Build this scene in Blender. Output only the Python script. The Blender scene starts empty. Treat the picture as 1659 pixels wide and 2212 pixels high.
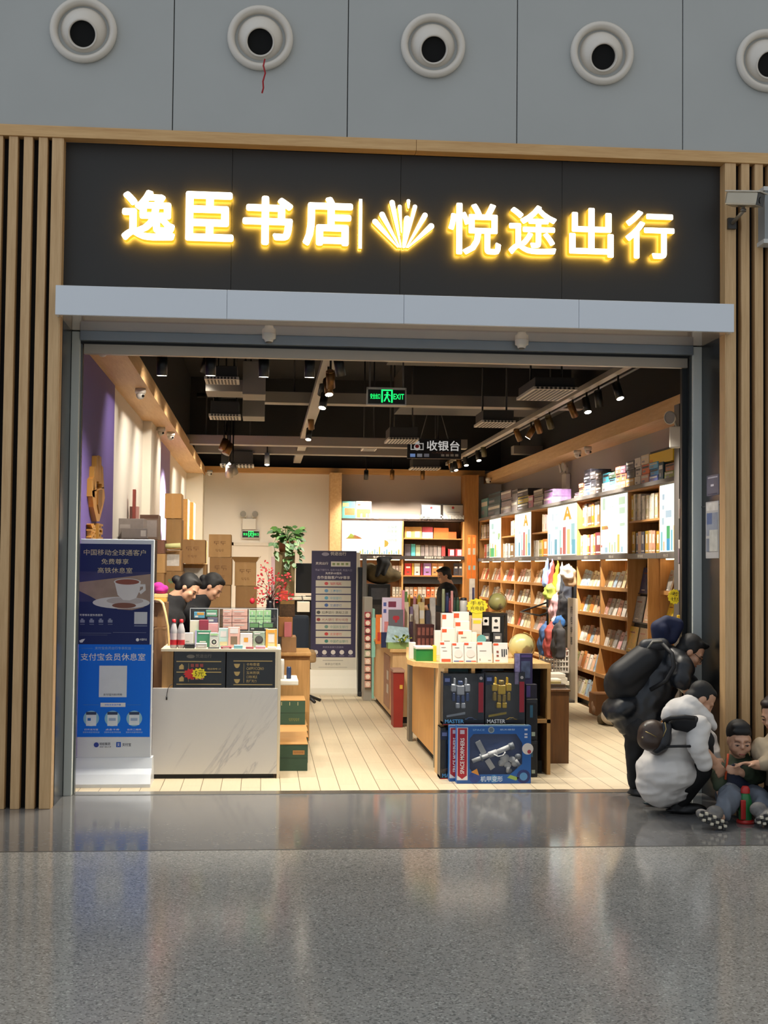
import bpy, bmesh, math, random
from mathutils import Vector, Matrix, Euler, noise as mnoise
R = random.Random(11)
SC = bpy.context.scene
COL = SC.collection
PI = math.pi
def V(*a): return Vector(a)
# ---------------- camera: solved from the photograph's vanishing points ----------------
FPX = 2900.0
RIGHT = V(0.9959617, -0.0892274, 0.0099367); UP = V(-0.0135041, -0.0394660, 0.9991297); FWD = V(0.0887576, 0.9952291, 0.0405115)
EYE = V(0, -10, 1.69)
cam_d = bpy.data.cameras.new('camera'); cam = bpy.data.objects.new('camera', cam_d); COL.objects.link(cam)
cam_d.sensor_fit = 'VERTICAL'; cam_d.sensor_height = 36; cam_d.lens = FPX/2212*36; cam_d.clip_end = 200
cam.matrix_world = Matrix(((RIGHT.x, UP.x, -FWD.x, EYE.x), (RIGHT.y, UP.y, -FWD.y, EYE.y), (RIGHT.z, UP.z, -FWD.z, EYE.z), (0, 0, 0, 1)))
SC.camera = cam
def ray(px, py): return RIGHT*(px-829.5) - UP*(py-1106) + FWD*FPX
def P(px, py, Y):            # photo point at depth Y
    d = ray(px, py); return EYE + d*((Y-EYE.y)/d.y)
def PX(px, py, X):
    d = ray(px, py); return EYE + d*((X-EYE.x)/d.x)
def PZ(px, py, Z=0.0):
    d = ray(px, py); return EYE + d*((Z-EYE.z)/d.z)
def rc(x0, y0, x1, y1, Y):   # rectangle in the plane Y: X0, X1, Z0, Z1
    a = P(x0, (y0+y1)/2, Y); b = P(x1, (y0+y1)/2, Y); c = P((x0+x1)/2, y1, Y); d = P((x0+x1)/2, y0, Y)
    return a.x, b.x, c.z, d.z
# ---------------- materials ----------------
def lin(h):
    h = h.lstrip('#'); h = h if len(h) == 6 else ''.join(q*2 for q in h); o = []
    for i in (0, 2, 4):
        v = int(h[i:i+2], 16)/255; o.append(v/12.92 if v <= .04045 else ((v+.055)/1.055)**2.4)
    return (o[0], o[1], o[2], 1)
_m = {}
class N:                      # tiny node builder
    def __init__(s, m): s.t = m.node_tree; s.n = s.t.nodes; s.l = s.t.links
    def add(s, typ, **kw):
        n = s.n.new(typ)
        for k, v in kw.items():
            if k.startswith('i_'):
                k = k[2:]; k = int(k) if k.isdigit() else k.replace('_', ' ')
                if hasattr(v, 'is_output'): s.l.new(v, n.inputs[k])
                else: n.inputs[k].default_value = v
            else: setattr(n, k, v)
        return n
    def math(s, op, a, b=0.0, c=None):
        n = s.n.new('ShaderNodeMath'); n.operation = op
        for i, v in enumerate((a, b) if c is None else (a, b, c)):
            if hasattr(v, 'is_output'): s.l.new(v, n.inputs[i])
            else: n.inputs[i].default_value = v
        return n.outputs[0]
    def mix(s, f, a, b):
        n = s.n.new('ShaderNodeMix'); n.data_type = 'RGBA'
        for i, v in ((0, f), (6, a), (7, b)):
            if hasattr(v, 'is_output'): s.l.new(v, n.inputs[i])
            else: n.inputs[i].default_value = v
        return n.outputs[2]
    def ramp(s, f, stops, const=False):
        n = s.n.new('ShaderNodeValToRGB'); e = n.color_ramp.elements
        if const: n.color_ramp.interpolation = 'CONSTANT'
        while len(e) < len(stops): e.new(.5)
        for el, (p, c) in zip(e, stops): el.position = p; el.color = c
        s.l.new(f, n.inputs[0]); return n.outputs[0]
def newmat(name):
    m = bpy.data.materials.new(name); m.use_nodes = True
    return m, N(m), m.node_tree.nodes['Principled BSDF']
def M(hexc, rough=.55, metal=0.0, var=.08, sc=9.0, name=None, bump=0.0, coat=0.0, spec=.5):
    key = (hexc, rough, metal, var, sc, bump, coat)
    if key in _m: return _m[key]
    m, g, b = newmat(name or 'surface_'+hexc.strip('#'))
    c = lin(hexc); lo = tuple(x*(1-var) for x in c[:3])+(1,); hi = tuple(min(1, x*(1+var)) for x in c[:3])+(1,)
    tc = g.add('ShaderNodeTexCoord'); nz = g.add('ShaderNodeTexNoise', i_Scale=sc, i_Detail=2.0, i_Vector=tc.outputs['Object'])
    g.l.new(g.mix(nz.outputs[0], lo, hi), b.inputs['Base Color'])
    b.inputs['Roughness'].default_value = rough; b.inputs['Metallic'].default_value = metal; b.inputs['Specular IOR Level'].default_value = spec
    if coat: b.inputs['Coat Weight'].default_value = coat; b.inputs['Coat Roughness'].default_value = .08
    if bump:
        bp = g.add('ShaderNodeBump', i_Strength=bump, i_Distance=.02, i_Height=nz.outputs[0]); g.l.new(bp.outputs[0], b.inputs['Normal'])
    _m[key] = m; return m
def EM(hexc, s, name=None):
    key = ('em', hexc, s)
    if key in _m: return _m[key]
    m, g, b = newmat(name or 'lit_'+hexc.strip('#'))
    b.inputs['Base Color'].default_value = (.02, .02, .02, 1); b.inputs['Emission Color'].default_value = lin(hexc); b.inputs['Emission Strength'].default_value = s
    b.inputs['Roughness'].default_value = .4
    _m[key] = m; return m
def WOOD(c1, c2, axis='z', rough=.45, name='wood', sc=1.0):
    key = ('wood', c1, c2, axis, rough, sc)
    if key in _m: return _m[key]
    m, g, b = newmat(name)
    tc = g.add('ShaderNodeTexCoord')
    s = {'z': (14, 14, .8), 'x': (.8, 14, 14), 'y': (14, .8, 14)}[axis]
    mp = g.add('ShaderNodeMapping', i_Vector=tc.outputs['Object'], i_Scale=tuple(q*sc for q in s))
    n1 = g.add('ShaderNodeTexNoise', i_Vector=mp.outputs[0], i_Scale=2.0, i_Detail=5.0, i_Roughness=.65)
    n2 = g.add('ShaderNodeTexNoise', i_Vector=mp.outputs[0], i_Scale=9.0, i_Detail=2.0)
    f = g.math('MULTIPLY_ADD', n2.outputs[0], .35, g.math('MULTIPLY', n1.outputs[0], .8))
    g.l.new(g.ramp(f, [(.35, lin(c1)), (.75, lin(c2))]), b.inputs['Base Color'])
    b.inputs['Roughness'].default_value = rough
    _m[key] = m; return m
def GLASS(name='clear_acrylic', tint=(.95, .97, .97, 1), alpha=.12, rough=.03):
    key = ('gl', name)
    if key in _m: return _m[key]
    m, g, b = newmat(name); k = 1-alpha
    tr = g.add('ShaderNodeBsdfTransparent', i_Color=(tint[0]*k, tint[1]*k, tint[2]*k, 1)); gl = g.add('ShaderNodeBsdfGlossy', i_Roughness=rough)
    fr = g.add('ShaderNodeFresnel', i_IOR=1.45); mx = g.add('ShaderNodeMixShader', i_0=fr.outputs[0]); g.l.new(tr.outputs[0], mx.inputs[1]); g.l.new(gl.outputs[0], mx.inputs[2])
    if alpha > .3:
        df = g.add('ShaderNodeBsdfDiffuse', i_Color=tint); m2 = g.add('ShaderNodeMixShader', i_0=alpha); g.l.new(mx.outputs[0], m2.inputs[1]); g.l.new(df.outputs[0], m2.inputs[2]); mx = m2
    g.n.remove(b); g.l.new(mx.outputs[0], g.n['Material Output'].inputs[0])
    _m[key] = m; return m
# ---------------- mesh builder ----------------
def _bev(bm, geom, w, seg=2):
    es = list({e for f in geom for e in f.edges})
    bmesh.ops.bevel(bm, geom=es, offset=w, segments=seg, affect='EDGES', profile=.6, clamp_overlap=True)
class MB:
    def __init__(s): s.bm = bmesh.new(); s.mats = []
    def mi(s, m):
        if m not in s.mats: s.mats.append(m)
        return s.mats.index(m)
    def _mark(s): return set(s.bm.faces)
    def _fin(s, before, m, smooth=False):
        i = s.mi(m)
        for f in s.bm.faces:
            if f not in before: f.material_index = i; f.smooth = smooth
    def box(s, x0, x1, y0, y1, z0, z1, m, bev=0, seg=2, rot=None, piv=None, sm=False):
        b = s._mark()
        r = bmesh.ops.create_cube(s.bm, size=1); vs = r['verts']
        c = V((x0+x1)/2, (y0+y1)/2, (z0+z1)/2)
        for v in vs: v.co = V(v.co.x*(x1-x0), v.co.y*(y1-y0), v.co.z*(z1-z0)) + c
        if rot is not None:
            q = Euler(rot).to_matrix(); pv = V(*piv) if piv else c
            for v in vs: v.co = q @ (v.co-pv) + pv
        if bev: _bev(s.bm, [f for f in s.bm.faces if f not in b], bev, seg)
        s._fin(b, m, sm); return s
    def hexa(s, pts, m, bev=0):          # 8 corners: bottom 4 then top 4
        b = s._mark(); v = [s.bm.verts.new(p) for p in pts]
        for f in ((3, 2, 1, 0), (4, 5, 6, 7), (0, 1, 5, 4), (1, 2, 6, 5), (2, 3, 7, 6), (3, 0, 4, 7)): s.bm.faces.new([v[i] for i in f])
        if bev: _bev(s.bm, [f for f in s.bm.faces if f not in b], bev)
        s._fin(b, m); return s
    def cyl(s, a, c, r0, r1=None, m=None, n=16, cap=True, sm=True):
        r1 = r0 if r1 is None else r1
        a = V(*a); c = V(*c); d = (c-a).normalized(); u = d.orthogonal().normalized(); w = d.cross(u); b = s._mark()
        A = [s.bm.verts.new(a+(u*math.cos(t)+w*math.sin(t))*r0) for t in (2*PI*k/n for k in range(n))]
        B = [s.bm.verts.new(c+(u*math.cos(t)+w*math.sin(t))*r1) for t in (2*PI*k/n for k in range(n))]
        for k in range(n): s.bm.faces.new((A[k], A[(k+1) % n], B[(k+1) % n], B[k]))
        s._fin(b, m, sm)
        if cap:
            b2 = s._mark()
            if r0 > 1e-6: s.bm.faces.new(A[::-1])
            if r1 > 1e-6: s.bm.faces.new(B)
            s._fin(b2, m)
        return s
    def tube(s, pts, r, m, n=8):
        pts = [V(*p) for p in pts]; b = s._mark(); rings = []; pu = None
        for i, p in enumerate(pts):
            d = (pts[min(i+1, len(pts)-1)]-pts[max(i-1, 0)]).normalized()
            u = d.orthogonal().normalized() if pu is None else (pu-d*pu.dot(d)).normalized()
            pu = u; w = d.cross(u); rr = r[i] if isinstance(r, (list, tuple)) else r
            rings.append([s.bm.verts.new(p+(u*math.cos(t)+w*math.sin(t))*rr) for t in (2*PI*k/n for k in range(n))])
        for A, B in zip(rings, rings[1:]):
            for k in range(n): s.bm.faces.new((A[k], A[(k+1) % n], B[(k+1) % n], B[k]))
        s.bm.faces.new(rings[0][::-1]); s.bm.faces.new(rings[-1]); s._fin(b, m, True); return s
    def lathe(s, prof, o, m, n=24, axis=(0, 0, 1), sm=True):
        d = V(*axis).normalized(); u = d.orthogonal().normalized(); w = d.cross(u); o = V(*o); b = s._mark(); rings = []
        for r, z in prof:
            if r < 1e-6: rings.append([s.bm.verts.new(o+d*z)])
            else: rings.append([s.bm.verts.new(o+d*z+(u*math.cos(t)+w*math.sin(t))*r) for t in (2*PI*k/n for k in range(n))])
        for A, B in zip(rings, rings[1:]):
            for k in range(n):
                if len(A) == 1 and len(B) == 1: break
                if len(A) == 1: s.bm.faces.new((A[0], B[(k+1) % n], B[k]))
                elif len(B) == 1: s.bm.faces.new((A[k], A[(k+1) % n], B[0]))
                else: s.bm.faces.new((A[k], A[(k+1) % n], B[(k+1) % n], B[k]))
        s._fin(b, m, sm); return s
    def sph(s, c, rx, ry, rz, m, u=16, v=10, rot=None):
        b = s._mark(); r = bmesh.ops.create_uvsphere(s.bm, u_segments=u, v_segments=v, radius=1)
        q = Euler(rot).to_matrix() if rot else Matrix.Identity(3)
        for vv in r['verts']: vv.co = q @ V(vv.co.x*rx, vv.co.y*ry, vv.co.z*rz) + V(*c)
        s._fin(b, m, True); return s
    def prism(s, pts, y0, y1, m, axis='y'):      # polygon in XZ (or YZ / XY) extruded
        b = s._mark()
        def mk(p, t): return {'y': V(p[0], t, p[1]), 'x': V(t, p[0], p[1]), 'z': V(p[0], p[1], t)}[axis]
        A = [s.bm.verts.new(mk(p, y0)) for p in pts]; B = [s.bm.verts.new(mk(p, y1)) for p in pts]; n = len(pts)
        s.bm.faces.new(A); s.bm.faces.new(B[::-1])
        for k in range(n): s.bm.faces.new((A[k], B[k], B[(k+1) % n], A[(k+1) % n]))
        s._fin(b, m); return s
    def quad(s, pts, m, sm=False):
        b = s._mark(); s.bm.faces.new([s.bm.verts.new(p) for p in pts]); s._fin(b, m, sm); return s
    def disc(s, cx, cz, r, Y, m, n=16, rz=None):   # flat print facing -Y
        rz = rz or r
        return s.quad([(cx+r*math.cos(2*PI*k/n), Y, cz+rz*math.sin(2*PI*k/n)) for k in range(n)], m)
    def rect(s, x0, x1, z0, z1, Y, m): return s.quad([(x0, Y, z0), (x1, Y, z0), (x1, Y, z1), (x0, Y, z1)], m)
    def text(s, body, cx, cz, h, Y, m, w=None, bold=0.0, ex=0.0, res=2, mat=None, side=None, back=None):  # centred print facing -Y (or placed by mat)
        me = text_mesh(body, bold, ex/h if ex else 0, res)
        xs = [v.co.x for v in me.vertices]; ys = [v.co.y for v in me.vertices]
        if not xs: return s
        x0, x1, y0, y1 = min(xs), max(xs), min(ys), max(ys); k = h/(y1-y0); kx = k if w is None else w/(x1-x0)
        b = s._mark(); vs = []
        for v in me.vertices:
            p = V((v.co.x-(x0+x1)/2)*kx, (v.co.y-(y0+y1)/2)*k, v.co.z*h)
            vs.append(s.bm.verts.new(mat @ p if mat else V(cx+p.x, Y-p.z, cz+p.y)))
        im = s.mi(m); isd = s.mi(side) if side else im; ib = s.mi(back) if back else isd
        for pl in me.polygons:
            try: f = s.bm.faces.new([vs[i] for i in pl.vertices]); f.material_index = im if (ex == 0 or pl.normal.z > .5) else (ib if pl.normal.z < -.5 else isd)
            except ValueError: pass
        return s
    def fat(s, body, cx, cz, w, h, Y, r, dep, face, side, back):    # heavy channel letter: the glyph swept round a small circle
        me = text_mesh(body, 0.0, 1.0, 3); xs = [v.co.x for v in me.vertices]; ys = [v.co.y for v in me.vertices]; x0, x1, y0, y1 = min(xs), max(xs), min(ys), max(ys)
        kx = (w-2*r)/(x1-x0); kz = (h-2*r)/(y1-y0); ia, ib, ic = s.mi(face), s.mi(side), s.mi(back)
        for q in range(9):
            dx, dz = (0, 0) if q == 8 else (r*math.cos(PI*q/4), r*math.sin(PI*q/4))
            vs = [s.bm.verts.new((cx+(v.co.x-(x0+x1)/2)*kx+dx, Y-v.co.z*dep/2-(q == 8)*.0004, cz+(v.co.y-(y0+y1)/2)*kz+dz)) for v in me.vertices]
            for pl in me.polygons:
                try: f = s.bm.faces.new([vs[i] for i in pl.vertices])
                except ValueError: continue
                f.material_index = ia if pl.normal.z > .5 else (ic if pl.normal.z < -.5 else ib)
        return s
    def xf(s, mat):
        for v in s.bm.verts: v.co = mat @ v.co
        return s
    def build(s, name, parent=None, origin=None, smooth_ang=None):
        bmesh.ops.recalc_face_normals(s.bm, faces=[f for f in s.bm.faces]) if False else None
        me = bpy.data.meshes.new(name)
        o0 = V(*parent['_o']) if parent is not None and '_o' in parent else (V(*origin) if origin is not None else V(0, 0, 0))
        if o0.length:
            for v in s.bm.verts: v.co -= o0
        s.bm.to_mesh(me); s.bm.free()
        for m in s.mats: me.materials.append(m)
        o = bpy.data.objects.new(name, me); COL.objects.link(o)
        if parent is not None: o.parent = parent; o['_o'] = parent['_o']
        elif origin is not None: o.location = o0; o['_o'] = list(o0)
        else: o['_o'] = [0, 0, 0]
        return o
_tx = {}
def text_mesh(body, bold, ex, res):
    k = (body, bold, ex, res)
    if k in _tx: return _tx[k]
    cu = bpy.data.curves.new('t', 'FONT'); cu.body = body; cu.size = 1; cu.offset = bold; cu.extrude = ex; cu.resolution_u = res
    o = bpy.data.objects.new('t', cu); COL.objects.link(o); bpy.context.view_layer.update()
    me = bpy.data.meshes.new_from_object(o.evaluated_get(bpy.context.evaluated_depsgraph_get()))
    bpy.data.objects.remove(o); bpy.data.curves.remove(cu)
    _tx[k] = me; return me
def tag(o, label, cat, group=None, kind=None):
    o['label'] = label; o['category'] = cat
    if group: o['group'] = group
    if kind: o['kind'] = kind
    return o
def thing(name, label, cat, loc, group=None):
    o = bpy.data.objects.new(name, None); COL.objects.link(o); o.location = loc; o.empty_display_size = .1
    o['_o'] = list(loc); return tag(o, label, cat, group)
def solo(name, mb, label, cat, group=None, loc=None):
    xs = [v.co for v in mb.bm.verts]
    if loc is None:
        loc = ((min(p.x for p in xs)+max(p.x for p in xs))/2, (min(p.y for p in xs)+max(p.y for p in xs))/2, min(p.z for p in xs))
    return tag(mb.build(name, None, origin=loc), label, cat, group)
def struct(name, mb, parent=None):
    o = mb.build(name, parent)
    if parent is None: o['kind'] = 'structure'
    return o
def plabel(o, label): o['label'] = label; return o
def dup(src, loc, rz=None, label=None, group=None, color=None, scale=None):
    c = src.copy(); COL.objects.link(c); c.location = loc
    if rz is not None: c.rotation_euler = rz if hasattr(rz, '__len__') else (0, 0, rz)
    if scale: c.scale = scale
    if label: c['label'] = label
    if group: c['group'] = group
    if color: c.color = color
    for ch in src.children:
        d = ch.copy(); COL.objects.link(d); d.parent = c
        if color: d.color = color
        for g in ch.children:
            e = g.copy(); COL.objects.link(e); e.parent = d
    return c
def blob(name, shapes, vox, m, parent=None, origin=None, smooth=6, wr=0.0, fr=(9, 9, 5)):
    """one continuous surface grown round tapered limbs and ellipsoids: ('c', a, b, ra, rb) / ('e', c, (rx,ry,rz), rot) / ('b', box args)"""
    mb = MB()
    for sh in shapes:
        if sh[0] == 'c':
            a, b, ra, rb = V(*sh[1]), V(*sh[2]), sh[3], sh[4]; n = 5
            mb.sph(a, ra, ra, ra, m, 14, 8); mb.sph(b, rb, rb, rb, m, 14, 8); mb.cyl(a, b, ra, rb, m, 14)
        elif sh[0] == 'e': mb.sph(sh[1], *sh[2], m, 18, 12, rot=sh[3] if len(sh) > 3 else None)
        elif sh[0] == 'b': mb.box(*sh[1], m, bev=sh[2] if len(sh) > 2 else 0, rot=sh[3] if len(sh) > 3 else None)
    o = mb.build(name, parent, origin)
    md = o.modifiers.new('r', 'REMESH'); md.mode = 'VOXEL'; md.voxel_size = vox; md.use_smooth_shade = True
    if smooth: sm = o.modifiers.new('s', 'SMOOTH'); sm.factor = .5; sm.iterations = smooth
    bpy.context.view_layer.update()
    me = bpy.data.meshes.new_from_object(o.evaluated_get(bpy.context.evaluated_depsgraph_get()))
    o.modifiers.clear(); old = o.data; o.data = me; me.name = name; bpy.data.meshes.remove(old)
    if wr:            # cloth folds
        ns = [v.normal.copy() for v in me.vertices]
        for v, n in zip(me.vertices, ns):
            c = V(v.co.x*fr[0]+v.co.z*3, v.co.y*fr[1], v.co.z*fr[2]-v.co.x*4); a = mnoise.noise(c); b = mnoise.noise(c*2.3+V(7, 3, 1))
            v.co += n*(wr*((1-abs(a)*2.4)*.8+b*.5-.4))
    for p in me.polygons: p.use_smooth = True
    return o
# ================= setting: hall floor, facade, shop shell =================
def mat_terrazzo(name, base, dark, light, rough, sc=170):
    m, g, b = newmat(name); tc = g.add('ShaderNodeTexCoord')
    v = g.add('ShaderNodeTexVoronoi', i_Vector=tc.outputs['Object'], i_Scale=sc)
    n = g.add('ShaderNodeTexNoise', i_Vector=tc.outputs['Object'], i_Scale=1.2, i_Detail=3.0)
    sep = g.add('ShaderNodeSeparateColor', i_0=v.outputs['Color'])
    col = g.ramp(sep.outputs[0], [(0, lin(dark)), (.2, lin(base)), (.78, lin(base)), (.93, lin(light))], True)
    sh = g.mix(n.outputs[0], (.78, .78, .78, 1), (1.1, 1.1, 1.1, 1))
    mx = g.add('ShaderNodeMix', data_type='RGBA', blend_type='MULTIPLY'); mx.inputs[0].default_value = 1
    g.l.new(col, mx.inputs[6]); g.l.new(sh, mx.inputs[7]); g.l.new(mx.outputs[2], b.inputs['Base Color'])
    b.inputs['Roughness'].default_value = rough; b.inputs['Specular IOR Level'].default_value = .5
    return m
def mat_planktile():
    m, g, b = newmat('beige_plank_tile'); tc = g.add('ShaderNodeTexCoord'); sp = g.add('ShaderNodeSeparateXYZ', i_0=tc.outputs['Object'])
    x = g.math('DIVIDE', g.math('ADD', sp.outputs[0], .0), .15); row = g.math('FLOOR', x); fx = g.math('FRACT', x)
    y = g.math('ADD', g.math('DIVIDE', sp.outputs[1], .9), g.math('MULTIPLY', row, .37)); fy = g.math('FRACT', y)
    lx = g.math('LESS_THAN', g.math('ABSOLUTE', g.math('SUBTRACT', fx, .5)), .483)
    ly = g.math('LESS_THAN', g.math('ABSOLUTE', g.math('SUBTRACT', fy, .5)), .4985)
    wn = g.add('ShaderNodeTexWhiteNoise', noise_dimensions='2D'); cmb = g.add('ShaderNodeCombineXYZ', i_0=row, i_1=g.math('FLOOR', y)); g.l.new(cmb.outputs[0], wn.inputs['Vector'])
    mp = g.add('ShaderNodeMapping', i_Vector=tc.outputs['Object'], i_Scale=(30, 2, 1)); n = g.add('ShaderNodeTexNoise', i_Vector=mp.outputs[0], i_Scale=2.0, i_Detail=4.0)
    f = g.math('MULTIPLY_ADD', wn.outputs[0], .4, g.math('MULTIPLY', n.outputs[0], .6))
    c = g.mix(f, lin('#c3b294'), lin('#d6c6a8'))
    g.l.new(g.mix(g.math('MULTIPLY', lx, ly), lin('#6f5f48'), c), b.inputs['Base Color'])
    b.inputs['Roughness'].default_value = .38
    return m
W_SLAT = WOOD('#bb9464', '#d6b282', 'z', .5, 'oak_slat')
W_BEAM = WOOD('#bf9159', '#dab27a', 'x', .45, 'oak_beam')
W_DARKGAP = M('#15120f', .8)
STEEL = M('#d0d5cf', .5, .05, .05, 3, 'brushed_steel')
STEEL2 = M('#7f8890', .35, .5, .05, 3)
BLACKP = M('#242321', .5, 0, .1, 2, 'black_panel')
BLACKGL = M('#0d0d0e', .28, 0, .1, 2, 'black_gloss_panel')
def mat_greypanel():
    m, g, b = newmat('grey_wall_panel'); tc = g.add('ShaderNodeTexCoord')
    n = g.add('ShaderNodeTexNoise', i_Vector=tc.outputs['Object'], i_Scale=1.3, i_Detail=5.0)
    g.l.new(g.mix(n.outputs[0], lin('#a3a5a2'), lin('#b1b3b0')), b.inputs['Base Color']); b.inputs['Roughness'].default_value = .5
    return m
# hall floor: smooth border strip in front of the shop, then speckled terrazzo
struct('floor', MB().box(-9, 11, -1.9, .02, -.1, 0, mat_terrazzo('grey_border_stone', '#737271', '#6b6a69', '#7d7c7a', .1, 60)))
struct('floor_terrazzo', MB().box(-9, 11, -22, -1.925, -.1, 0, mat_terrazzo('speckled_terrazzo', '#aba9a2', '#84837f', '#cdcbc3', .13, 120)))
struct('trim_1', MB().box(-9, 11, -1.925, -1.9, -.1, .0005, M('#5c5b58', .35, .3)))
struct('floor_shop', MB().box(-1.6, 4.9, .16, 16.2, -.1, 0, mat_planktile()))
struct('trim_2', MB().box(-1.37, 3.25, .02, .16, -.1, .004, M('#a9a49a', .22, .9, .1, 30, 'threshold_metal')))
S = -.53
# upper grey facade with panel joints
mb = MB(); g_ = mat_greypanel(); J = [-1.92, -.684, .553, 1.782, 3.011, 4.25, 5.48]
jx = [-4.4, -3.15]+J+[6.7]
for a, b2 in zip(jx, jx[1:]): mb.box(a+.003, b2-.003, S, S+.06, 4.752, 7.2, g_, .003, 1)
mb.box(-4.4, 6.7, S+.045, S+.4, 4.752, 7.2, M('#3c3e40', .8))
struct('wall_front', mb)
struct('trim_3', MB().box(-4.4, 1.05, S-.012, S+.1, 4.672, 4.752, W_BEAM, .003).box(1.052, 6.7, S-.012, S+.1, 4.672, 4.752, W_BEAM, .003))
# slat cladding left and right: dark backing with one mesh per slat
def slats(name, xs, x0, x1):
    back = struct(name, MB().box(x0, x1, S+.075, S+.2, 0, 4.672, M('#0c0a09', .9)))
    for a, b2 in xs: MB().box(a, b2, S, S+.075, 0, 4.672, W_SLAT, .003, 1).build('slat', back)
a = [(-1.517, -1.443)]; x = -1.547
while x > -3.2: a.append((x-.062, x)); x -= .1022
slats('wall_left_front', a, -3.2, -1.445)
a = [(3.335, 3.412)]; x = 3.452
while x < 5.2: a.append((x, x+.062)); x += .1022
slats('wall_right_front', a, 3.337, 5.2)
# thin wooden return edges next to the sign and the reveals
struct('trim_4', MB().box(-1.443, -1.437, S+.002, S+.12, 0, 4.67, W_SLAT)); struct('trim_5', MB().box(3.329, 3.335, S+.002, S+.12, 0, 4.67, W_SLAT))
# reveals between slats and shop frame
struct('wall_reveal_left', MB().box(-1.6, -1.432, S+.12, .3, 0, 3.6, M('#2a2d30', .25)))
struct('wall_reveal_right', MB().box(3.333, 3.6, S+.12, .3, 0, 3.6, BLACKGL))
struct('trim_6', MB().box(3.327, 3.333, -.41, 0, 2.165, 2.172, M('#4a4a4a', .4)))
# steel frame posts and header
struct('trim_7', MB().box(-1.43, -1.372, 0, .16, 0, 3.4, STEEL, .003).box(-1.372, -1.36, .07, .14, 0, 3.35, M('#5d615f', .35, .8)))
struct('trim_8', MB().box(3.262, 3.333, 0, .16, 0, 3.4, STEEL, .003).box(3.245, 3.262, .03, .14, 0, 3.35, M('#4d504f', .35, .8)).box(3.205, 3.245, .09, .14, 0, 3.3, M('#303233', .35, .8)))
struct('trim_9', MB().box(-1.37, 3.262, -.01, .1, 3.335, 3.405, STEEL2, .002).box(-1.37, 3.262, .05, .2, 3.318, 3.336, M('#101112', .6)).box(-1.35, 3.24, .06, .12, 3.245, 3.32, M('#a39a8c', .35, .3, .05, 3), .003))
# shop shell
WHITE_W = M('#e2dace', .7, 0, .03, 2, 'cream_wall_paint'); GREYW = M('#8f8985', .7, 0, .03, 2, 'grey_wall_paint')
struct('wall_left', MB().box(-1.62, -1.46, .3, 16.2, 0, 5.3, WHITE_W))
struct('wall_right', MB().box(4.62, 4.8, .1, 16.2, 0, 5.3, GREYW))
struct('wall_back', MB().box(-1.6, 4.8, 15.95, 16.1, 0, 5.3, WHITE_W))
DKW = M('#121111', .8)
struct('wall_left_upper', MB().box(-1.461, -1.452, .3, 15.95, 3.44, 5.3, DKW)); struct('wall_right_upper', MB().box(4.612, 4.621, .3, 15.95, 3.36, 5.3, DKW)); struct('wall_back_upper', MB().box(-1.45, 4.61, 15.942, 15.951, 3.58, 5.3, DKW))
struct('ceiling', MB().box(-1.7, 4.9, -.3, 16.2, 5.3, 5.45, M('#0c0b0b', .9)))
struct('wall_front_inside', MB().box(-1.62, 4.8, .13, .2, 3.42, 5.3, M('#131313', .9)))
struct('wall_right_return', MB().box(3.34, 4.8, .2, .28, 0, 3.5, M('#23211f', .7)))
FASC = WOOD('#c29460', '#d8b280', 'y', .5, 'oak_fascia')
struct('trim_10', MB().box(-1.46, -1.16, .2, 15.9, 3.40, 3.43, FASC).box(-1.16, -1.14, .2, 15.9, 3.40, 3.56, FASC))
struct('trim_11', MB().box(4.28, 4.62, .3, 15.9, 3.32, 3.35, FASC).box(4.26, 4.28, .3, 15.9, 3.32, 3.50, FASC))
FASCX = WOOD('#b07f47', '#c99a5e', 'x', .5, 'oak_fascia_across')
struct('trim_12', MB().box(-1.16, 4.26, 15.75, 15.95, 3.46, 3.57, FASCX))
# ================= sign, canopy, vents, camera =================
t = thing('shop_sign_panel', 'long black shop sign panel carrying glowing white Chinese characters', 'sign', (.95, -.42, 3.61))
mb = MB()
for a, b2 in ((-1.44, -.262), (-.26, .952), (.954, 2.14), (2.142, 3.332)): mb.box(a, b2, -.42, -.36, 3.605, 4.672, BLACKP, .001, 1)
mb.build('panel', t)
LF = EM('#fff4dc', 4.5, 'letter_face_lit'); LS = EM('#f5bc28', 1.15, 'letter_side_glow'); LG = EM('#ffc648', 45, 'letter_back_glow')
def letter(ch, px0, py0, px1, py1, bold=.017):
    x0, x1, z0, z1 = rc(px0, py0, px1, py1, -.51)
    m = MB().fat(ch, (x0+x1)/2, (z0+z1)/2, x1-x0, z1-z0, -.485, bold*.35, .07, LF, LS, LG)
    o = m.build('letter', t)
    return o
for ch, *r in (('逸', 263, 411, 379, 521), ('臣', 401, 415, 505, 522), ('书', 524, 424, 633, 530), ('店', 654, 426, 762, 533), ('悦', 968, 440, 1082, 551), ('途', 1098, 444, 1202, 551), ('出', 1229, 450, 1325, 556), ('行', 1350, 456, 1456, 560)):
    letter(ch, *r, bold=.034 if ch in '逸臣书店' else .02)
x0, x1, z0, z1 = rc(775, 430, 782, 537, -.505)
o = MB().box(x0, x1, -.505, -.44, z0, z1, LS).box(x0, x1, -.44, -.438, z0, z1, LG).rect(x0, x1, z0, z1, -.5055, LF).build('divider_bar', t)
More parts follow.
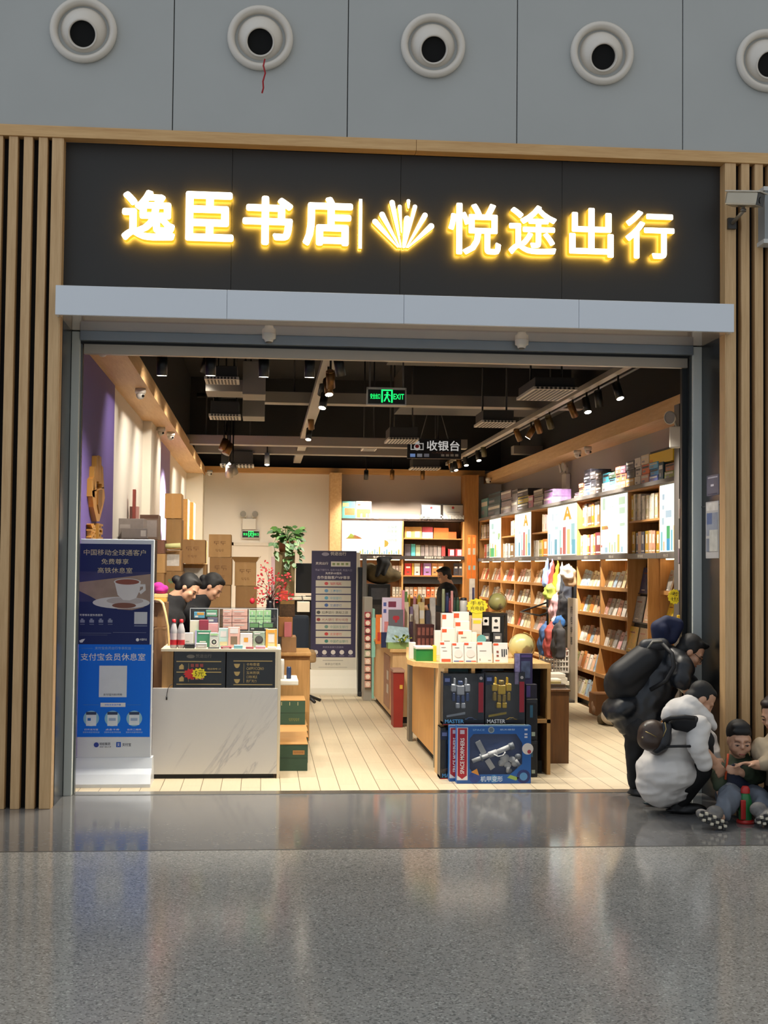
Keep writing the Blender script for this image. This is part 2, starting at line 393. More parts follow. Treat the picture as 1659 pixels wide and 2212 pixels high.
# fan of rounded rays
base = P(870, 540, -.47)
for px, py, w0, w1, dx in ((806, 478, .008, .034, -12), (822, 462, .008, .034, -8), (845, 436, .008, .032, -5), (862, 446, .006, .024, -2), (881, 434, .012, .022, 0), (879, 470, .014, .036, 0), (896, 446, .008, .026, 3), (919, 464, .008, .032, 7), (934, 488, .008, .036, 10)):
    tip = P(px, py, -.47); b0 = base+V(dx*.0033, 0, .01)
    if (px, py) == (862, 446): b0 = P(866, 505, -.47)
    if (px, py) == (881, 434): b0 = P(881, 452, -.47)
    d = (tip-b0); L = d.length; ux = d/L; nx = V(-ux.z, 0, ux.x); pts = []
    for k in range(9):
        a = -PI/2+PI*k/8; q = tip+ux*(math.cos(a)*w1*.6-w1*.5)+nx*(math.sin(a)*w1*.6); pts.append((q.x, q.z))
    for k in range(3):
        a = PI/2+PI*k/2; q = b0+ux*(math.cos(a)*w0*.5)+nx*(math.sin(a)*w0*.5); pts.append((q.x, q.z))
    m = MB().prism(pts, -.508, -.44, LS).prism(pts, -.44, -.438, LG); m.quad([(p[0], -.5085, p[1]) for p in pts], LF); m.build('logo_ray', t)
# canopy
t = thing('entrance_canopy', 'long white box canopy above the shop opening under the black sign', 'canopy', (.95, -.3, 3.405))
CANW = M('#d9dfe6', .25, 0, .02, 2, 'white_canopy_panel', coat=.3)
mb = MB()
for a, b2 in ((-1.457, -.28), (-.278, .962), (.964, 2.22), (2.222, 3.361)): mb.box(a, b2, -.63, -.6, 3.405, 3.61, CANW, .002, 1)
mb.build('fascia_panel', t)
MB().box(-1.455, 3.358, -.6, -.42, 3.58, 3.608, CANW).box(-1.457, -1.44, -.6, 0, 3.408, 3.6, CANW).box(3.337, 3.361, -.6, 0, 3.408, 3.6, CANW).build('top_and_ends', t)
MB().box(-1.44, 3.337, -.6, 0, 3.405, 3.42, M('#cdbfae', .07, 0, .02, 2, 'glossy_soffit', coat=1.0)).build('soffit', t)
for px, lab in ((581, 'round white smoke detector under the canopy, above the left kiosk side'), (1127, 'round white smoke detector under the canopy, above the right shelves')):
    p = P(px, 722, -.07); q = thing('smoke_detector', lab, 'smoke detector', (p.x, -.07, 3.34), 'smoke detectors under the canopy')
    w = M('#d9d5cc', .4)
    MB().lathe([(0, 0), (.03, .004), (.036, .02), (.05, .028), (.052, .063)], (p.x, -.07, 3.342), w).build('detector_head', q)
    MB().cyl((p.x, -.07, 3.338), (p.x, -.07, 3.345), .022, .022, M('#5a5650', .5)).build('sensor_cap', q)
# jet vents
CREAM = M('#d6cec2', .35, 0, .03, 3, 'cream_plastic')
def vent(x, lab):
    q = thing('jet_vent', lab, 'vent', (x, S, 5.437), 'round jet vents in the grey wall')
    ax = (0, -1, 0)
    MB().lathe([(.225, 0), (.234, .012), (.232, .035), (.215, .052), (.195, .05), (.182, .03), (.178, -.02)], (x, S, 5.437), CREAM, 48, ax).build('outer_ring', q)
    d = V(.0, -1, -.42).normalized(); c = V(x, S+.06, 5.445)
    pr = []
    for k in range(9):
        a = math.radians(35+k*11); pr.append((.172*math.sin(a), .172*math.cos(a)))
    nz = MB().lathe(pr[::-1], c, CREAM, 40, d).build('ball_nozzle', q)
    r0, z0 = pr[0]
    MB().lathe([(r0, z0), (r0+.006, z0+.006), (r0-.004, z0+.008), (r0-.01, z0), (r0-.004, z0-.25)], c, CREAM, 40, d).build('throat', nz)
    MB().cyl(c+d*(z0-.03), c+d*(z0-.035), r0-.004, r0-.004, M('#050505', .9), 32).build('dark_duct', nz)
    return q
for i, lab in enumerate(('round cream jet vent, first from the left on the grey wall', 'round cream jet vent with a red ribbon hanging from it', 'round cream jet vent in the middle of the row, third from the left', 'round cream jet vent, fourth from the left', 'round cream jet vent cut off by the right edge of the photo')):
    vent(-1.313+1.2385*i, lab)
pts = [P(572, 128, -.78), P(569, 142, -.8), P(573, 158, -.8), P(568, 176, -.8), P(569, 190, -.8), P(566, 201, -.8)]
solo('red_ribbon', MB().tube(pts, .006, M('#a01820', .7), 6), 'thin red ribbon dangling from the second vent', 'ribbon')
# cctv camera on the right slats
p0 = P(1608, 432, -.75)
t = thing('security_camera', 'grey metal security camera mounted on the wooden slats beside the sign', 'security camera', (p0.x, -.55, p0.z-.1))
d = V(.62, -.75, -.2).normalized(); s_ = V(0, 0, 1).cross(d).normalized(); u_ = d.cross(s_)
Mx = Matrix(((s_.x, d.x, u_.x, p0.x), (s_.y, d.y, u_.y, p0.y), (s_.z, d.z, u_.z, p0.z), (0, 0, 0, 1)))
MB().box(-.05, .05, -.13, .13, -.045, .05, M('#b0a692', .3, .5), .014).xf(Mx).build('housing', t)
MB().box(-.056, .056, -.14, .15, .048, .06, M('#bdb6a8', .35, .4), .006).xf(Mx).build('sun_shield', t)
MB().box(-.044, .044, .128, .134, -.04, .044, M('#0a0a0c', .1)).cyl((0, .133, 0), (0, .138, 0), .024, .024, M('#020203', .05)).xf(Mx).build('lens_window', t)
b0 = p0-u_*.05; MB().tube([b0, b0-V(0, 0, .03), (p0.x-.02, -.56, p0.z-.12)], .014, M('#8d8578', .4, .4)).cyl(b0-V(0, 0, .015), b0-V(0, 0, .035), .022, .022, M('#6d675d', .4, .5)).build('bracket', t)
MB().box(p0.x-.05, p0.x+.01, -.56, -.53, p0.z-.16, p0.z-.08, M('#3a3632', .5)).build('wall_plate', t)
# sign box cut by the right edge
x0, x1, z0, z1 = rc(1649, 405, 1760, 527, -.66)
t = thing('hanging_sign_box', 'grey framed sign box cut off by the right edge above the slats', 'sign', (x0, -.6, z0))
MB().box(x0+.01, x1, -.66, -.53, z0+.03, z1-.03, M('#8d9191', .4)).build('panel', t)
MB().box(x0, x1, -.67, -.53, z1-.03, z1, M('#c6c6c2', .35)).build('frame_rail', t); MB().box(x0, x1, -.67, -.53, z0, z0+.03, M('#c6c6c2', .35)).build('frame_rail', t)
# posters on the black reveal
def reveal_print(name, px0, py0, px1, py1, lab, cat, cols):
    a = PX(px0, (py0+py1)/2, 3.331); b = PX(px1, (py0+py1)/2, 3.331); z1 = PX((px0+px1)/2, py0, 3.331).z; z0 = PX((px0+px1)/2, py1, 3.331).z
    ya, yb = sorted((a.y, b.y)); ya = max(ya, -.4)
    m = MB().box(3.326, 3.331, ya, yb, z0, z1, M(cols[0], .45))
    h = z1-z0
    for i, (f0, f1, g0, g1, c) in enumerate(cols[1]):
        X = 3.3255-.0004*i; m.quad([(X, yb-(yb-ya)*f0, z0+h*g0), (X, yb-(yb-ya)*f1, z0+h*g0), (X, yb-(yb-ya)*f1, z0+h*g1), (X, yb-(yb-ya)*f0, z0+h*g1)], M(c, .5, 0, .35, 14))
    solo(name, m, lab, cat)
reveal_print('notice_plate', 1528, 1026, 1556, 1070, 'small grey blue notice plate on the black side panel above the poster', 'notice', ('#5a5a6c', [(.1, .9, .85, .92, '#a8a8b8'), (.35, .6, .45, .55, '#c8c8d4'), (.1, .9, .05, .1, '#34344a')]))
reveal_print('wall_poster', 1526, 1083, 1557, 1206, 'tall pale poster with blue picture on the black side panel', 'poster', ('#a9a9aa', [(.06, .94, .84, .98, '#c4c3c0'), (.06, .94, .4, .8, '#7f8898'), (.1, .5, .6, .8, '#4a5f8a'), (.3, .94, .12, .5, '#b0b2ae'), (.06, .3, .12, .35, '#6b7484')]))
# ================= left side: advertising kiosk, marble counter, boxes, back wall =================
def rp(mb, x0, y0, x1, y1, Y, m):
    a, b, c, d = rc(x0, y0, x1, y1, Y); return mb.rect(a, b, c, d, Y, m)
def tx(mb, s, x0, y0, x1, y1, Y, m, bold=.005, res=1):
    a, b, c, d = rc(x0, y0, x1, y1, Y); return mb.text(s, (a+b)/2, (c+d)/2, d-c, Y, m, w=b-a, bold=bold, res=res)
def scrib(mb, x0, x1, z0, z1, Y, m, n):      # rows of small worn print marks, too faint to read
    w = (x1-x0)/n; h = z1-z0; rr = random.Random(int(x0*977+n))
    for k in range(n):
        a = x0+w*(k+.12); b = x0+w*(k+.86); mb.rect(a, b, z0+h*.42, z0+h*.54, Y, m); mb.rect(a+(b-a)*.4, a+(b-a)*.54, z0, z0+h*.42, Y, m); mb.rect(a, b, z1-h*.12, z1, Y, m); mb.rect(a, a+(b-a)*.14, z0+h*.54, z1-h*.12, Y, m)
        if rr.random() < .6: mb.rect(b-(b-a)*.14, b, z0, z0+h*.42, Y, m)
    return mb
def el(mb, px, py, rx, ry, Y, m, n=24):
    p = P(px, py, Y); k = (P(px+1, py, Y)-p).length; return mb.disc(p.x, p.z, rx*k, Y, m, n, ry*k)
def bx(mb, x0, y0, x1, y1, Y, d, m, bev=.004):
    a, b, c, e = rc(x0, y0, x1, y1, Y); return mb.box(a, b, Y, Y+d, c, e, m, bev, 1)
INK = M('#e8e8ea', .5, 0, .02); NAVY = M('#242e62', .5, 0, .05, 3, spec=.25); BLUE = M('#1474ea', .5, 0, .03, 3, spec=.25)
KW = M('#d9dee4', .3, 0, .02, 3, 'white_kiosk_shell', coat=.2); DKF = M('#23242a', .5)
def kiosk(nm, lab, cat, X0, X1, Yf, Ys, ztop, zpanel, zbase, shell):
    t = thing(nm, lab, cat, ((X0+X1)/2, Ys+.05, 0))
    w = X1-X0
    MB().box(X0, X1, Ys, Ys+.07, zbase, ztop, shell, .006).build('screen_frame', t)
    pr = [(Ys+.12, zbase+.02), (Ys-.004, zbase+.02), (Ys-.03, zbase-.06), (Ys-.09, .09), (Yf, .025), (Yf, 0), (Ys+.2, 0)]
    b = MB().prism(pr, X0-.012, X1+.012, shell, 'x'); b.build('curved_base', t)
    return t
# --- kiosk by the entrance
t = kiosk('advertising_kiosk', 'tall white advertising kiosk with coffee cup and bright blue poster by the left post', 'advertising kiosk', -1.405, -.845, .354, .5, 1.88, 0, .185, KW)
Y = .4985; mb = MB(); rp(mb, 168, 1175, 325, 1392, Y, NAVY); rp(mb, 168, 1392, 325, 1592, Y, BLUE)
Y = .4975
sky = M('#43436e', .5, 0, .5, 6, spec=.2); tbl = M('#a58d80', .5, 0, .3, 9, spec=.2); por = M('#d8d3d2', .3); tea = M('#8a3f28', .3)
a, b, c, d = rc(168, 1235, 325, 1300, Y); mb.rect(a, b, c, d, Y, sky)
pts = [(168, 1258), (325, 1240), (325, 1300), (310, 1312), (285, 1318), (255, 1316), (225, 1305), (195, 1288), (168, 1275)]
mb.quad([P(x, y, Y-.0005) for x, y in pts], tbl)
el(mb, 262, 1302, 62, 13, Y-.0009, por); el(mb, 270, 1298, 40, 8, Y-.001, M('#b9aeac', .4)); el(mb, 268, 1308, 26, 6, Y-.0011, M('#7d4a38', .4))
mb.quad([P(x, y, Y-.0013) for x, y in ((247, 1255), (304, 1255), (302, 1275), (294, 1292), (280, 1297), (266, 1296), (254, 1285))], por)
el(mb, 275, 1257, 29, 7.5, Y-.0016, por); el(mb, 275, 1257, 26, 6, Y-.0018, tea)
mb.quad([P(x, y, Y-.0012) for x, y in ((302, 1262), (314, 1262), (315, 1275), (304, 1284), (300, 1278), (309, 1272), (309, 1267), (302, 1268))], por)
gold = M('#d9c9a8', .5)
Y = .4965
tx(mb, '中国移动全球通客户', 181, 1187, 315, 1200, Y, gold, 0.0, 2); tx(mb, '免费尊享', 219, 1207, 278, 1219, Y, gold, 0.0, 2); tx(mb, '高铁休息室', 211, 1226, 286, 1238, Y, gold, 0.0, 2)
tx(mb, '可享候车室休息服务', 172, 1326, 222, 1331, Y, INK)
for i in range(4):
    x = 178+i*20; rp(mb, x-5, 1339, x+5, 1345, Y, M('#8d93ad', .5)); rp(mb, x-3, 1336, x+2, 1339, Y, M('#8d93ad', .5)); rp(mb, x-5, 1348, x+5, 1349.5, Y, M('#6d7390', .5))
rp(mb, 290, 1322, 318, 1348, Y, M('#c9cbd2', .5)); rp(mb, 290, 1351, 318, 1353, Y, M('#8088a4', .5))
rp(mb, 172, 1367, 240, 1368, Y, M('#6d7390', .5)); rp(mb, 244, 1366, 316, 1367, Y, M('#6d7390', .5)); rp(mb, 172, 1371, 232, 1372, Y, M('#5d6380', .5))
mb.quad([P(x, y, Y) for x, y in ((171, 1384), (177, 1381), (184, 1380), (181, 1384), (178, 1388), (173, 1388))], INK)
el(mb, 297, 1382, 3.5, 3.5, Y, INK, 12); tx(mb, '中国移动', 302, 1379, 317, 1384, Y, INK)
tx(mb, '支付宝会员出行专享权益', 205, 1397, 283, 1403, Y, M('#8fb6e6', .5)); rp(mb, 176, 1400, 200, 1400.8, Y, M('#5b93d4', .5)); rp(mb, 288, 1400, 312, 1400.8, Y, M('#5b93d4', .5))
tx(mb, '支付宝会员休息室', 174, 1411, 314, 1427, Y, INK, .006, 2)
rp(mb, 214, 1438, 274, 1506, Y, M('#dfe3ea', .4)); tx(mb, '支付宝扫码领券', 223, 1498, 264, 1503, Y-.0006, M('#2a3550', .5))
a, b, c, d = rc(217, 1518, 271, 1527, Y); mb.box(a, b, Y-.0004, Y, c, d, INK, .009); tx(mb, '领取休息室步骤', 226, 1520.5, 261, 1524.5, Y-.0009, BLUE)
rp(mb, 180, 1522, 214, 1522.8, Y, M('#4a86cc', .5)); rp(mb, 274, 1522, 304, 1522.8, Y, M('#4a86cc', .5))
for i, x in enumerate((197, 243, 290)):
    el(mb, x, 1552, 17, 17, Y, M('#8cc4e0', .5), 24)
    rp(mb, x-11, 1541, x+11, 1568-(i == 2)*2, Y-.0005, M('#e4ebf2', .5)); rp(mb, x-11, 1538, x+11, 1544, Y-.0008, M('#2c3c5e', .5)); rp(mb, x-8, 1551, x+(-1 if i == 0 else 7), 1557, Y-.001, M('#9fb3d0' if i else '#2f6cb8', .5))
    tx(mb, ('打开支付宝', '点击卡券', '出示二维码')[i], x-15, 1574, x+15, 1578, Y, INK); tx(mb, '搜索休息室领取权益', x-18, 1580, x+18, 1583.5, Y, M('#a8c6ea', .5))
plabel(mb.build('poster', t), 'navy coffee poster above a bright blue poster')
mb = MB(); Y = .4985; el(mb, 208, 1609, 5.5, 5.5, Y, M('#2a3f95', .4), 16); tx(mb, '蚂蚁集团', 215, 1604, 238, 1610, Y, M('#3a3d48', .5)); tx(mb, 'ANT GROUP', 215, 1612, 240, 1615, Y, M('#3a3d48', .5))
rp(mb, 251, 1603, 261, 1614, Y, M('#2458b8', .4)); tx(mb, '支', 253, 1605, 259, 1612, Y-.0006, INK); tx(mb, '支付宝', 264, 1605, 283, 1612, Y, M('#3a3d48', .5))
mb.build('logo_print', t)
# --- marble fronted counter
def mat_marble():
    m, g, b = newmat('white_marble'); tc = g.add('ShaderNodeTexCoord')
    m0 = g.add('ShaderNodeMapping', i_Vector=tc.outputs['Object'], i_Rotation=(0, math.radians(-33), 0)); mp = g.add('ShaderNodeMapping', i_Vector=m0.outputs[0], i_Scale=(3.2, 1, .55))
    n = g.add('ShaderNodeTexNoise', i_Vector=mp.outputs[0], i_Scale=1.9, i_Detail=6.0, i_Roughness=.6, i_Distortion=.5)
    r = g.math('ABSOLUTE', g.math('SUBTRACT', n.outputs[0], .5))
    c1 = g.ramp(r, [(0, lin('#aeaeb2')), (.01, lin('#bab8b6')), (.035, lin('#c9c7c3')), (1, lin('#cfcdc9'))])
    n2 = g.add('ShaderNodeTexNoise', i_Vector=tc.outputs['Object'], i_Scale=1.5); 
    g.l.new(g.mix(g.ramp(n2.outputs[0], [(.44, (0, 0, 0, 1)), (.62, (1, 1, 1, 1))]), lin('#cac8c4'), c1), b.inputs['Base Color'])
    b.inputs['Roughness'].default_value = .16; return m
MARB = mat_marble(); LWOOD = WOOD('#9c7440', '#b98d55', 'z', .5, 'light_wood'); CREAMP = M('#d8cbb0', .45, 0, .03, 3)
t = thing('service_counter', 'white marble fronted counter with two black menu light boxes', 'counter', (-.35, 1.1, 0))
MB().box(-.86, .125, .77, .80, .035, .712, MARB, .003).build('marble_front', t)
MB().box(-.84, .10, .80, .83, 0, .035, M('#17130f', .6)).build('kick_plinth', t)
MB().box(.125, .148, .77, 1.5, .0, 1.02, CREAMP, .002).box(.103, .125, .775, 1.5, .712, 1.0, CREAMP).build('end_panel', t)
MB().box(-.79, .125, .80, 1.5, .69, .71, CREAMP).build('lower_shelf', t)
a, b, c, d = rc(350, 1405, 374, 1487, .79); MB().box(a, b, .79, 1.4, .712, 1.0, LWOOD).box(-.8, .125, 1.3, 1.32, .712, 1.0, LWOOD).build('wood_side', t)
MB().box(-.80, .148, .775, 1.5, 1.0, 1.022, CREAMP, .002).build('counter_top', t)
BLK = M('#17181a', .25, 0, .1, 3, coat=.3); GOLD = M('#b49a62', .4, .3); 
for i, (x0, x1) in enumerate(((375, 487), (489, 596))):
    a, b, c, d = rc(x0, 1405, x1, 1487, .78); mb = MB().box(a, b, .78, .87, .714, d-.004, BLK, .004); Y = .7795; u = (x1-x0)/112
    def q(f): return x0+f*u
    rp(mb, q(5), 1409, q(107), 1483, Y, M('#26292b', .2))
    Y -= .0005
    if i == 0:
        tx(mb, '悦途出行', q(48), 1413, q(82), 1421, Y, M('#6f6a60', .5)); el(mb, q(37), 1418, 9, 4, Y, M('#6f6a60', .5))
        for y in (1428, 1451, 1477): rp(mb, q(6), y, q(103), y+2, Y, GOLD)
        rp(mb, q(32), 1433, q(32.7), 1473, Y, GOLD)
        for (x, y) in ((17, 1440), (17, 1466)):
            mb.quad([P(q(x+dx), y+dy, Y) for dx, dy in ((-5, 6), (5, 6), (5, -2), (1, -6), (-5, -1))], GOLD)
        for k in range(3):
            rp(mb, q(37+k*10), 1434, q(44+k*10), 1441, Y, M('#8a3b36', .5)); rp(mb, q(37+k*10), 1461, q(44+k*10), 1468, Y, M('#b87a68', .5))
        tx(mb, '精品咖啡 29', q(73), 1443, q(102), 1447, Y, GOLD)
    else:
        rp(mb, q(16), 1427, q(104), 1429, Y, GOLD); rp(mb, q(16), 1478, q(104), 1480, Y, GOLD); rp(mb, q(39), 1433, q(39.7), 1475, Y, GOLD)
        for k, y in enumerate((1438, 1455, 1471)):
            mb.quad([P(q(24+dx), y+dy, Y) for dx, dy in ((-7, -4), (7, -4), (5, 2), (2, 5), (-2, 5), (-5, 2))], GOLD)
        for k, s in enumerate(('卡布奇诺', 'CAPPUCCINO', '玉米热饮', 'CORN MILK', '热巧克力')):
            tx(mb, s, q(45), 1432+k*9, q((75, 85, 75, 70, 68)[k]), 1438.5+k*9, Y, GOLD)
    plabel(mb.build('menu_light_box', t), ('black menu box with gold lines and a price star', 'black menu box listing drinks in gold')[i])
mb = MB(); pts = []
for k in range(22):
    r = (17 if k % 2 else 13); pts.append((430+r*math.cos(2*PI*k/22), 1455+r*.75*math.sin(2*PI*k/22)))
A = [P(x, y, .773) for x, y in pts]; mb.prism([(p.x, p.z) for p in A], .772, .774, M('#e0cf2c', .6)); tx(mb, '5元', 421, 1448, 440, 1462, .7715, M('#5a4a10', .6))
A = [P(x-17, y+1, .775) for x, y in pts]; mb.prism([(p.x, p.z) for p in A], .775, .777, M('#c02a2c', .6))
solo('price_star', mb, 'yellow and red paper price star stuck on the black menu box', 'price tag')
a = P(371, 1480, .768); pts = [P(372, 1478, .775), P(367, 1481, .76), P(363, 1487, .758), P(361, 1496, .757), P(360, 1506, .757)]
t2 = thing('charging_cable', 'thin black cable hanging over the marble counter front', 'cable', pts[0])
MB().tube(pts, .0028, M('#17171a', .5), 6).build('cord', t2); MB().cyl(pts[-1]+V(0, 0, .006), pts[-1]-V(0, 0, .022), .007, .006, M('#101012', .4), 10).build('plug', t2)
# bottles on the counter
for i, x in enumerate((375, 391)):
    p = P(x, 1402, .84); k = (P(x+1, 1402, .84)-p).length; z = 1.022; r = 8*k
    t2 = thing('drink_bottle', ('clear drink bottle with red cap and red label, nearer the kiosk', 'clear drink bottle with red cap and red label, nearer the white boxes')[i], 'bottle', (p.x, .84, z), 'red capped bottles on the counter')
    MB().lathe([(r*.8, 0), (r, .012), (r, .05), (r*.96, .055), (r, .12), (r*.96, .145), (r*.62, .185), (r*.4, .2), (r*.38, .212)], (p.x, .84, z), GLASS('bottle_plastic', (.95, .9, .9, 1), .45, .1), 16).build('bottle_body', t2)
    MB().lathe([(0, .232), (r*.5, .23), (r*.52, .206), (r*.5, .204)], (p.x, .84, z), M('#c8202a', .4), 14).build('cap', t2)
    MB().lathe([(r*1.02, .028), (r*1.02, .068)], (p.x, .84, z), M('#c42830', .4), 16).lathe([(r*1.015, .068), (r*1.015, .12)], (p.x, .84, z), M('#d9c8c4', .4, 0, .2, 40), 16).build('label_wrap', t2)
# products on the counter: front row
def pack(nm, lab, cat, x0, y0, x1, y1, Y, d, base, deco=None, z0=None, group=None, tilt=0, extra=None):
    a, b, c, e = rc(x0, y0, x1, y1, Y); c = z0 if z0 is not None else c
    rot = (-tilt, 0, 0) if tilt else None; piv = ((a+b)/2, Y, c)
    mb = MB().box(a, b, Y, Y+d, c, e, base, .002, 1); W = b-a; H = e-c
    for i, dd in enumerate(deco or ()):
        if dd[0] == 'r': mb.rect(a+W*dd[1], a+W*dd[2], c+H*dd[3], c+H*dd[4], Y-.0008-.0003*i, dd[5])
        elif dd[0] == 'o': mb.disc(a+W*dd[1], c+H*dd[2], H*dd[3], Y-.0018-.0003*i, dd[4], 18)
        elif dd[0] == 't': mb.text(dd[5], a+W*(dd[1]+dd[2])/2, c+H*(dd[3]+dd[4])/2, H*(dd[4]-dd[3]), Y-.0022, dd[6], w=W*(dd[2]-dd[1]), bold=.01, res=1)
    if tilt:
        mb.xf(Matrix.Translation(piv) @ Euler((-tilt, 0, 0)).to_matrix().to_4x4() @ Matrix.Translation(-V(*piv)))
    return solo(nm, mb, lab, cat, group)
c_ = lambda h, v=.15: M(h, .45, 0, v, 25)
WH = c_('#e6e2dc', .04); GRN = c_('#3c7f62'); PNK = c_('#e4b4a4', .1); LGN = c_('#a9d49a', .1); GRY = c_('#a9b8a8', .08); MINT = c_('#bcd9d2'); ORG = c_('#e0a23e'); DK = c_('#2b2b2b'); TEAL = c_('#3f8f8a'); MAR = c_('#8e3444'); LIL = c_('#a7a3c9')
zt = 1.022
pack('product_box', 'plain white box beside the red capped bottles', 'box', 397, 1367, 417, 1396, .93, .05, WH, [('r', .2, .6, .4, .45, GRY)], zt)
pack('product_box', 'green boxed gadget behind the white boxes on the counter', 'box', 421, 1362, 455, 1396, 1.0, .06, GRN, [('r', 0, .12, 0, 1, LIL), ('r', .2, .9, .8, .88, WH), ('r', .3, .7, .3, .36, WH)], zt)
pack('camera_box', 'pale grey box picturing a small camera', 'box', 453, 1367, 472, 1396, .95, .05, c_('#c9cfc8', .05), [('o', .5, .38, .24, WH), ('o', .5, .38, .17, DK), ('o', .5, .38, .09, GRY), ('r', .1, .9, .82, .95, LGN)], zt)
pack('product_box', 'mint green box with white label in the front row', 'box', 473, 1357, 493, 1398, .97, .05, MINT, [('r', .15, .8, .55, .85, WH), ('r', .1, .9, .1, .3, c_('#d8cfa0'))], zt)
pack('product_box', 'salmon box picturing a brown gadget', 'box', 493, 1355, 518, 1398, .96, .05, PNK, [('r', .15, .85, .7, .95, WH), ('r', .2, .78, .15, .55, c_('#7b6a55'))], zt)
pack('product_box', 'white square box with pale orange mark in the front row', 'box', 519, 1368, 545, 1397, .93, .05, WH, [('r', .3, .65, .4, .7, ORG)], zt)
pack('product_box', 'sage green box picturing a dark round earphone case', 'box', 547, 1365, 572, 1398, .96, .05, c_('#93a692', .06), [('o', .5, .5, .26, DK), ('o', .5, .55, .2, c_('#4a4f4c')), ('r', .1, .6, .85, .92, WH)], zt)
pack('product_box', 'orange and cream box at the right end of the counter', 'box', 574, 1359, 598, 1398, .96, .05, c_('#e8d29e', .05), [('r', 0, .18, 0, 1, ORG), ('r', .82, 1, 0, 1, ORG), ('r', .25, .75, .3, .72, WH), ('r', .2, .8, .8, .95, ORG)], zt)
for i, (x0, x1, y0, col, lab) in enumerate(((399, 420, 1391, DK, 'black box with white lid lying at the counter edge'), (423, 446, 1390, c_('#c7c2bb', .05), 'grey white box lying at the counter edge'), (449, 473, 1399, DK, 'flat black case lying at the counter edge'), (477, 500, 1397, MAR, 'flat maroon box lying at the counter edge'), (505, 524, 1394, c_('#7fb4c0'), 'flat pale blue box lying at the counter edge'), (531, 548, 1398, MAR, 'flat dark red box lying below the white square box'), (552, 573, 1396, c_('#c88fa0'), 'flat pink box lying below the earphone box'), (578, 597, 1398, WH, 'flat white box lying at the counter right end'))):
    pack('flat_box', lab, 'box', x0, y0, x1, 1405, .80, .09, col, [('r', .2, .8, .3, .6, WH)] if i in (1, 3) else None, zt)
# acrylic display case with stepped stock at the back of the counter
ACR = GLASS()
x0, x1, z0, z1 = rc(410, 1314, 600, 1402, 1.12)
t = thing('display_case', 'clear acrylic display case full of pink and green boxes on the counter', 'display case', ((x0+x1)/2, 1.3, zt))
mb = MB(); EDGE = M('#c9cdd0', .2)
for (a, b, c, d, e, f) in ((x0, x1, 1.12, 1.123, zt, z1), (x0, x1, 1.46, 1.463, zt, z1), (x0, x0+.003, 1.12, 1.463, zt, z1), (x1-.003, x1, 1.12, 1.463, zt, z1)): mb.box(a, b, c, d, e, f, ACR)
mb.build('acrylic_panel', t)
mb = MB()
for x in (x0, x0+.235, x0+.48, x1-.004): mb.box(x, x+.004, 1.117, 1.121, zt, z1, EDGE)
mb.box(x0, x1, 1.117, 1.121, z1-.004, z1, EDGE).build('frame_edge', t)
MB().box(x0+.01, x1-.01, 1.36, 1.45, zt, zt+.11, c_('#cfcac2', .03)).box(x0+.01, x1-.01, 1.25, 1.36, zt, zt+.055, c_('#cfcac2', .03)).build('display_step', t)
def rows(nm, base, deco, xs, ys, Y, lab, zb, grp):
    k = 0
    for j in range(len(ys)-1):
        for i in range(len(xs)-1):
            w = ('upper', 'middle', 'lower')[j] if len(ys) == 4 else ('upper', 'lower')[j]
            h = ('left', 'second', 'right')[i] if len(xs) == 4 else ('left', 'right')[i]
            pack(nm, lab % (w, h), 'box', xs[i]+.6, ys[j]+.5, xs[i+1]-.6, ys[j+1]-.3, Y, .06, base, deco, group=grp)
rows('earphone_box', c_('#e9b5a6', .06), [('r', .15, .6, .3, .38, c_('#b97a6c')), ('r', .1, .8, .62, .72, WH), ('r', 0, 1, 0, .1, c_('#cf8f80'))], (481, 501, 535), (1316, 1331, 1345, 1360), 1.28, 'salmon pink box in the display case, %s row, %s of the pair', 0, 'salmon boxes in the display case')
rows('battery_pack', LGN, [('r', .12, .4, .35, .45, GRN), ('r', .5, .9, .35, .45, GRN), ('r', .4, .55, .55, .85, WH)], (537, 553, 569, 586), (1318, 1339, 1356), 1.28, 'pale green packet in the display case, %s row, %s of three', 0, 'green packets in the display case')
for x0_, x1_, k in ((538, 560, 'left'), (567, 591, 'right')): pack('green_black_packet', 'dark green packet below the pale green ones, %s' % k, 'packet', x0_, 1345, x1_, 1361, 1.2, .03, DK, [('r', .08, .92, .35, .9, c_('#79ab6c')), ('r', .2, .5, .1, .25, WH)])
pack('toy_packet', 'blue and orange packet in the display case left bay', 'packet', 419, 1322, 442, 1335, 1.28, .05, c_('#5fa6c6'), [('r', .3, .95, .5, .95, ORG), ('r', .1, .4, .1, .4, WH)])
pack('toy_packet', 'green white packet in the display case left bay', 'packet', 445, 1318, 469, 1332, 1.28, .05, c_('#6aa383'), [('r', .1, .9, .3, .6, WH)])
pack('toy_packet', 'grey purple packet low in the display case left bay', 'packet', 448, 1334, 470, 1348, 1.28, .05, c_('#6c6680'), [('r', .1, .6, .4, .7, WH)])
pack('cream_card_box', 'cream card box standing below the display case', 'box', 410, 1340, 430, 1362, 1.06, .04, c_('#d8d2bc', .05), None, zt)
pack('maroon_gift_box', 'maroon gift box with pale front below the display case', 'box', 430, 1339, 450, 1364, 1.05, .04, MAR, [('r', .25, .9, .1, .6, c_('#cfc6d6'))], zt)
pack('pink_card_box', 'pink striped box beside the maroon gift box', 'box', 450, 1346, 471, 1362, 1.05, .04, c_('#d59a9a'), [('r', .1, .9, .4, .55, WH)], zt)
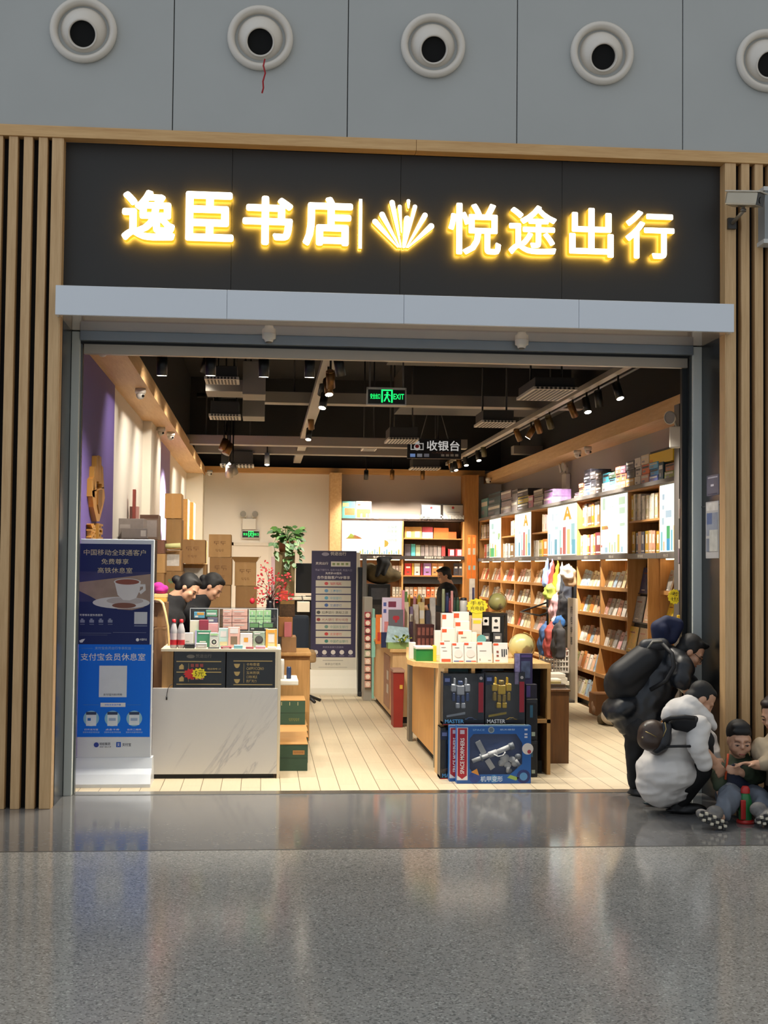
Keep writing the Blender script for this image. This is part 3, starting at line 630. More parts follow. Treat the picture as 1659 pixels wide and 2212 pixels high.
# --- right end of the counter: white slab, cabinet, cartons
SLB = c_('#d9d5cb', .03)
a = PZ(603, 1470, .74); 
solo('white_tray', MB().box(.15, .30, a.y, a.y+.55, .70, .74, SLB, .008), 'thick white tray sticking out beside the counter end', 'tray')
KR = M('#b98a50', .7, 0, .08, 12, 'kraft_board'); KR2 = M('#9a7040', .7, 0, .1, 12); GREENB = M('#2f4a38', .5, 0, .1, 8)
t = thing('side_cabinet', 'light wooden cabinet behind the green cartons', 'cabinet', (.28, 3.3, 0))
MB().box(.10, .46, 3.05, 3.75, 0, .82, LWOOD, .004).build('cabinet_body', t); MB().box(.08, .47, 3.0, 3.77, .82, .85, LWOOD, .004).build('cabinet_top', t)
MB().box(.11, .45, 3.045, 3.05, .1, .8, LWOOD, .002).build('cabinet_door', t)
def green_box(X0, X1, Y0, Y1, z, h, lab, lbl):
    t = thing('green_carton', lab, 'carton', ((X0+X1)/2, (Y0+Y1)/2, z), 'green cartons beside the counter')
    MB().box(X0, X1, Y0, Y1, z, z+h*.97, GREENB, .003).build('carton_body', t)
    m = MB().box(X0-.002, X1+.002, Y0-.002, Y1+.002, z+h*.97, z+h, KR, .002); 
    m.build('lid', t)
    m = MB()
    m.rect(X0, X1, z+h*.47, z+h*.49, Y0-.0008, M('#22382a', .5))
    if lbl: m.rect(X0+.11, X1-.025, z+h*.6, z+h*.76, Y0-.0008, M('#a97a42', .6)); scrib(m, X0+.12, X1-.035, z+h*.645, z+h*.715, Y0-.0014, M('#6a2f1c', .6), 6)
    else:
        for k in range(3): m.rect(X0+.03+k*.075, X0+.034+k*.075, z+h*.78, z+h*.92, Y0-.0008, M('#c9b98a', .6))
        scrib(m, X0+.1, X0+.2, z+h*.14, z+h*.26, Y0-.0008, M('#7d7a3e', .6), 5)
    m.build('print', t)
h = .222
green_box(.15, .382, 1.15, 1.60, 0, h, 'dark green carton with kraft lid, nearest the shop entrance', True)
green_box(.15, .40, 1.61, 2.04, 0, h, 'dark green carton with kraft lid, second from the entrance', False)
green_box(.15, .41, 2.05, 2.46, 0, h, 'dark green carton with kraft lid, third, just before the stacked one', False)
green_box(.15, .42, 2.47, 2.92, 0, h, 'dark green carton carrying another carton on top', False)
green_box(.15, .40, 2.48, 2.90, h, h+.005, 'dark green carton stacked on top of the row', False)
def carton(x0, y0, x1, y1, Y, d, lab, col='#a07a4c', z0=None, flap=False, lblc=None, skew=0, mark=None, grp='cardboard cartons behind the counter'):
    a, b, c, e = rc(x0, y0, x1, y1, Y); c = z0 if z0 is not None else c
    t = thing('carton', lab, 'carton', ((a+b)/2, Y+d/2, c), grp)
    m = M(col, .75, 0, .1, 10); w = b-a
    mb = MB().box(a, b, Y, Y+d, c, e, m, .004, 1); mb.build('carton_body', t)
    mb = MB().rect(a, b, c+(e-c)*.985, e-.003, Y-.001, M('#7d5c36', .7)); mid = (a+b)/2
    mb.rect(mid-.02, mid+.02, c, e, Y-.0012, M(col, .35, 0, .15, 30)); mb.build('tape', t)
    if lblc:
        plabel(MB().rect(a+w*.12, b-w*.12, c+(e-c)*.25, c+(e-c)*.8, Y-.002, M(lblc, .6, 0, .25, 30)).build('label_sheet', t), 'pale printed label')
    if mark:
        m2 = MB()
        scrib(m2, a+w*.2, a+w*.8, c+(e-c)*.54, c+(e-c)*.7, Y-.0022, M(mark[1], .7), 2+(len(mark[0]) > 2)); scrib(m2, a+w*.3, a+w*.7, c+(e-c)*.24, c+(e-c)*.35, Y-.0022, M(mark[1], .7), 3); m2.build('print', t)
    if flap:
        MB().hexa([(a, Y, e), (b, Y, e), (b, Y-.004, e), (a, Y-.004, e), (a-.05, Y-.02, e+.07), (b+.04, Y-.02, e+.07), (b+.04, Y-.024, e+.07), (a-.05, Y-.024, e+.07)], M('#8e6a3c', .7)).hexa([(b, Y, e), (b, Y+d, e), (b-.004, Y+d, e), (b-.004, Y, e), (b+.06, Y, e+.08), (b+.06, Y+d, e+.08), (b+.056, Y+d, e+.08), (b+.056, Y, e+.08)], M('#a9824e', .7)).build('flap', t)
    return t
# cartons on the cabinet right of the counter
carton(602, 1333, 632, 1376, 3.09, .3, 'orange brown carton on the wooden cabinet behind the counter end', '#9c6a3a')
o_ = carton(608, 1376, 640, 1432, 3.05, .4, 'brown carton under the orange brown one beside the counter end', '#8f6a44', z0=.85)
pack('pink_box', 'small dusty pink box leaning in front of the brown cartons', 'box', 614, 1344, 630, 1376, 3.05, .03, c_('#b9686a', .06))
for x, lab, col in ((609, 'white thermos standing on the white tray', '#d8d4cc'), (624, 'dark blue can standing on the white tray', '#253a60')):
    p = P(x, 1440, 1.35); q = MB().lathe([(0, 0), (.018, 0), (.02, .004), (.02, .09 if x == 624 else .15), (.016, .1 if x == 624 else .165), (0, .1 if x == 624 else .165)], (p.x, 1.35, .74), M(col, .35, .2), 14)
    solo('drink_can' if x == 624 else 'thermos', q, lab, 'can' if x == 624 else 'thermos')
# --- cardboard wall behind the staff.  columns at depth, each carton its own thing
MK = '#6b4a28'
for x0, x1, Y, ys, d, labs in (
    (334, 355, 6.4, (1166, 1196, 1238, 1290, 1400), .5, ('dark maroon carton highest in the column by the kiosk', 'brown carton below the maroon one by the kiosk', 'brown carton with worn tape, third down by the kiosk', 'bottom brown carton of the column by the kiosk')),
    (353, 392, 6.7, (1188, 1234, 1292, 1400), .5, ('carton with pale label sheet above the green lettered one', 'dark carton with green lettering behind the woman with the bun', 'lower carton hidden behind the seated staff')),
    (389, 445, 7.2, (1218, 1262, 1330, 1420), .5, ('carton with yellow edge and pale label over the first woman', 'carton behind the heads of the two women', 'low carton behind the two women')),
    (451, 499, 7.6, (1154, 1204, 1264, 1330, 1420), .45, ('tall stack top carton beside the white door', 'second carton of the tall stack beside the white door', 'third carton of the tall stack beside the door', 'bottom carton of the tall stack by the door')),
    (507, 553, 7.8, (1214, 1266, 1322, 1420), .45, ('open flapped carton right of the tall stack', 'carton with folded side under the open flapped one', 'bottom carton under the open flapped stack'))):
    zs = [P((x0+x1)/2, y, Y).z for y in ys]
    for i in range(len(ys)-1):
        z0 = zs[i+1] if i < len(ys)-2 else 0
        lb = {(353, 0): '#b9b3ad', (389, 0): '#bab6b0', (353, 1): None}.get((x0, i))
        mk = {(353, 1): ('绿茶', '#2f8a68'), (451, 0): ('图书', MK), (451, 1): ('图书', MK), (507, 0): ('UP', MK)}.get((x0, i))
        dx = (0, 1.5, -1.2, 1)[i % 4]
        carton(x0+dx, ys[i]+.3, x1+dx, ys[i+1], Y, d, labs[i], ('#6b4636' if x0 == 334 and i == 0 else ('#8a673e', '#937047', '#80603a', '#a07c4e')[(i+int(x0)) % 4]), z0=z0+.001 if z0 else 0.0, flap=(x0 == 507 and i == 0), lblc=lb, mark=mk)
carton(389, 1166, 443, 1217, 7.0, .45, 'brown carton tilted forward with side label above the yellow edged one', '#8c6940', mark=('图书', MK))
carton(356, 1066, 392, 1120, 6.75, .4, 'bright lit carton topmost of the left stack near the purple column', '#b98a50')
carton(358, 1121, 392, 1187, 6.75, .4, 'carton directly under the bright topmost one', '#8f6c40')
carton(395, 1078, 405, 1165, 8.8, .5, 'narrow orange carton behind the topmost stack', '#c8954a'); carton(407, 1085, 418, 1165, 9.4, .5, 'slim yellow carton standing at the back of the stacks', '#d3a552')
MB_ = MB().box(-1.08, -.83, 8.8, 9.9, 0, P(400, 1166, 8.8).z, LWOOD, .004)
solo('stock_cabinet', MB_, 'wooden stock cabinet hidden behind the cartons', 'cabinet')
# tall dark cupboard along the left wall with grey packages on top
z0 = P(300, 1163, 3.6).z
t = thing('wall_cupboard', 'tall dark cupboard along the left wall behind the kiosk', 'cupboard', (-1.3, 4.1, 0))
MB().box(-1.44, -1.15, 3.55, 4.7, 0, z0, M('#3b2f28', .6), .004).build('cupboard_body', t); MB().box(-1.43, -1.16, 3.54, 3.55, .1, z0-.05, M('#4a3b31', .5), .002).build('cupboard_door', t)
pack('grey_parcel', 'grey white parcel on the cupboard above the kiosk', 'parcel', 253, 1120, 310, 1163, 3.7, .5, c_('#8b817c', .15), [('r', .1, .5, .5, .7, c_('#a59b96')), ('r', .6, .9, .2, .35, c_('#6f6661'))], z0)
pack('grey_parcel', 'flat grey parcel in front of the taller one on the cupboard', 'parcel', 262, 1141, 318, 1163, 3.58, .1, c_('#7f7672', .1), [('r', .75, .95, .2, .8, c_('#b4aca6'))], z0)
pack('brown_parcel', 'brown edged parcel with pale side above the kiosk right corner', 'parcel', 302, 1112, 342, 1158, 4.1, .34, c_('#7c6658', .12), [('r', .08, .92, .1, .78, c_('#9a8f8a')), ('r', 0, 1, .85, 1, c_('#5d4030'))], z0)
pack('red_folder', 'narrow red folder standing on the parcels', 'folder', 286, 1057, 292, 1120, 4.45, .1, c_('#7d352c', .1), None, z0)
pack('pink_folder', 'short pink folder beside the red one on the parcels', 'folder', 280, 1094, 299, 1120, 4.56, .1, c_('#b98a80', .1), None, z0)
p = P(372, 1172, 6.55)
solo('rolled_paper', MB().cyl((P(352, 1180, 6.6)), (P(390, 1178, 6.6)), .03, .03, M('#c5c489', .7), 12), 'pale green paper roll lying on the labelled carton', 'paper roll')
# chair, carton, books and magenta hat beside the kiosk
carton(332, 1302, 358, 1355, 1.35, .35, 'brown carton under the wooden chair arm beside the kiosk', '#7d5c3a', grp='cartons beside the kiosk'); carton(332, 1356, 359, 1412, 1.3, .4, 'brown carton with white label under another beside the kiosk', '#7a5a3a', z0=.0, lblc=None, grp='cartons beside the kiosk')
t = thing('wooden_chair', 'pale bentwood chair back beside the kiosk', 'chair', (-.78, 1.2, 0))
pts = [P(334, 1297, 1.28), P(346, 1298, 1.24), P(352, 1304, 1.22), P(357, 1325, 1.2), P(362, 1352, 1.2), P(366, 1400, 1.2)]
MB().tube(pts+[V(pts[-1].x+.02, 1.2, 0)], .012, WOOD('#c9a868', '#dcc088', 'z', .4, 'pale_wood'), 8).build('back_frame', t)
MB().box(-1.05, -.82, 1.52, 1.7, .43, .46, LWOOD, .008).build('seat', t); MB().cyl((-1.0, 1.6, 0), (-1.0, 1.6, .43), .014, .016, LWOOD, 8).build('leg', t)
pack('book', 'orange cream book lying under the magenta hat', 'book', 333, 1283, 360, 1291, 1.3, .15, c_('#d9b877', .06)); pack('book', 'yellow book at the bottom below the magenta hat', 'book', 333, 1291.5, 359, 1300, 1.3, .15, c_('#d8a24a', .06))
p = P(347, 1283, 1.36); o = blob('magenta_hat', [('e', p+V(0, 0, .03), (.062, .06, .035)), ('e', p+V(-.02, 0, .06), (.05, .05, .04)), ('e', p+V(.035, -.01, .045), (.03, .04, .03))], .008, M('#a8207a', .9, 0, .15, 30), None, p, 3)
tag(o, 'magenta knitted hat lying on the books beside the kiosk', 'hat')
# --- left wall dressing
struct('wall_panel_left', MB().box(-1.46, -1.445, .25, 3.02, 0, 3.4, M('#5a4a86', .6, 0, .05, 2, 'purple_paint')))
struct('pillar_left', MB().box(-1.46, -1.36, 6.2, 7.7, 0, 3.4, M('#dfd5c6', .6, 0, .03, 2)).box(-1.46, -1.15, 15.3, 15.95, 0, 3.4, M('#e0d6c2', .6, 0, .03, 2)))
struct('wall_panel_back_left', MB().box(-1.46, -1.44, 8.2, 10.6, 0, 3.4, M('#8d7fb2', .5, 0, .05, 2)))
GLD = M('#d9a04c', .3, .7, .1, 8, 'gold_relief')
t = thing('gold_wall_emblem', 'gold relief of a raised hand above gold characters on the purple wall', 'wall emblem', (-1.43, 1.7, 1.9))
def wl(px, py): q = PX(px, py, -1.42); return (q.y, q.z)
for pts in (((205, 985), (209, 984), (210, 1040), (204, 1040)), ((210, 984), (215, 987), (216, 1045), (210, 1045)), ((200, 1008), (204, 1006), (205, 1060), (198, 1062)), ((216, 1005), (219, 1010), (221, 1055), (216, 1055)), ((195, 1035), (199, 1030), (201, 1075), (194, 1072)),
            ((195, 1060), (221, 1052), (223, 1075), (219, 1095), (211, 1126), (205, 1126), (198, 1095))):
    MB().prism([wl(*q) for q in pts], -1.445, -1.405, GLD, 'x').build('relief_piece', t)
MB().prism([wl(*q) for q in ((207, 1060), (216, 1058), (215, 1090), (209, 1110), (206, 1090))], -1.404, -1.398, M('#8a5a1e', .4, .4), 'x').build('relief_core', t)
Mw = lambda y, z: Matrix(((0, 0, 1, -1.42), (1, 0, 0, y), (0, 1, 0, z), (0, 0, 0, 1)))
for ch, px in (('逸', 197), ('臣', 213)):
    q = wl(px, 1148); MB().text(ch, 0, 0, .13, 0, GLD, w=.32, bold=.02, ex=.02, mat=Mw(*q)).build('letter', t)
# white door, exit sign, emergency lamp on the back wall
YB = 15.95
x0, x1, z0, z1 = rc(497, 1172, 586, 1300, YB)
struct('door_1', MB().box(x0+.05, x1-.05, YB-.035, YB-.005, 0, z1-.06, M('#d5cabb', .5, 0, .03, 2), .003)); struct('trim_13', MB().box(x0, x0+.06, YB-.05, YB-.002, 0, z1, M('#cfc5b6', .5)).box(x1-.06, x1, YB-.05, YB-.002, 0, z1, M('#cfc5b6', .5)).box(x0, x1, YB-.05, YB-.002, z1-.06, z1, M('#cfc5b6', .5)))
EXITG = EM('#14f06a', 1.8, 'exit_green')
def exit_sign(x0, y0, x1, y1, Y, lab, words, hang=None):
    a, b, c, d = rc(x0, y0, x1, y1, Y); w = b-a; h = d-c
    t = thing('exit_sign', lab, 'exit sign', ((a+b)/2, Y+.02, c))
    MB().box(a, b, Y, Y+.04, c, d, M('#0b0d0c', .3), .003).build('sign_face', t)
    MB().box(a-.008, b+.008, Y-.004, Y+.045, d-.012, d+.008, M('#bdbcb6', .4)).box(a-.008, b+.008, Y-.004, Y+.045, c-.006, c+.006, M('#bdbcb6', .4)).box(a-.008, a+.004, Y-.004, Y+.045, c, d, M('#bdbcb6', .4)).box(b-.004, b+.008, Y-.004, Y+.045, c, d, M('#bdbcb6', .4)).build('sign_frame', t)
    m = MB(); f = lambda u, v: (a+w*u, Y-.006, c+h*v)
    for (u0, u1, v0, v1) in ((.36, .4, .12, .9), (.62, .66, .12, .9), (.36, .66, .84, .92)): m.quad([f(u0, v0), f(u1, v0), f(u1, v1), f(u0, v1)], EXITG)
    m.disc(a+w*.52, c+h*.73, h*.07, Y-.006, EXITG, 10)
    for pl in (((.47, .45), (.53, .42), (.555, .64), (.5, .66)), ((.43, .6), (.445, .55), (.5, .6), (.5, .65)), ((.55, .6), (.6, .52), (.61, .56), (.555, .65)), ((.47, .46), (.51, .44), (.455, .18), (.42, .2)), ((.51, .46), (.54, .42), (.57, .3), (.6, .16), (.555, .16), (.54, .28))): m.quad([f(*q) for q in pl], EXITG)
    m.text(words[0], a+w*.2, c+h*.5, h*.34, Y-.006, EXITG, w=w*.26, bold=.01); m.text(words[1], a+w*.82, c+h*.5, h*.34, Y-.006, EXITG, w=w*.28, bold=.01); m.build('lit_symbols', t)
    if hang: 
        for u in (.06, .94): MB().cyl((a+w*u, Y+.02, d), (a+w*u, Y+.02, hang), .008, .008, M('#3a3936', .5), 8).build('hanger_rod', t)
    return t
exit_sign(523, 1146, 560, 1162, YB-.06, 'small green exit sign below the twin lamps on the cream back wall', ('安全', '出口'))
def twin_lamp(o, ax, lab, s=1.0):          # white emergency lamp; ax = outward direction in plan
    ax = V(*ax).normalized(); sd = V(-ax.y, ax.x, 0); M4 = Matrix(((sd.x, -ax.x, 0, o[0]), (sd.y, -ax.y, 0, o[1]), (0, 0, 1, o[2]), (0, 0, 0, 1))) @ Matrix.Scale(s, 4)
    t = thing('emergency_lamp', lab, 'emergency light', o, 'white twin head emergency lights'); w = M('#d9d3c8', .4, 0, .02, 3)
    MB().box(-.13, .13, -.07, -.005, 0, .21, w, .012).xf(M4).build('battery_box', t)
    for s2 in (-1, 1):
        lh = MB().lathe([(.015, 0), (.06, .02), (.068, .045), (.06, .05)], (s2*.1, -.06, .3), w, 16, (s2*.25, -1, -.15)).cyl((s2*.06, -.03, .2), (s2*.1, -.045, .29), .012, .012, w, 8).xf(M4).build('lamp_head', t)
        MB().lathe([(0, .046), (.058, .047)], (s2*.1, -.06, .3), M('#8e8c88', .2), 16, (s2*.25, -1, -.15)).xf(M4).build('lens', lh)
q = P(538, 1144, YB-.01); twin_lamp((q.x, YB-.01, q.z), (0, -1, 0), 'white twin head emergency light above the exit sign on the back wall')
# cash desk, monitor, plant, flowers
t = thing('cash_desk', 'white topped cash desk behind the standing kiosk', 'desk', (.4, 9.2, 0))
zd = P(655, 1290, 8.7).z
MB().box(.0, 1.25, 8.7, 9.7, zd-.04, zd, M('#c9c0ae', .4), .006).build('desk_top', t); MB().box(.05, 1.2, 8.85, 9.6, 0, zd-.04, M('#1b1918', .6)).build('desk_body', t)
x0, x1, z0, z1 = rc(639, 1217, 720, 1286, 9.0)
t = thing('computer_monitor', 'black computer monitor on the cash desk half behind the standing kiosk', 'monitor', ((x0+x1)/2, 9.05, zd))
MB().box(x0, x1, 9.0, 9.04, z0+.03, z1, M('#0b0b0d', .3), .006).build('screen_back', t); MB().box((x0+x1)/2-.04, (x0+x1)/2+.04, 9.03, 9.07, zd, z0+.2, M('#111', .4)).box((x0+x1)/2-.12, (x0+x1)/2+.12, 8.95, 9.15, zd, zd+.012, M('#111', .4)).build('stand', t)
solo('desk_cable', MB().tube([P(652, 1287, 8.69), P(655, 1300, 8.68), P(650, 1318, 8.68), P(644, 1324, 8.68)], .008, M('#26221f', .6), 6), 'dark cable hanging down the cash desk front', 'cable')
pack('paper_tray', 'white paper tray sticking out below the monitor', 'tray', 642, 1300, 669, 1322, 8.5, .19, c_('#d6cdb9', .03))
x0, x1, z0, z1 = rc(592, 1195, 636, 1262, 8.6)
carton(592, 1192, 637, 1262, 8.7, .3, 'dull green brown carton under the trailing plant', '#6a5a38', z0=zd, grp='cartons by the cash desk')
LEAF = M('#2c4f20', .5, 0, .35, 12, 'leaf_green'); LEAF2 = M('#44682a', .5, 0, .3, 12)
def leaf(mb, p, d, L, w, m):
    d = d.normalized(); s = d.cross(V(0, -.7, .7)); s = s.normalized() if s.length > .01 else V(1, 0, 0); n = d.cross(s)
    a = [p, p+d*L*.35+s*w+n*w*.2, p+d*L*.75+s*w*.7, p+d*L-V(0, 0, L*.15), p+d*L*.75-s*w*.7, p+d*L*.35-s*w+n*w*.2]; mb.quad([a[0], a[1], a[2], a[3]], m, True); mb.quad([a[0], a[3], a[4], a[5]], m, True)
zc = P(614, 1192, 8.7).z; c0 = V(P(618, 1190, 8.75).x, 8.8, zc)
t = thing('potted_plant', 'trailing green pothos plant on a carton beside the monitor', 'plant', c0)
MB().lathe([(0, 0), (.09, 0), (.12, .14), (.125, .15), (.11, .15), (.1, .12), (0, .12)], c0, M('#6b4326', .6), 18).build('pot', t)
mb = MB(); mst = MB()
for k in range(46):
    a = R.uniform(0, 2*PI); r = R.uniform(.06, .17); top = c0+V(math.cos(a)*r, math.sin(a)*r, .15+R.uniform(.05, .2)); mst.tube([c0+V(0, 0, .13), (c0+V(0, 0, .13)+top)/2+V(0, 0, .04), top], .004, LEAF, 4)
    leaf(mb, top, V(math.cos(a), math.sin(a), R.uniform(-.5, .5)), R.uniform(.09, .15), R.uniform(.03, .045), LEAF if k % 3 else LEAF2)
for (px, n) in ((-.2, 5), (-.12, 3), (.05, 7), (.12, 8), (.19, 6), (.22, 4), (.0, 9)):
    p = c0+V(px*.6, -.1, .16); pts = [p]
    for k in range(n): p = p+V((px*.12 if k < 2 else R.uniform(-.015, .015)), -.035 if k < 3 else 0, -.055 if k else .02); pts.append(p)
    mst.tube(pts, .004, LEAF, 4)
    for q in pts[1:]:
        leaf(mb, q, V(R.uniform(-1, 1), -.4, R.uniform(-.8, .1)), R.uniform(.07, .12), R.uniform(.025, .04), LEAF if R.random() < .6 else LEAF2)
mst.build('stems', t); mb.build('leaves', t)
# red flower sprays in a dark vase on a tall cabinet
zf = P(592, 1335, 2.6).z
t = thing('tall_stand', 'dark narrow cabinet carrying the red flowers behind the counter', 'cabinet', (-.08, 2.65, 0))
MB().box(-.25, .1, 2.45, 2.9, 0, zf-.02, M('#2a211c', .6), .004).build('stand_body', t); MB().box(-.27, .12, 2.43, 2.92, zf-.02, zf, M('#3a2e26', .5), .003).build('stand_top', t)
v0 = V(P(583, 1335, 2.6).x, 2.6, zf)
t = thing('flower_arrangement', 'bright red artificial flower sprays in a dark vase behind the counter', 'flowers', v0)
MB().lathe([(0, 0), (.035, 0), (.045, .06), (.03, .13), (.036, .17), (.03, .17), (.024, .12)], v0, M('#1d1a1d', .2), 16).build('vase', t)
RED = M('#c0182a', .6, 0, .25, 30); st = MB(); fl = MB()
for (px, py) in ((571, 1222), (580, 1235), (562, 1250), (556, 1262), (597, 1240), (590, 1252), (585, 1262), (578, 1275), (565, 1282), (600, 1262), (610, 1250), (618, 1262), (624, 1246), (614, 1275), (626, 1285), (595, 1285), (605, 1292), (570, 1300), (588, 1300), (560, 1295)):
    tip = P(px, py, 2.6+R.uniform(-.1, .08)); st.tube([v0+V(0, 0, .15), (v0+V(0, 0, .2)+tip)/2+V(R.uniform(-.02, .02), 0, .02), tip], .003, M('#4a2418', .7), 4)
    for k in range(9):
        q = tip+V(R.uniform(-.035, .035), R.uniform(-.02, .02), R.uniform(-.04, .035)); d = V(R.uniform(-1, 1), R.uniform(-1, .3), R.uniform(-.4, 1))
        leaf(fl, q, d, R.uniform(.02, .034), R.uniform(.008, .014), RED)
st.build('branches', t); fl.build('blossoms', t)
solo('red_ornament', MB().sph(P(545, 1298, 2.5), .024, .02, .028, M('#cf2338', .5), 14, 10).tube([P(545, 1292, 2.5), P(552, 1282, 2.52)], .002, M('#802', .6), 4), 'round red paper ornament hanging left of the flowers', 'ornament')
pack('glitter_box', 'dark brown glittering gift box right of the red flowers', 'box', 604, 1296, 637, 1332, 3.12, .15, M('#4a341c', .4, .2, .6, 60), [('r', .05, .95, .75, .95, c_('#7d5e2c', .5))])
pack('pink_candle', 'tall pale pink tube standing behind the red flowers', 'tube', 586, 1202, 594, 1240, 2.85, .03, c_('#e3c2c0', .04), None, zf)
pack('red_packet', 'orange red packet beside the gift box behind the flowers', 'packet', 606, 1276, 622, 1296, 3.16, .04, c_('#c8442c', .1), None)
# dark office chair and tan stool beside the standing kiosk
t = thing('office_chair', 'dark blue office chair left of the standing kiosk', 'office chair', (.52, 6.6, 0))
x0, x1, z0, z1 = rc(634, 1330, 672, 1405, 6.6)
MB().box(x0-.1, x1-.02, 6.75, 6.85, z0-.05, z1, M('#16202e', .8), .04).build('backrest', t); x0, x1, z0, z1 = rc(640, 1395, 676, 1432, 6.2)
MB().box(x0-.15, x1+.04, 6.2, 6.75, z0, z0+.13, M('#8c6f48', .8), .03).build('seat', t); MB().cyl((x0+.12, 6.5, .12), (x0+.12, 6.5, z0), .03, .03, M('#111', .4), 10).build('column', t)
mb = MB()
for k in range(5): a = 2*PI*k/5+.3; mb.tube([(x0+.12, 6.5, .12), (x0+.12+.2*math.cos(a), 6.5+.2*math.sin(a), .04)], .02, M('#101010', .5), 6)
mb.build('star_base', t)
t = thing('wooden_stool', 'tan wooden box stool in front of the dark office chair', 'stool', (.42, 5.0, 0))
x0, x1, z0, z1 = rc(640, 1412, 656, 1500, 4.4); MB().box(x0-.1, x1, 4.4, 4.8, 0, z1, M('#a5885e', .6), .006).build('stool_box', t); MB().box(x0-.11, x1+.01, 4.38, 4.82, z1, z1+.03, M('#b89a6c', .6), .006).build('seat', t)
# ================= middle of the shop =================
KB = M('#d9d2c0', .4, 0, .02, 3, 'cream_kiosk_shell')
t = kiosk('directory_kiosk', 'tall cream kiosk with purple poster listing banks, standing mid shop', 'advertising kiosk', .64, 1.272, 7.6, 7.75, 1.87, 0, .30, KB)
PUR = M('#35304d', .35, 0, .12, 8); Y = 7.748; mb = MB(); rp(mb, 672, 1190, 769, 1420, Y, PUR); rp(mb, 671, 1420, 768, 1444, Y, M('#cfc9ba', .5)); Y -= .001
lt = M('#cfc9c4', .5, 0, .02); dim = M('#8d889a', .5)
tx(mb, '悦途出行', 714, 1192, 748, 1200, Y, lt); el(mb, 703, 1197, 8, 4, Y, dim); tx(mb, '贵宾出行', 682, 1214, 709, 1220, Y, lt); rp(mb, 715, 1213, 757, 1224, Y, M('#c9c5b8', .5))
for k in range(4): rp(mb, 718+k*9.5, 1216, 724+k*9.5, 1221, Y-.001, M('#7f8d5c', .5))
tx(mb, '凭以下银行卡, 信用卡会员, 权益入口', 681, 1229, 760, 1234, Y, dim); tx(mb, '免费享VIP服务', 703, 1236, 738, 1241, Y, lt); tx(mb, '合作金融客户VIP尊享', 685, 1244, 756, 1251, Y, lt, .006)
bank = (('银联', '#b8484a'), ('工商银行', '#5b8ab0'), ('中信银行', '#5b9ab0'), ('交通银行', '#3f5f9a'), ('招商银行 携程之旅', '#4a4a4a'), ('光大银行 积分兑换', '#8a3a3a'), ('中国民生银行', '#6a8a80'), ('北京银行', '#c03a3a'), ('中国农业银行', '#3c7a70'))
for k, (s, c) in enumerate(bank):
    y = 1254+k*15.55; rp(mb, 682, y, 758, y+13, Y-.0004, M('#bdb7a8', .5)); m_ = M(c, .5)
    el(mb, 705 if len(s) < 7 else 688, y+6.5, 4.2, 3.6, Y-.001, m_, 12); tx(mb, s, 713 if len(s) < 7 else 695, y+4, 738 if len(s) < 6 else 752, y+10, Y-.001, m_)
tx(mb, '贵宾休息室为您提供', 697, 1396, 742, 1400, Y, dim)
for k in range(5): el(mb, 682+k*18.8, 1409, 5, 5, Y, lt, 14); rp(mb, 677+k*18.8, 1416, 687+k*18.8, 1417.2, Y, dim)
tx(mb, '尊享出行服务', 702, 1432, 736, 1437, Y, M('#77736a', .5)); rp(mb, 688, 1441, 750, 1442, Y, M('#9a968c', .5)); rp(mb, 697, 1426, 741, 1427.5, Y, M('#9a968c', .5))
plabel(mb.build('poster', t), 'dark purple poster with nine pale strips')
# black security gate, luggage stand, hanging card rack
t = thing('security_gate', 'black upright security gate right of the standing kiosk', 'security gate', (1.45, 7.6, 0))
x0, x1, z0, z1 = rc(774, 1225, 784, 1500, 7.5); MB().box(x0, x1, 7.5, 7.9, 0, z1, M('#0f1010', .3), .01).build('gate_panel', t); MB().box(x0+.01, x1+.06, 7.45, 7.95, 0, .06, M('#151515', .5), .01).build('gate_foot', t)
x0, x1, z0, z1 = rc(783, 1198, 792, 1300, 7.4); MB().box(x0, x1, 7.4, 7.46, .06, z1, M('#76736c', .35, .7), .004).build('metal_post', t)
x0, x1, z0, z1 = rc(795, 1262, 843, 1345, 7.6)
t = thing('black_display_stand', 'black counter display stand under the camouflage bag', 'display stand', ((x0+x1)/2, 7.8, 0))
MB().box(x0, x1, 7.6, 8.1, 0, z1, M('#131313', .5), .006).build('stand_body', t); MB().box(x0+.04, x1-.04, 7.595, 7.6, z1-.2, z1-.05, M('#4a4a4e', .3, 0, .4, 20)).build('front_card', t); MB().box(x0+.05, x1-.05, 7.594, 7.6, z1-.4, z1-.27, M('#3a3632', .4, 0, .5, 25)).build('lower_card', t)
p = P(822, 1238, 7.75); CAMO = M('#5a4c30', .9, 0, .8, 14, 'camouflage_cloth')
o = blob('camouflage_bag', [('e', p+V(0, 0, -.02), (.22, .16, .13)), ('e', p+V(.14, 0, -.03), (.14, .12, .09)), ('e', p+V(-.14, 0, .02), (.1, .12, .12)), ('e', p+V(.05, -.03, .1), (.1, .1, .08))], .02, CAMO, None, p-V(0, 0, .15), 3); tag(o, 'camouflage cloth bag lying on the black display stand', 'bag')
o = blob('black_cloth', [('c', p+V(-.02, -.12, .17), p+V(.13, -.1, .2), .05, .025), ('c', p+V(.0, -.14, .15), p+V(-.06, -.17, -.03), .05, .03), ('c', p+V(.06, -.12, .12), p+V(.03, -.16, -.01), .05, .03), ('e', p+V(.03, -.12, .13), (.09, .06, .07))], .014, M('#121212', .8), None, p, 2); tag(o, 'crumpled black cloth draped over the camouflage bag', 'cloth')
t = thing('card_rack', 'narrow grey rack of small red packets beside the wooden counter', 'display rack', (1.66, 7.0, 0))
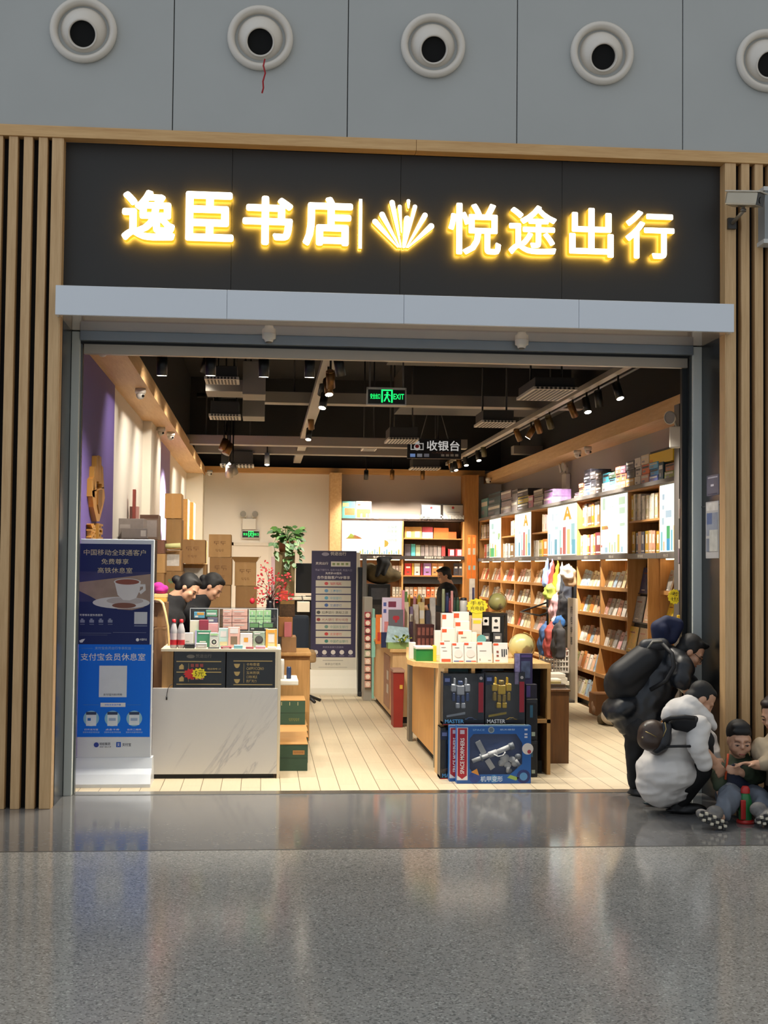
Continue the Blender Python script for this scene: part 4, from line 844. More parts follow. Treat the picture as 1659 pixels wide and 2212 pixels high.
x0, x1, z0, z1 = rc(786, 1290, 804, 1506, 6.9); MB().box(x0, x1, 6.92, 7.2, 0, z1, M('#8f8a80', .4), .004).build('rack_panel', t); MB().box(x1, x1+.03, 6.9, 7.2, .03, z1-.15, M('#86b8a8', .5)).build('side_strip', t)
cols = ('#8f2f38', '#a03a40', '#8a3a44', '#983c38', '#b98a78', '#a5aa8c', '#c9a08c', '#c08878', '#b97a6a', '#c49a88')
for k in range(10):
    y = 1322+k*16.6; a, b, c, d = rc(788, y, 801, y+14, 6.87)
    m = MB().box(a, b, 6.87, 6.915, c, d, M(cols[k], .5, 0, .4, 40), .004, 1); m.disc((a+b)/2, (c+d)/2, .03, 6.869, M('#d9c9b8', .5, 0, .3, 50), 10)
    solo('hanging_packet', m, '%s packet on the narrow rack, number %s from the top' % (('dark red' if k < 4 else 'pinkish patterned'), ('one', 'two', 'three', 'four', 'five', 'six', 'seven', 'eight', 'nine', 'ten')[k]), 'packet', 'small packets on the narrow rack')
# ---- island counters
ISW = WOOD('#b57f3e', '#cf9a55', 'z', .45, 'island_wood'); ISL = WOOD('#c39a66', '#d8b482', 'z', .5, 'pale_island_wood'); IST = WOOD('#c79a5e', '#dab37a', 'y', .42, 'island_top_wood')
t = thing('display_counter', 'near wooden island counter stacked with white red boxes', 'counter', (1.95, 2.0, 0))
XL = 1.43; Y0, Y1 = .9, 3.1; XR = 2.36; H = .905
MB().prism([(XL, Y0), (XR, Y0), (XR, Y1), (1.40, Y1), (1.25, 1.7), (1.225, 1.35), (1.25, 1.12)], H-.04, H, IST, 'z').build('worktop', t)
MB().box(XL+.02, XL+.045, Y0+.28, Y1-.12, .1, H-.055, ISW, .002).build('side_panel', t)
MB().box(XL-.005, XL+.05, Y0+.2, Y0+.24, .03, H-.05, M('#8b8a80', .35, .6)).box(XL-.01, XL+.03, Y1-.1, Y1+.06, .0, H-.05, M('#7c776a', .4, .6)).build('metal_post', t)
MB().box(XL+.08, XR-.05, Y0+.1, Y1-.05, 0, .1, M('#1c1611', .7)).build('kick_plinth', t)
MB().box(XL+.05, XR, Y0+.3, Y1, .1, H-.05, ISL).build('carcass', t)
mb = MB().box(XL, XL+.05, Y0, Y0+.2, 0, H-.04, ISL, .002)
a = rc(1018, 1440, 1024, 1560, Y0)
for x in (XL+.05, a[0], XR-.03): mb.box(x, x+.03, Y0, Y0+.3, 0, H-.04, LWOOD)
mb.box(XL+.05, XR, Y0, Y0+.3, .42, .45, LWOOD).box(XL+.05, XR, Y0+.28, Y0+.3, 0, H-.04, M('#1d1712', .8)).build('front_niche', t)
pack('boxed_toy', 'teal boxed toy in the left niche of the near counter', 'box', 963, 1442, 1012, 1455, 1.0, .12, c_('#2f5f62', .3), [('r', .1, .5, .2, .8, c_('#4f8a86')), ('r', .6, .8, .3, .7, c_('#c89a4a'))], .62)
pack('boxed_toy', 'grey and teal boxed toy in the right niche of the near counter', 'box', 1040, 1440, 1088, 1455, 1.0, .12, c_('#2f5560', .3), [('r', .05, .7, .2, .9, c_('#8f8a92', .2)), ('r', .3, .6, .3, .5, c_('#3c4a60'))], .62)
t = thing('display_counter', 'far wooden island counter with notebooks and gift boxes', 'counter', (1.85, 5.6, 0))
Y0, Y1, XR2, H2 = 4.45, 7.05, 2.6, .80
MB().box(1.37, XR2, Y0, Y1, H2-.035, H2, IST, .003).build('worktop', t); MB().box(1.40, XR2-.03, Y0+.03, Y1-.03, .07, H2-.035, ISL).build('carcass', t)
MB().box(1.393, 1.40, Y0+.3, Y0+1.0, .12, H2-.1, M('#9a6a52', .5, 0, .25, 8)).build('door_panel', t); MB().box(1.44, XR2-.06, Y0+.06, Y1-.06, 0, .07, M('#1c1611', .7)).build('kick_plinth', t)
mb = MB(); a_ = [(1.392, Y0+.42), (1.392, Y0+.55)]
for z0 in (.28, .43): mb.quad([(1.392, Y0+.62, z0), (1.392, Y0+.42, z0), (1.392, Y0+.42, z0+.1), (1.392, Y0+.62, z0+.1)], M('#cfc8c0', .5))
mb.build('paper_note', t)
x0, x1, z0, z1 = rc(851, 1453, 871, 1567, 4.1)
t = thing('red_bin', 'slim dark red bin standing between the two wooden counters', 'bin', ((x0+x1)/2, 4.25, 0))
MB().hexa([(x0, 4.12, 0), (x1, 4.12, 0), (x1, 4.4, 0), (x0, 4.4, 0), (x0-.01, 4.1, z1), (x1+.01, 4.1, z1), (x1+.01, 4.42, z1), (x0-.01, 4.42, z1)], M('#8a2418', .5), .006).build('bin_body', t); MB().box(x0-.015, x1+.015, 4.09, 4.43, z1, z1+.03, M('#a5806c', .6), .006).build('lid', t); MB().box(x0+.06, x0+.09, 4.095, 4.105, z1-.17, z1-.13, M('#c9a03c', .5)).build('emblem', t)
# goods on the far counter
zt2 = H2
pack('heart_gift_box', 'grey gift box with red heart on the far counter', 'box', 840, 1317, 871, 1378, 4.75, .06, c_('#66646a', .06), [('o', .42, .78, .06, c_('#b0303a')), ('o', .58, .78, .06, c_('#b0303a')), ('r', .42, .58, .66, .76, c_('#b0303a')), ('r', .2, .8, .48, .5, WH), ('r', .6, .8, .08, .16, MAR)], zt2)
pack('lilac_box', 'lilac boxed set with blue squares behind the grey heart box', 'box', 826, 1291, 868, 1376, 5.1, .08, c_('#d6c8dc', .05), [('r', .05, .2, .82, .9, c_('#4a5a9a')), ('r', .05, .2, .68, .76, c_('#4a5a9a')), ('r', .3, .7, .8, .92, c_('#7d3048')), ('r', .3, .9, .66, .7, LIL), ('r', .1, .45, .1, .5, c_('#d98a8a'))], zt2)
pack('orange_bag', 'orange and white packaged set at the far counter left end', 'package', 812, 1328, 830, 1380, 5.4, .06, c_('#d9762e', .2), [('r', .5, 1, .4, .9, WH), ('r', .2, .5, .1, .4, c_('#c03a2a'))], zt2)
pack('navy_box', 'small navy box under the lilac one on the far counter', 'box', 824, 1366, 838, 1390, 4.7, .06, c_('#232a52', .1), None, zt2)
pack('teal_board', 'teal board leaning at the far end of the counter', 'board', 803, 1335, 811, 1420, 6.6, .03, c_('#7fb8a8', .1), None, zt2 if False else None)
pack('pink_paddle', 'pink plastic wand sticking up on the far counter', 'toy', 868, 1275, 874, 1330, 5.0, .02, c_('#d98aa0', .05), None, zt2)
t = thing('craft_box', 'green tray box with blue leaf picture at the counter corner', 'box', (P(860, 1392, 4.55).x, 4.6, zt2))
x0, x1, z0, z1 = rc(838, 1382, 887, 1397, 4.5); MB().box(x0, x1, 4.5, 4.75, zt2, zt2+.07, c_('#8fae6a', .1), .004).build('tray', t)
mb = MB(); mb.hexa([(x0-.02, 4.5, zt2+.07), (x1, 4.56, zt2+.07), (x1, 4.6, zt2+.07), (x0-.02, 4.56, zt2+.07), (x0+.02, 4.72, zt2+.24), (x1-.0, 4.75, zt2+.22), (x1, 4.78, zt2+.22), (x0+.02, 4.76, zt2+.24)], M('#a9c0c4', .5, 0, .5, 18)); mb.build('picture_card', t)
mb = MB()
for k in range(26): leaf(mb, V(R.uniform(x0+.05, x1-.02), 4.49, zt2+R.uniform(.06, .13)), V(R.uniform(-1, 1), -.6, R.uniform(.1, 1)), .06, .014, LEAF2 if k % 2 else M('#a8b030', .6))
mb.build('green_shreds', t)
for k, (x0, x1, y0, col, lab) in enumerate(((872, 884, 1300, '#d8c9a8', 'cream notebook leaning in the group on the far counter'), (884, 893, 1310, '#7d6a8a', 'mauve notebook leaning beside the cream one'), (893, 905, 1305, '#cfc2b4', 'beige notebook in the middle of the leaning group'), (905, 918, 1300, '#e0c890', 'straw yellow notebook leaning on the far counter'), (918, 930, 1318, '#4a4658', 'dark slate notebook near the patterned box'), (930, 942, 1290, '#d8d6d2', 'white notebook tallest of the leaning group'), (942, 953, 1325, '#8a7fa8', 'lavender notebook last in the leaning group'))):
    pack('notebook', lab, 'notebook', x0, y0, x1, 1385, 5.3+k*.06, .05, c_(col, .25), [('r', .1, .9, .6, .8, WH)] if k % 2 else None, zt2, 'leaning notebooks on the far counter', .12)
for k, (x0, x1, y0, col) in enumerate(((874, 880, 1278, '#6f9a58'), (882, 886, 1284, '#c9b03c'), (893, 898, 1288, '#c98a9a'), (902, 908, 1283, '#d9c23e'), (912, 917, 1290, '#c9c2b0'))):
    pack('pencil_case', ('%s slim case sticking up behind the notebooks' % ('green', 'mustard', 'dusty pink', 'bright yellow', 'beige')[k]), 'pencil case', x0, y0, x1, 1380, 5.9, .03, c_(col, .1), None, zt2)
solo('wire_ornament', MB().tube([P(901, 1294, 5.6), P(902, 1286, 5.6), P(907, 1283, 5.6), P(911, 1290, 5.6), P(914, 1296, 5.6), P(916, 1287, 5.6), P(911, 1283, 5.6)], .008, M('#d8d2c4', .4), 6), 'small white wire letter ornament above the notebooks', 'ornament')
pack('patterned_box', 'dark maroon box with repeated floral pattern on the near counter', 'box', 900, 1349, 938, 1391, 2.9, .15, c_('#3a1416', .2), [('r', .06+.24*i, .22+.24*i, .1+.45*j, .42+.45*j, c_('#7d4a40', .4)) for i in range(4) for j in range(2)], H)
# tumblers and tall bottles
zb = P(980, 1322, 2.9).z
t = thing('bottle_shelf', 'dark raised shelf carrying the tall tumblers on the near counter', 'shelf', (1.75, 2.8, H))
x0, x1, z0, z1 = rc(952, 1322, 1096, 1395, 2.6); MB().box(x0, x1, 2.6, 3.0, zb-.02, zb, M('#2a211b', .5)).build('shelf_board', t); MB().box(x0, x0+.02, 2.6, 3.0, H, zb-.02, M('#2a211b', .5)).build('shelf_leg', t); MB().box(x1-.02, x1, 2.6, 3.0, H, zb-.02, M('#2a211b', .5)).build('shelf_leg', t)
for k, (x0, x1, y0, col, cap, lab) in enumerate(((954, 961, 1268, '#8c9270', '#9aa080', 'sage green tumbler first in the row'), (962, 970, 1276, '#2b3358', '#1c2040', 'navy tumbler second in the row'), (968, 975, 1288, '#8f3a40', '#6a2a30', 'dark red tumbler behind the pink one'), (973, 979, 1272, '#dd9a94', '#dd9a94', 'tall salmon pink tumbler in the row'), (979, 985, 1286, '#2f4438', '#1a2a22', 'dark green tumbler after the salmon one'), (985, 992, 1286, '#3c5a3c', '#22382a', 'forest green tumbler beside the white one'), (993, 1009, 1287, '#d8d4cc', '#23232a', 'white tumbler with black band at the row end'))):
    p = P((x0+x1)/2, 1320, 2.78); r = (P(x1, 1320, 2.78)-P(x0, 1320, 2.78)).length/2; h = P(0, y0, 2.78).z-P(0, 1320, 2.78).z
    t = thing('tumbler', lab, 'tumbler', (p.x, 2.78, zb), 'tumblers in a row on the near counter')
    MB().lathe([(0, 0), (r*.9, 0), (r, .01), (r, h*.78), (r*.85, h*.82)], (p.x, 2.78, zb), M(col, .35), 14).build('tumbler_body', t)
    MB().lathe([(r*.88, h*.8), (r*.9, h*.97), (r*.7, h), (0, h)], (p.x, 2.78, zb), M(cap, .4), 14).build('lid', t)
# white red boxes
WB = c_('#e2dcd2', .03); RB = c_('#d9532e', .05); GY = c_('#9a958c', .05)
def wbox(lab, x0, y0, x1, y1, Y, d, z, kind, tilt=0):
    dec = [('r', .0, .35, .86, .97, RB)]
    if kind == 0: dec += [('r', .08, .92, .04, .18, RB), ('r', .2, .6, .55, .58, GY), ('r', .1, .5, .72, .75, GY)]
    if kind == 1: dec += [('r', .1, .55, .05, .1, c_('#3a4a8a')), ('r', .55, .95, .05, .1, RB), ('o', .5, .45, .2, c_('#d6d0c6', .02)), ('r', .2, .6, .74, .77, GY)]
    if kind == 2: dec += [('r', .15, .6, .55, .59, GY), ('r', .12, .2, .1, .2, GY), ('r', .7, .9, .1, .14, GY)]
    if kind == 3: dec += [('r', .55, .64, .3, .68, DK), ('r', .7, .79, .3, .68, DK), ('r', .85, .92, .4, .68, DK), ('r', .2, .35, .3, .4, c_('#8a4a3a')), ('r', .2, .35, .5, .6, c_('#8a4a3a')), ('r', .1, .4, .1, .14, RB)]
    if kind == 4: dec += [('r', .35, .65, .25, .5, c_('#c98aa0', .2)), ('r', .1, .4, .6, .64, GY)]
    pack('gadget_box', lab, 'box', x0, y0, x1, y1, Y, d, WB, dec, z, 'white gadget boxes with red marks', tilt)
wbox('white gadget box with thick red bottom band, first of the leaning front row', 952, 1386, 976, 1426, .98, .05, H, 0, .2)
wbox('white gadget box with pale circle, second of the leaning front row', 978, 1388, 1003, 1426, .98, .05, H, 1, .2)
wbox('white gadget box with pale circle, middle of the leaning front row', 1004, 1387, 1030, 1426, .98, .05, H, 1, .2)
wbox('plain white gadget box, fourth of the leaning front row', 1032, 1386, 1064, 1427, .98, .05, H, 2, .2)
wbox('white gadget box picturing dark screwdriver bits at the front row end', 1067, 1388, 1098, 1427, .98, .05, H, 3, .2)
z1 = P(970, 1386, 1.5).z
wbox('white gadget box left in the second layer above the front row', 955, 1357, 983, 1389, 1.5, .1, H, 2); wbox('white gadget box right in the second layer above the front row', 990, 1362, 1019, 1389, 1.5, .1, H, 1)
wbox('slim white gadget box behind the second layer, narrow and low', 1004, 1366, 1030, 1391, 1.75, .06, H, 0)
wbox('tall white gadget box with pink flower picture at the back left', 955, 1325, 980, 1389, 1.95, .1, H, 4); wbox('tall white gadget box with red square at the back right', 980, 1322, 1013, 1389, 1.97, .1, H, 2); wbox('white gadget box with orange stripe between the layers', 984, 1342, 1014, 1389, 1.75, .08, H, 0)
pack('small_white_box', 'small white box on the counter edge before the stacked ones', 'box', 939, 1362, 955, 1388, 1.9, .06, c_('#cfcac6', .04), None, H)
# green box and tissues
t = thing('tissue_box', 'bright green box with white lid at the near counter left edge', 'box', (P(917, 1422, 1.15).x, 1.25, H))
x0, x1, z0, z1 = rc(899, 1400, 936, 1424, 1.15); MB().box(x0, x1, 1.15, 1.35, H, z1-.01, c_('#1f7a35', .06), .003).build('box_body', t); MB().box(x0-.003, x1+.003, 1.145, 1.355, z1-.01, z1+.012, c_('#d9d8cf', .03), .005).build('lid', t)
pack('white_carton', 'white milk carton behind the green box', 'carton', 885, 1388, 898, 1420, 1.4, .08, c_('#d8d2c8', .04), None, H); pack('yellow_card', 'bright yellow card beside the green box', 'card', 937, 1395, 943, 1425, 1.1, .1, c_('#e0d03a', .04), None, H)
# globes, price star, racks
def globe(x, y, rpx, Y, z, lab, c1):
    p = P(x, y, Y); r = (P(x+rpx, y, Y)-p).length
    t = thing('globe', lab, 'globe', (p.x, Y, z))
    m, g, b = newmat('antique_globe'); tc = g.add('ShaderNodeTexCoord'); n = g.add('ShaderNodeTexNoise', i_Vector=tc.outputs['Object'], i_Scale=5.0, i_Detail=3.0)
    g.l.new(g.ramp(n.outputs[0], [(0, lin(c1)), (.52, lin(c1)), (.56, lin('#8a7a52')), (.66, lin('#7a6a60'))]), b.inputs['Base Color']); b.inputs['Roughness'].default_value = .3
    MB().sph(p, r, r, r, m, 32, 20, (0, .4, 0)).build('sphere', t)
    pts = [p+V(math.cos(a)*r*1.1, 0, math.sin(a)*r*1.1) for a in (math.radians(-75+k*12) for k in range(14))]
    MB().tube(pts, r*.05, M('#b09050', .35, .6), 8).build('meridian_arm', t)
    MB().lathe([(0, 0), (r*.75, 0), (r*.7, r*.1), (r*.2, r*.16), (r*.12, p.z-z-r*1.1 if p.z-z > r*1.2 else r*.2), (0, r*.22)], (p.x, Y, z), M('#a5834a', .4, .2), 24).build('base', t)
globe(1074, 1300, 19, 2.75, zb, 'smaller antique yellow globe on the raised shelf beside the price star', '#b5ad6c')
globe(1126, 1396, 27, 1.6, H, 'larger antique yellow globe on the near counter right end', '#bdb57c')
def star(x, y, rx, ry, Y, txt, lab, stick=None, tilt=0):
    pts = []
    for k in range(26):
        f = 1.0 if k % 2 else .86; q = P(x+rx*f*math.cos(2*PI*k/26), y+ry*f*math.sin(2*PI*k/26), Y); pts.append((q.x, q.z))
    m = MB().prism(pts, Y, Y+.004, M('#e3d22a', .6, 0, .04))
    for i, s in enumerate(txt): tx(m, s, x-rx*.62, y-ry*.62+i*ry*.66, x+rx*.62, y-ry*.08+i*ry*.66, Y-.001, M('#3a3410', .7), 0)
    if stick: a, b, c, d = rc(*stick, Y+.006); m.box(a, b, Y+.004, Y+.012, c, d, M('#d9c83a', .5))
    return solo('price_star', m, lab, 'price tag')
star(1031, 1309, 24, 17, 2.3, ('手机', '充电器'), 'yellow starburst card with handwriting on a stick by the globe', (1020, 1322, 1042, 1343))
pack('boxed_gadget', 'white orange boxed gadget under the yellow star', 'box', 1020, 1336, 1041, 1380, 2.2, .08, c_('#d8c8b4', .05), [('r', .2, .85, .15, .55, c_('#d98a52')), ('r', .1, .9, .85, .95, c_('#d8c83a'))], H)
solo('round_blue_tin', MB().cyl(P(1040, 1381, 2.17), P(1040, 1381, 2.2), .042, .042, M('#6ab0b0', .4), 24), 'round pale blue disc before the white orange box', 'disc')
t = thing('phone_case_rack', 'black rack holding white carded accessories on the near counter', 'display rack', (2.2, 2.3, H))
x0, x1, z0, z1 = rc(1042, 1330, 1090, 1390, 2.35); MB().box(x0, x1, 2.38, 2.42, H, z1, M('#101010', .5)).box(x0, x1, 2.2, 2.42, H, H+.02, M('#101010', .5)).build('rack_frame', t)
for x0, x1, y1, lab in ((1043, 1056, 1351, 'white accessory card with black dot, left on the black rack'), (1063, 1080, 1365, 'long white accessory card with black dot, right on the black rack')):
    a, b, c, d = rc(x0, 1333, x1, y1, 2.35); m = MB().box(a, b, 2.35, 2.36, c, d, WH); m.disc((a+b)/2, d-.035, .016, 2.349, DK, 14); m.rect(a+.015, b-.015, c+.03, c+.05, 2.349, DK)
    solo('accessory_card', m, lab, 'accessory card', 'carded accessories on the black rack')
for x0, x1, lab in ((1044, 1058, 'grey accessory packet low on the black rack'), (1066, 1084, 'dark grey accessory packet low right on the black rack')): pack('accessory_packet', lab, 'packet', x0, 1368, x1, 1386, 2.3, .03, c_('#55565a', .1), [('r', .2, .8, .7, .85, WH)], H)
# ---- boxed toys in front of the near counter
CLEAR = GLASS('toy_window', (1, 1, 1, 1), .06, .05)
TB = M('#191b22', .3, 0, .15, 10); 
def robot(t, cx, Y, z, s, m1, m2):           # generic boxed toy robot
    mb = MB(); B = lambda x0, x1, z0, z1, m, d=.02: mb.box(cx+x0*s, cx+x1*s, Y-d*s*6, Y+d*s*6, z+z0*s, z+z1*s, m, .006*s*4, 1)
    B(-.12, .12, .42, .72, m1); B(-.07, .07, .74, .86, m2); B(-.3, -.14, .52, .76, m1); B(.14, .3, .52, .76, m1); B(-.27, -.17, .22, .5, m2); B(.17, .27, .22, .5, m2)
    B(-.13, -.02, .18, .42, m2); B(.02, .13, .18, .42, m2); B(-.16, -.02, 0, .18, m1); B(.02, .16, 0, .18, m1); B(-.2, -.16, .6, .95, m1); B(.16, .2, .6, .95, m1)
    mb.hexa([(cx-.34*s, Y, z+.7*s), (cx-.3*s, Y, z+.7*s), (cx-.3*s, Y+.02, z+.7*s), (cx-.34*s, Y+.02, z+.7*s), (cx-.42*s, Y, z+.98*s), (cx-.4*s, Y, z+.98*s), (cx-.4*s, Y+.02, z+.98*s), (cx-.42*s, Y+.02, z+.98*s)], m2)
    return mb.build('toy_robot', t)
def toy_car(t, cx, Y, z, s, m):
    mb = MB().prism([(cx-s, z), (cx+s, z), (cx+s*1.02, z+s*.3), (cx+s*.6, z+s*.38), (cx+s*.3, z+s*.62), (cx-s*.4, z+s*.62), (cx-s*.75, z+s*.38), (cx-s*1.02, z+s*.32)], Y-.012, Y+.012, m)
    for k in (-.6, .6): mb.cyl((cx+k*s, Y-.014, z+.02*s), (cx+k*s, Y+.014, z+.02*s), s*.2, s*.2, M('#0c0c0d', .5), 12)
    mb.prism([(cx-s*.6, z+s*.36), (cx+s*.45, z+s*.36), (cx+s*.25, z+s*.57), (cx-s*.36, z+s*.57)], Y-.0125, Y-.012, M('#1a2230', .2)); return mb.build('toy_car', t)
def toybox(lab, x0, y0, x1, y1, Y, d, m1, m2, edge, title, tcol, loz=None):
    a, b, c, e = rc(x0, y0, x1, y1, Y); c = loz if loz is not None else c
    t = thing('toy_robot_box', lab, 'toy box', ((a+b)/2, Y+d/2, c), 'windowed toy robot boxes'); w = b-a; h = e-c
    MB().box(a, b, Y+d-.01, Y+d, c, e, M('#33373f', .4, 0, .5, 12)).box(a, a+.006, Y, Y+d, c, e, TB).box(b-.006, b, Y, Y+d, c, e, TB).box(a, b, Y, Y+d, c, c+h*.05, TB).box(a, b, Y+d-.02, Y+d, e-.006, e, TB).box(a, b, Y, Y+d-.02, e-.003, e, CLEAR).build('carton', t)
    m = MB().rect(b-w*.16, b, c+h*.06, e-.004, Y-.0005, M('#20242c', .3)); m.rect(b-w*.14, b-w*.02, c+h*.24, c+h*.82, Y-.001, M('#8f1d2c', .35)); m.rect(a, a+w*.2, e-h*.24, e-h*.06, Y-.001, M('#14203a', .35)); m.rect(a+w*.04, a+w*.16, e-h*.17, e-h*.1, Y-.0015, M('#5d6a9a', .4))
    m.rect(a, b, c, c+h*.1, Y-.0008, M('#10131c', .3)); m.text(title, a+w*.28, c+h*.07, h*.075, Y-.002, M(tcol, .4), w=w*.46, bold=.02); m.disc(b-w*.08, e-h*.1, w*.04, Y-.0012, M('#a9a2a0', .4), 10); m.rect(a, b, c, c+h*.015, Y-.0022, M(edge, .4)); m.build('printed_border', t)
    MB().box(a+.006, b-w*.16, Y+.0, Y+.002, c+h*.1, e-.006, CLEAR).build('clear_window', t)
    robot(t, (a+b)/2-.015, Y+d*.55, c+h*.3, h*.62, m1, m2); toy_car(t, b-w*.3, Y+d*.3, c+h*.06, w*.14, m2)
    MB().hexa([(a+w*.1, Y+.02, c+h*.14), (a+w*.55, Y+.02, c+h*.2), (a+w*.55, Y+.03, c+h*.2), (a+w*.1, Y+.03, c+h*.14), (a+w*.1, Y+.02, c+h*.18), (a+w*.55, Y+.02, c+h*.24), (a+w*.55, Y+.03, c+h*.24), (a+w*.1, Y+.03, c+h*.18)], m1).build('toy_sword', t)
SIL = M('#b8bec8', .3, .1); BLU2 = M('#3c5488', .35); YEL = M('#e0b820', .35); YEL2 = M('#a88a24', .4); RED2 = M('#8a1f24', .4)
zq = P(1050, 1567, .72).z
toybox('windowed toy robot box with silver figure above the blue boxes', 957, 1454, 1046, zq and 1566, .72, .16, SIL, BLU2, '#a0202c', 'MASTER', '#5aa0d8')
toybox('windowed toy robot box with yellow figure above the blue boxes', 1048, 1452, 1134, 1566, .72, .16, YEL, YEL2, '#b09a20', 'MASTER', '#d8d8d8')
toybox('windowed toy robot box at floor level behind the blue boxes', 951, 1571, 1040, 1681, .70, .17, M('#5a3a34', .4), RED2, '#a8261c', 'MASTER', '#4a90d0', 0.0)
toybox('windowed toy robot box at floor level, behind the large blue box right half', 1042, 1571, 1134, 1681, .70, .17, SIL, RED2, '#a8261c', 'MASTER', '#4a90d0', 0.0)
for k, (y0, y1, lab) in enumerate(((1510, 1598, 'black upper toy carton at the right end of the toy display'), (1600, 1680, 'black lower toy carton at the right end of the toy display'))):
    z0 = 0 if k else P(1147, 1599, .78).z
    pack('black_toy_carton', lab, 'toy box', 1136, y0, 1161, y1, .78, .3, c_('#0f1116', .2), [('r', .35, .6, .55, .85, c_('#2a5a74', .3)), ('r', .15, .3, .1, .3, WH), ('r', .5, .8, .1, .2, GRY), ('r', .1, .9, .9, .98, c_('#23262e'))], z0)
t = thing('game_box', 'purple character free game box on the near counter right front', 'box', (P(1128, 1450, .93).x, 1.0, H))
t['label'] = 'dark purple picture box standing at the near counter right front'
x0, x1, z0, z1 = rc(1112, 1412, 1150, 1478, .85); MB().box(x0, x1, .84, .89, z0, z1, M('#332a52', .4, 0, .5, 12), .003).build('box_body', t)
m = MB().rect(x0, x0+.04, z0, z1, .8385, M('#8f86b0', .4, 0, .7, 30)); m.rect(x0+.05, x1-.01, z1-.03, z1-.01, .8385, M('#54427a', .4)); m.rect(x0+.05, x1-.02, z0+.05, z1-.06, .8385, M('#4a5470', .4, 0, .8, 20)); m.build('print', t)
pack('dark_toy_carton', 'dark carton with purple stripe between the robot boxes and black cartons', 'toy box', 1136, 1478, 1160, 1509, .80, .08, c_('#1a1526', .2), [('r', .05, .4, .1, .9, c_('#4a3a78'))], P(1147, 1510, .78).z+.001)
def blue_box(lab, dx, Y):
    a, b, c, e = rc(987+dx, 1568, 1147+dx, 1693, Y); c = 0; w = b-a; h = e-c
    t = thing('space_toy_box', lab, 'toy box', ((a+b)/2, Y+.05, 0), 'large blue space toy boxes')
    BB = M('#1d5ba8', .35, 0, .25, 6); 
    m = MB().box(a, b, Y+.085, Y+.09, c, e, M('#2c4c86', .4, 0, .4, 5)).box(a, a+.005, Y, Y+.09, c, e, BB).box(b-.005, b, Y, Y+.09, c, e, BB).box(a, b, Y, Y+.09, c, c+.005, BB).box(a, b, Y, Y+.012, e-.005, e, M('#9fc0e0', .3)).box(a, b, Y+.07, Y+.09, e-.005, e, M('#9fc0e0', .3)).box(a, b, Y+.012, Y+.07, e-.004, e-.002, CLEAR); m.build('carton', t)
    f = lambda u, v, q=0: (a+w*u, Y-.001-q*.0006, c+h*v)
    m = MB()
    for (u0, u1, v0, v1) in ((0, .17, 0, 1), (.88, 1, 0, 1), (.17, .88, 0, .16), (.17, .88, .86, 1)): m.quad([f(u0, v0), f(u1, v0), f(u1, v1), f(u0, v1)], BB)
    m.quad([f(.17, .16), f(.24, .16), f(.17, .26)], BB); m.quad([f(.88, .16), f(.88, .34), f(.72, .16)], BB); m.quad([f(.17, .86), f(.17, .78), f(.22, .86)], BB); m.quad([f(.88, .86), f(.80, .86), f(.88, .7)], BB)
    m.quad([f(.0, .06, 1), f(.145, .06, 1), f(.145, .97, 1), f(.0, .97, 1)], M('#d8d8de', .4)); m.quad([f(.01, .14, 2), f(.07, .08, 2), f(.135, .14, 2), f(.135, .96, 2), f(.01, .96, 2)], M('#a81f30', .4))
    Mt = Matrix(((0, 1, 0, a+w*.07), (0, 0, -1, Y-.004), (1, 0, 0, c+h*.48), (0, 0, 0, 1))); Mt = Matrix(((0, -1, 0, a+w*.072), (0, 0, -1, Y-.004), (1, 0, 0, c+h*.48), (0, 0, 0, 1)))
    m.text('SPACE MORPHERS', 0, 0, w*.055, 0, M('#e8e4e6', .4), w=h*.62, bold=.02, mat=Mt); m.quad([f(.04, .86, 3), f(.1, .86, 3), f(.1, .93, 3), f(.04, .93, 3)], M('#c9c0d0', .4))
    m.disc(a+w*.46, c+h*.93, h*.055, Y-.002, M('#8fa0a8', .4), 18); m.disc(a+w*.46, c+h*.93, h*.038, Y-.0026, M('#5a6a7a', .4), 18)
    m.text('SPACE', a+w*.29, c+h*.93, h*.03, Y-.002, M('#8fc0ea', .4), w=w*.16); m.text('航天模型', a+w*.68, c+h*.935, h*.03, Y-.002, M('#bcd8f0', .4), w=w*.2)
    m.text('机甲变形', a+w*.47, c+h*.08, h*.1, Y-.002, M('#c8dcf2', .4), w=w*.3, bold=.015); m.disc(a+w*.5, c+h*.08, h*.07, Y-.0015, M('#4a8ac4', .4), 18)
    m.disc(a+w*.24, c+h*.11, h*.1, Y-.0016, M('#23408a', .4, 0, .6, 20), 20); m.quad([f(.19, .2, 2), f(.3, .14, 2), (f(.27, .26, 2))], M('#c98a3a', .5)); m.disc(a+w*.9, c+h*.12, h*.12, Y-.0016, M('#1c3070', .4, 0, .6, 20), 20); m.disc(a+w*.9, c+h*.12, h*.07, Y-.0022, M('#4a86c0', .4), 16)
    m.quad([f(.68, .1, 1), f(.8, .05, 1), f(.84, .1, 1), f(.72, .15, 1)], M('#8fae5a', .5)); m.disc(a+w*.955, c+h*.6, h*.1, Y-.0018, M('#d8d4d0', .4), 18); m.disc(a+w*.975, c+h*.55, h*.035, Y-.0024, M('#a8384a', .4), 12)
    for v in (.92, .84, .79): m.quad([f(.91, v, 2), f(.95, v, 2), f(.95, v+.03, 2), f(.91, v+.03, 2)], M('#c8d0e0', .4))
    m.build('printed_border', t)
    MB().box(a+w*.16, b-w*.11, Y, Y+.0015, c+h*.15, c+h*.87, CLEAR).build('clear_window', t)
    G = lambda u, v, y=.045: V(a+w*u, Y+y, c+h*v)
    SW = M('#eceef0', .35, 0, .03); SG = M('#9aa2aa', .4)
